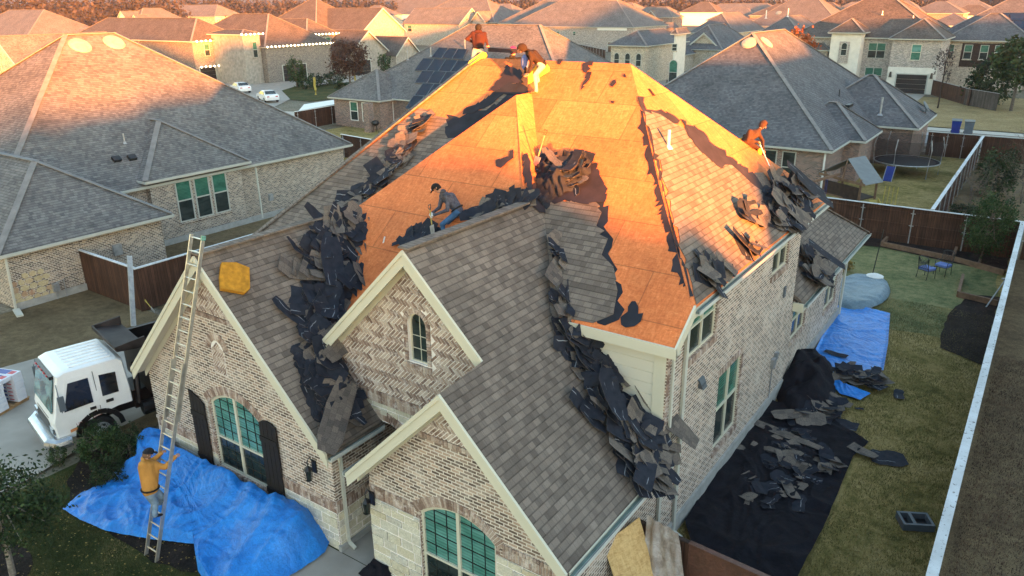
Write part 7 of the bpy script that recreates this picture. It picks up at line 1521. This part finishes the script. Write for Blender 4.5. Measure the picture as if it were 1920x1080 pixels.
def heap(name, label, path, n, seed, pl=None, width=.45, hgt=.35, size=(.5, 1.0), stuff=True, yaw0=None, cat='debris heap', under=None, pt=None):
    "path: pixels on plane pl (or world points); strips strewn and stacked along it"
    rd = random.Random(seed); pts = [onp(*p, *pl) for p in path] if pl and len(path[0]) == 2 else [V(p) for p in path]; nrm = V(pl[0]).normalized() if pl else V((0, 0, 1)); m = MB(); m.use('scrap_top')
    L = [0]
    for a, b in zip(pts, pts[1:]): L.append(L[-1]+(b-a).length)
    for i in range(n):
        s = rd.uniform(0, L[-1]); k = max(j for j in range(len(L)-1) if L[j] <= s); t = (s-L[k])/(L[k+1]-L[k]+1e-9); a, b = pts[k], pts[k+1]; d = (b-a).normalized(); sd_ = d.cross(nrm).normalized(); off = rd.gauss(0, .5)*width; c = a.lerp(b, t)+sd_*off
        hh = rd.uniform(0.02, .75)*hgt*math.exp(-(off/width)**2); yaw = rd.uniform(0, 6.28) if yaw0 is None else yaw0+rd.gauss(0, .5)
        scrap(m, rd, c, nrm, rd.uniform(*size)*rd.choice([.6, 1, 1.15]), rd.choice([.2, .33, .33, .5]), yaw, hh+.02, rd.choice([0.05, .2, .5, .9, 1.8]), rd.gauss(0, .25), top=(None if pt is None else rd.random() < pt))
    return m.build(name, None, label=label, cat=cat, kind='stuff' if stuff else None)
plG1, plG2 = plQ, plP
heap('shingle_heap', 'torn black shingles heaped down the valley between the left and middle gables', [(690, 425), (640, 440), (605, 480), (610, 530), (590, 575), (600, 620), (590, 680), (610, 740), (640, 790)], 200, 1, plQ, .5, .36, pt=.25)
heap('shingle_heap', 'stripped shingle strips piled behind the middle gable peak', [(640, 410), (680, 450), (720, 470), (690, 520), (650, 545)], 90, 2, plQ, .42, .5)
heap('shingle_heap', 'row of black torn strips along the upper left edge of the bare boards', [(805, 222), (770, 250), (750, 300), (715, 335), (690, 360), (655, 390), (640, 420)], 80, 3, plC, .22, .16)
heap('shingle_heap', 'torn strips lying along the ridge behind the roofer in the black cap', [(990, 376), (950, 380), (900, 402), (885, 412)], 30, 4, plA, .13, .12, pt=.1)
heap('shingle_heap', 'black strips lying left of the roofer in the black cap along the middle ridge', [(812, 440), (780, 448), (750, 462)], 14, 24, plA, .12, .1, pt=.05)
heap('shingle_heap', 'big pile of torn shingles sliding down the right valley, upper part', [(1050, 470), (1060, 500), (1080, 540), (1100, 575), (1140, 560)], 110, 5, plP, .4, .42)
heap('shingle_heap', 'middle of the right valley pile, dark felt and strips', [(1060, 560), (1060, 600), (1080, 650), (1110, 690), (1150, 720)], 110, 6, plP, .42, .4, pt=.35)
heap('shingle_heap', 'lower end of the right valley pile hanging over the gutter', [(1130, 740), (1150, 780), (1180, 810), (1215, 800), (1195, 850), (1185, 890), (1225, 850)], 170, 7, plP, .6, .45, pt=.35)
heap('shingle_heap', 'pile of torn strips at the right rear corner of the upper roof', [(1440, 340), (1460, 370), (1480, 350), (1500, 380), (1450, 420), (1480, 400)], 105, 8, plD, .42, .4)
heap('shingle_heap', 'broken strips balanced on the lower rear roof edge', [(1500, 480), (1530, 500), (1520, 530), (1545, 520)], 60, 9, ((.77, 0, 1), RZ+.77*RX), .34, .4)
heap('shingle_heap', 'curled sunlit strips standing at the front of the right eave', [(1310, 528), (1330, 512), (1350, 500)], 16, 10, plD, .16, .28)
heap('shingle_heap', 'small curled heap of strips halfway along the right eave', [(1385, 462), (1405, 470), (1412, 460)], 8, 11, plD, .12, .25)
heap('shingle_heap', 'lifted strips on the sunlit right slope beside the stripped band', [(1390, 405), (1410, 400), (1425, 410)], 7, 12, plD, .15, .2)
G0 = ((0, 0, 1), 0.1)
heap('shingle_heap', 'dumped shingles spread across the black ground sheet', [(1460, 800), (1520, 820), (1440, 870), (1560, 860), (1480, 900), (1420, 950)], 90, 13, ((0, 0, 1), .09), .8, .06, (.15, .7), pt=.3)
heap('shingle_heap', 'dumped strips across the edge of the small blue tarp', [(1570, 705), (1600, 710), (1625, 722), (1645, 712)], 60, 14, G0, .35, .4, (.4, .9))
heap('shingle_heap', 'dark strips against the foot of the black covered object', [(1470, 785), (1500, 790), (1545, 770), (1560, 745)], 26, 15, G0, .3, .25)
# single loose pieces
def piece(label, px, py, pl, L, Wd, yaw, top, seed, lift=.02, curl=.3, tilt=0.0, name='shingle_strip', n=1):
    rd = random.Random(seed); m = MB()
    for i in range(n): scrap(m, rd, onp(px, py, *pl)+V((0, 0, .01*i)), V(pl[0]).normalized(), L, Wd, yaw+i*.02, lift+i*.01, curl, tilt, top=top)
    return m.build(name, None, label=label, cat='shingle strip')
g_ = ((0, 0, 1), 0.02)
piece('black strip with white sealant lines lying on the lawn beside the black sheet', 1664, 860, g_, .95, .8, .9, False, 41, curl=.1)
piece('small upturned strip with pale lines alone on the lawn above the others', 1685, 741, g_, .7, .32, 2.2, False, 42)
piece('grey strip sticking out from the right edge of the black sheet', 1618, 848, G0, .8, .4, .1, True, 43)
piece('dark torn felt sheet on the lawn below the small tarp', 1575, 795, g_, 1.0, .6, .5, False, 44, curl=.2)
piece('dark pointed scrap between the black cover and the ground sheet', 1562, 772, g_, .9, .35, 2.5, False, 45)
piece('thin dark scrap on the small blue tarp', 1567, 665, G0, .8, .32, .3, False, 46)
piece('long grey row of shingle tabs on the black ground sheet', 1470, 815, ((0, 0, 1), .14), 2.3, .35, 0.25, True, 47, curl=.1)
piece('lone dark crumb of felt on the lawn below the tarp', 1611, 767, g_, .25, .12, 1, False, 48)
piece('wide weathered strip resting on the heap in the middle of the right slope', 1040, 508, plP, 1.5, .5, .6, True, 49, .22, .2)
piece('curved long strip bridging the right valley to the bare boards', 1125, 590, plP, 1.7, .5, 1.2, True, 50, .45, 1.4)
piece('large weathered strip sliding off the gutter below the siding', 1225, 790, plP, 1.9, .62, 2.05, True, 51, .35, .5)
piece('second weathered strip beside the large one above the gutter', 1195, 745, plP, 1.0, .4, 2.2, True, 52, .4, .4)
piece('pale weathered shingle lying face up in the left valley heap', 618, 670, plQ, .75, .45, .5, True, 53, .4, .1)
piece('long weathered strip lying in the bottom of the left valley', 620, 790, plQ, 1.9, .6, .95, True, 54, .3, .2)
piece('black double lined strips upright in the left valley', 612, 505, plQ, 1.5, .6, 1.35, False, 55, .35, .2)
piece('upright black strips with white lines on the right valley pile', 1075, 530, plP, .9, .6, 1.2, False, 56, .5, .3)
piece('black lined strips at the head of the lower pile', 1120, 760, plP, 1.2, .5, 1.4, False, 57, .5, .4)
piece('long black lined strips across the right rear corner pile', 1490, 352, plD, 1.6, .5, 2.4, False, 58, .4, .2)
piece('second run of long lined strips across the right rear pile', 1505, 375, plD, 1.5, .5, 2.3, False, 59, .42, .3)
piece('flat weathered run of tabs at the right rear corner pile', 1465, 400, plD, 1.4, .8, 2.2, True, 60, .3, .1)
piece('lined strips standing on the lower rear roof', 1535, 490, ((.77, 0, 1), RZ+.77*RX), 1.6, .5, 2.3, False, 61, .35, .2)
# felt scraps on the bare boards: (plane, outline, label, material)
def feltpiece(label, pl, pts, mat='felt_brown', seed=1, lift=.012, amp=.05, curlz=0, name='felt_scrap'):
    P = rag([onp(x, y, *pl) for x, y in pts], .12, amp, seed); n = V(pl[0]).normalized(); P = [p+n*(lift+curlz*noise.noise(p*1.7)) for p in P]
    return layer(name, None, P, 0, .004, mat, label=label, cat='felt scrap')
FS = [(plC, [(1093, 120), (1105, 116), (1113, 116), (1111, 124), (1103, 124), (1108, 130), (1097, 138), (1092, 132)], 'hook shaped dark felt scrap near the ridge'),
 (plC, [(1103, 135), (1110, 136), (1106, 150), (1089, 170), (1094, 155)], 'long pointed dark felt scrap below the hook shaped one'),
 (plC, [(1046, 112), (1056, 112), (1051, 122), (1045, 121)], 'small square felt scrap at the ridge'),
 (plC, [(1149, 152), (1155, 150), (1156, 157), (1148, 165), (1144, 160)], 'small felt scrap on the boards right of centre'),
 (plC, [(1170, 138), (1174, 142), (1175, 147), (1169, 145)], 'tiny felt scrap close to the right hip'),
 (plC, [(1146, 190), (1153, 191), (1151, 195), (1146, 194)], 'tiny felt speck in the middle of the bare boards'),
 (plA, [(930, 302), (955, 294), (957, 284), (963, 281), (964, 297), (952, 305), (940, 316), (931, 313)], 'bird shaped felt scrap on the left boards'),
 (plA, [(982, 290), (990, 288), (994, 300), (998, 330), (1000, 372), (992, 376), (988, 350), (982, 320)], 'narrow upright strip of felt at the valley foot'),
 (plC, [(1185, 566), (1192, 566), (1198, 577), (1197, 590), (1207, 588), (1202, 604), (1190, 613), (1165, 610), (1164, 596), (1178, 585)], 'large jagged black felt flap above the cream siding'),
 (plC, [(1000, 310), (1040, 300), (1080, 290), (1110, 300), (1125, 330), (1140, 355), (1135, 380), (1095, 384), (1060, 376), (1040, 384), (1020, 370), (1002, 345)], 'broad brown felt sheet beneath the torn roll'),
 (plD, [(1286, 240), (1300, 236), (1325, 256), (1340, 290), (1362, 310), (1350, 316), (1330, 300), (1308, 280), (1290, 256)], 'brown felt flap lifted beside the vent pipe'),
 (plC, [(952, 122), (965, 128), (978, 134), (982, 155), (960, 158), (930, 172), (915, 172), (938, 150), (945, 135)], 'sunlit brown shingle remnant below the ridge roofers'),
 (plC, [(870, 207), (905, 190), (955, 156), (972, 158), (965, 180), (945, 178), (925, 195), (885, 215), (868, 216)], 'dark twisted felt along the top of the wing hip'),
 (plP, [(985, 372), (1000, 345), (1030, 340), (1048, 370), (1030, 398), (1010, 400)], 'dark felt roll end lying on the shingles below the torn roll'),
 (plA, [(952, 384), (962, 372), (985, 368), (985, 378), (950, 392), (900, 408), (880, 412), (905, 398)], 'blue black felt edge along the middle gable ridge')]
for i, (pl, pts, lb_) in enumerate(FS): feltpiece(lb_, pl, pts, 'felt' if i in (8, 12, 14) else 'felt_brown', 70+i, .018+.001*i)
slot = onp(1212+8, 172, *plD)
m = MB(); a, b = onp(1216, 167, *plD), onp(1226, 180, *plD); n = V(plD[0]).normalized(); m.bar(a+n*.01, b+n*.01, .12, .012); m.build('felt_scrap', 'hair_dark', label='black slot like felt strip on the stripped right hip', cat='felt scrap')
m = MB(); a, b = fore(945, 97, onp(960, 108, *plC)), fore(974, 106, onp(960, 108, *plC)); a = onp(921, 99, *plC)+V((0, 0, .1)); b = onp(975, 102, *plC)+V((0, 0, .1)); m.bar(a, b, .3, .12); m.build('felt_roll', 'felt_brown', label='dark rolled felt lying along the ridge by the magenta beanie', cat='felt roll')
# the torn roll of felt and shingles in the upper valley
def crumple(label, outline, pl, amp, mat, seed, name='felt_roll', nr=18, nb=90, hump=.5, cat='torn felt'):
    P = [onp(x, y, *pl) for x, y in outline]; n = V(pl[0]).normalized(); P = rag(P, .15, .07, seed); L = [0]
    for i in range(len(P)): L.append(L[-1]+(P[(i+1) % len(P)]-P[i]).length)
    B = []
    for k in range(nb): s = L[-1]*k/nb; i = max(j for j in range(len(P)) if L[j] <= s+1e-9); B.append(P[i].lerp(P[(i+1) % len(P)], (s-L[i])/(L[i+1]-L[i]+1e-9)))
    c = sum(B, V((0, 0, 0)))/nb; rings = []; m = MB()
    for r in range(nr+1):
        f = 1-r/nr*.99; rings.append([c.lerp(q, f)+n*(.03+hump*(1-f*f)+amp*(noise.noise(c.lerp(q, f)*2.3+V((seed, 0, 0)))+abs(noise.noise(c.lerp(q, f)*5+V((0, seed, 0)))))*min(1, (1-f)*4+.3)) for q in B])
    for A, B2 in zip(rings, rings[1:]):
        for k in range(nb): j = (k+1) % nb; m.face([A[k], A[j], B2[j], B2[k]])
    return m.build(name, mat, label=label, cat=cat)
crumple('crumpled brown felt roll torn up at the head of the right valley', [(1004, 318), (1030, 308), (1062, 296), (1085, 285), (1105, 292), (1108, 315), (1100, 345), (1075, 360), (1050, 372), (1028, 376), (1012, 350)], plC, .26, 'felt', 3, hump=.2)
crumple('dark crumpled felt bunched under the torn roll', [(1000, 340), (1030, 350), (1055, 362), (1060, 378), (1045, 392), (1022, 396), (1005, 375)], plP, .2, 'felt', 4, hump=.3)
crumple('torn felt sheet sagging into the middle of the right valley pile', [(1065, 590), (1100, 600), (1120, 640), (1140, 700), (1120, 720), (1080, 680), (1060, 630)], plP, .25, 'felt', 6, hump=.25)
heap('shingle_heap', 'splintered strips poking from the torn felt roll', [(1010, 320), (1040, 310), (1070, 330), (1090, 310), (1060, 350)], 44, 16, plC, .35, .4, (.25, .75), pt=.3)
crumple('black bunched felt at the foot of the left valley gutter', [(590, 690), (640, 700), (650, 740), (640, 800), (610, 790), (590, 740)], plQ, .22, 'felt', 8, hump=.25)
for i in range(40):
    pass

q0 = onp(1243, 808, *plP); nF = V(plP[0]).normalized()
XF = Matrix((V((0, 1, 0)), nF.cross(V((0, 1, 0))), nF)).transposed().to_4x4(); XF.translation = q0+nF*.5
crumple('flat torn felt lying under the left valley heap', [(575, 450), (640, 440), (690, 450), (700, 520), (650, 590), (600, 600), (560, 560), (590, 510)], plQ, .1, 'felt', 21, hump=.06)
crumple('flat torn felt lower down the left valley', [(545, 650), (600, 630), (650, 660), (660, 740), (640, 800), (590, 790), (560, 720)], plQ, .1, 'felt', 22, hump=.06)
crumple('flat torn felt along the edge of the stripped wing, upper left', [(800, 225), (760, 262), (742, 310), (700, 345), (670, 372), (650, 400), (640, 400), (690, 350), (735, 300), (750, 255), (790, 215)], plC, .05, 'felt', 23, hump=.03)
crumple('black felt draped over the lower right valley pile', [(1085, 700), (1130, 690), (1160, 730), (1150, 790), (1110, 770)], plP, .2, 'felt', 25, hump=.35)
crumple('black felt spread at the right rear corner of the upper roof', [(1430, 350), (1470, 330), (1525, 372), (1500, 402), (1450, 430), (1425, 420)], plD, .1, 'felt', 26, hump=.06)

# ---------------------------------------------------------------- thin morning haze
m = MB(); m.box(-900, 130, -60, 880, -1.2, 19); hz = m.build('haze', 'trim', kind='stuff', label='thin cold morning haze over the roofs', cat='haze')
hm = bpy.data.materials.new('haze'); hm.use_nodes = True; t = hm.node_tree
for n in list(t.nodes):
    if n.type == 'BSDF_PRINCIPLED': t.nodes.remove(n)
pv = t.nodes.new('ShaderNodeVolumePrincipled'); pv.inputs['Color'].default_value = (0.7, 0.8, 0.98, 1); pv.inputs['Density'].default_value = 0.00012; pv.inputs['Anisotropy'].default_value = 0.2
t.links.new(pv.outputs[0], t.nodes['Material Output'].inputs['Volume']); hz.data.materials.clear(); hz.data.materials.append(hm)
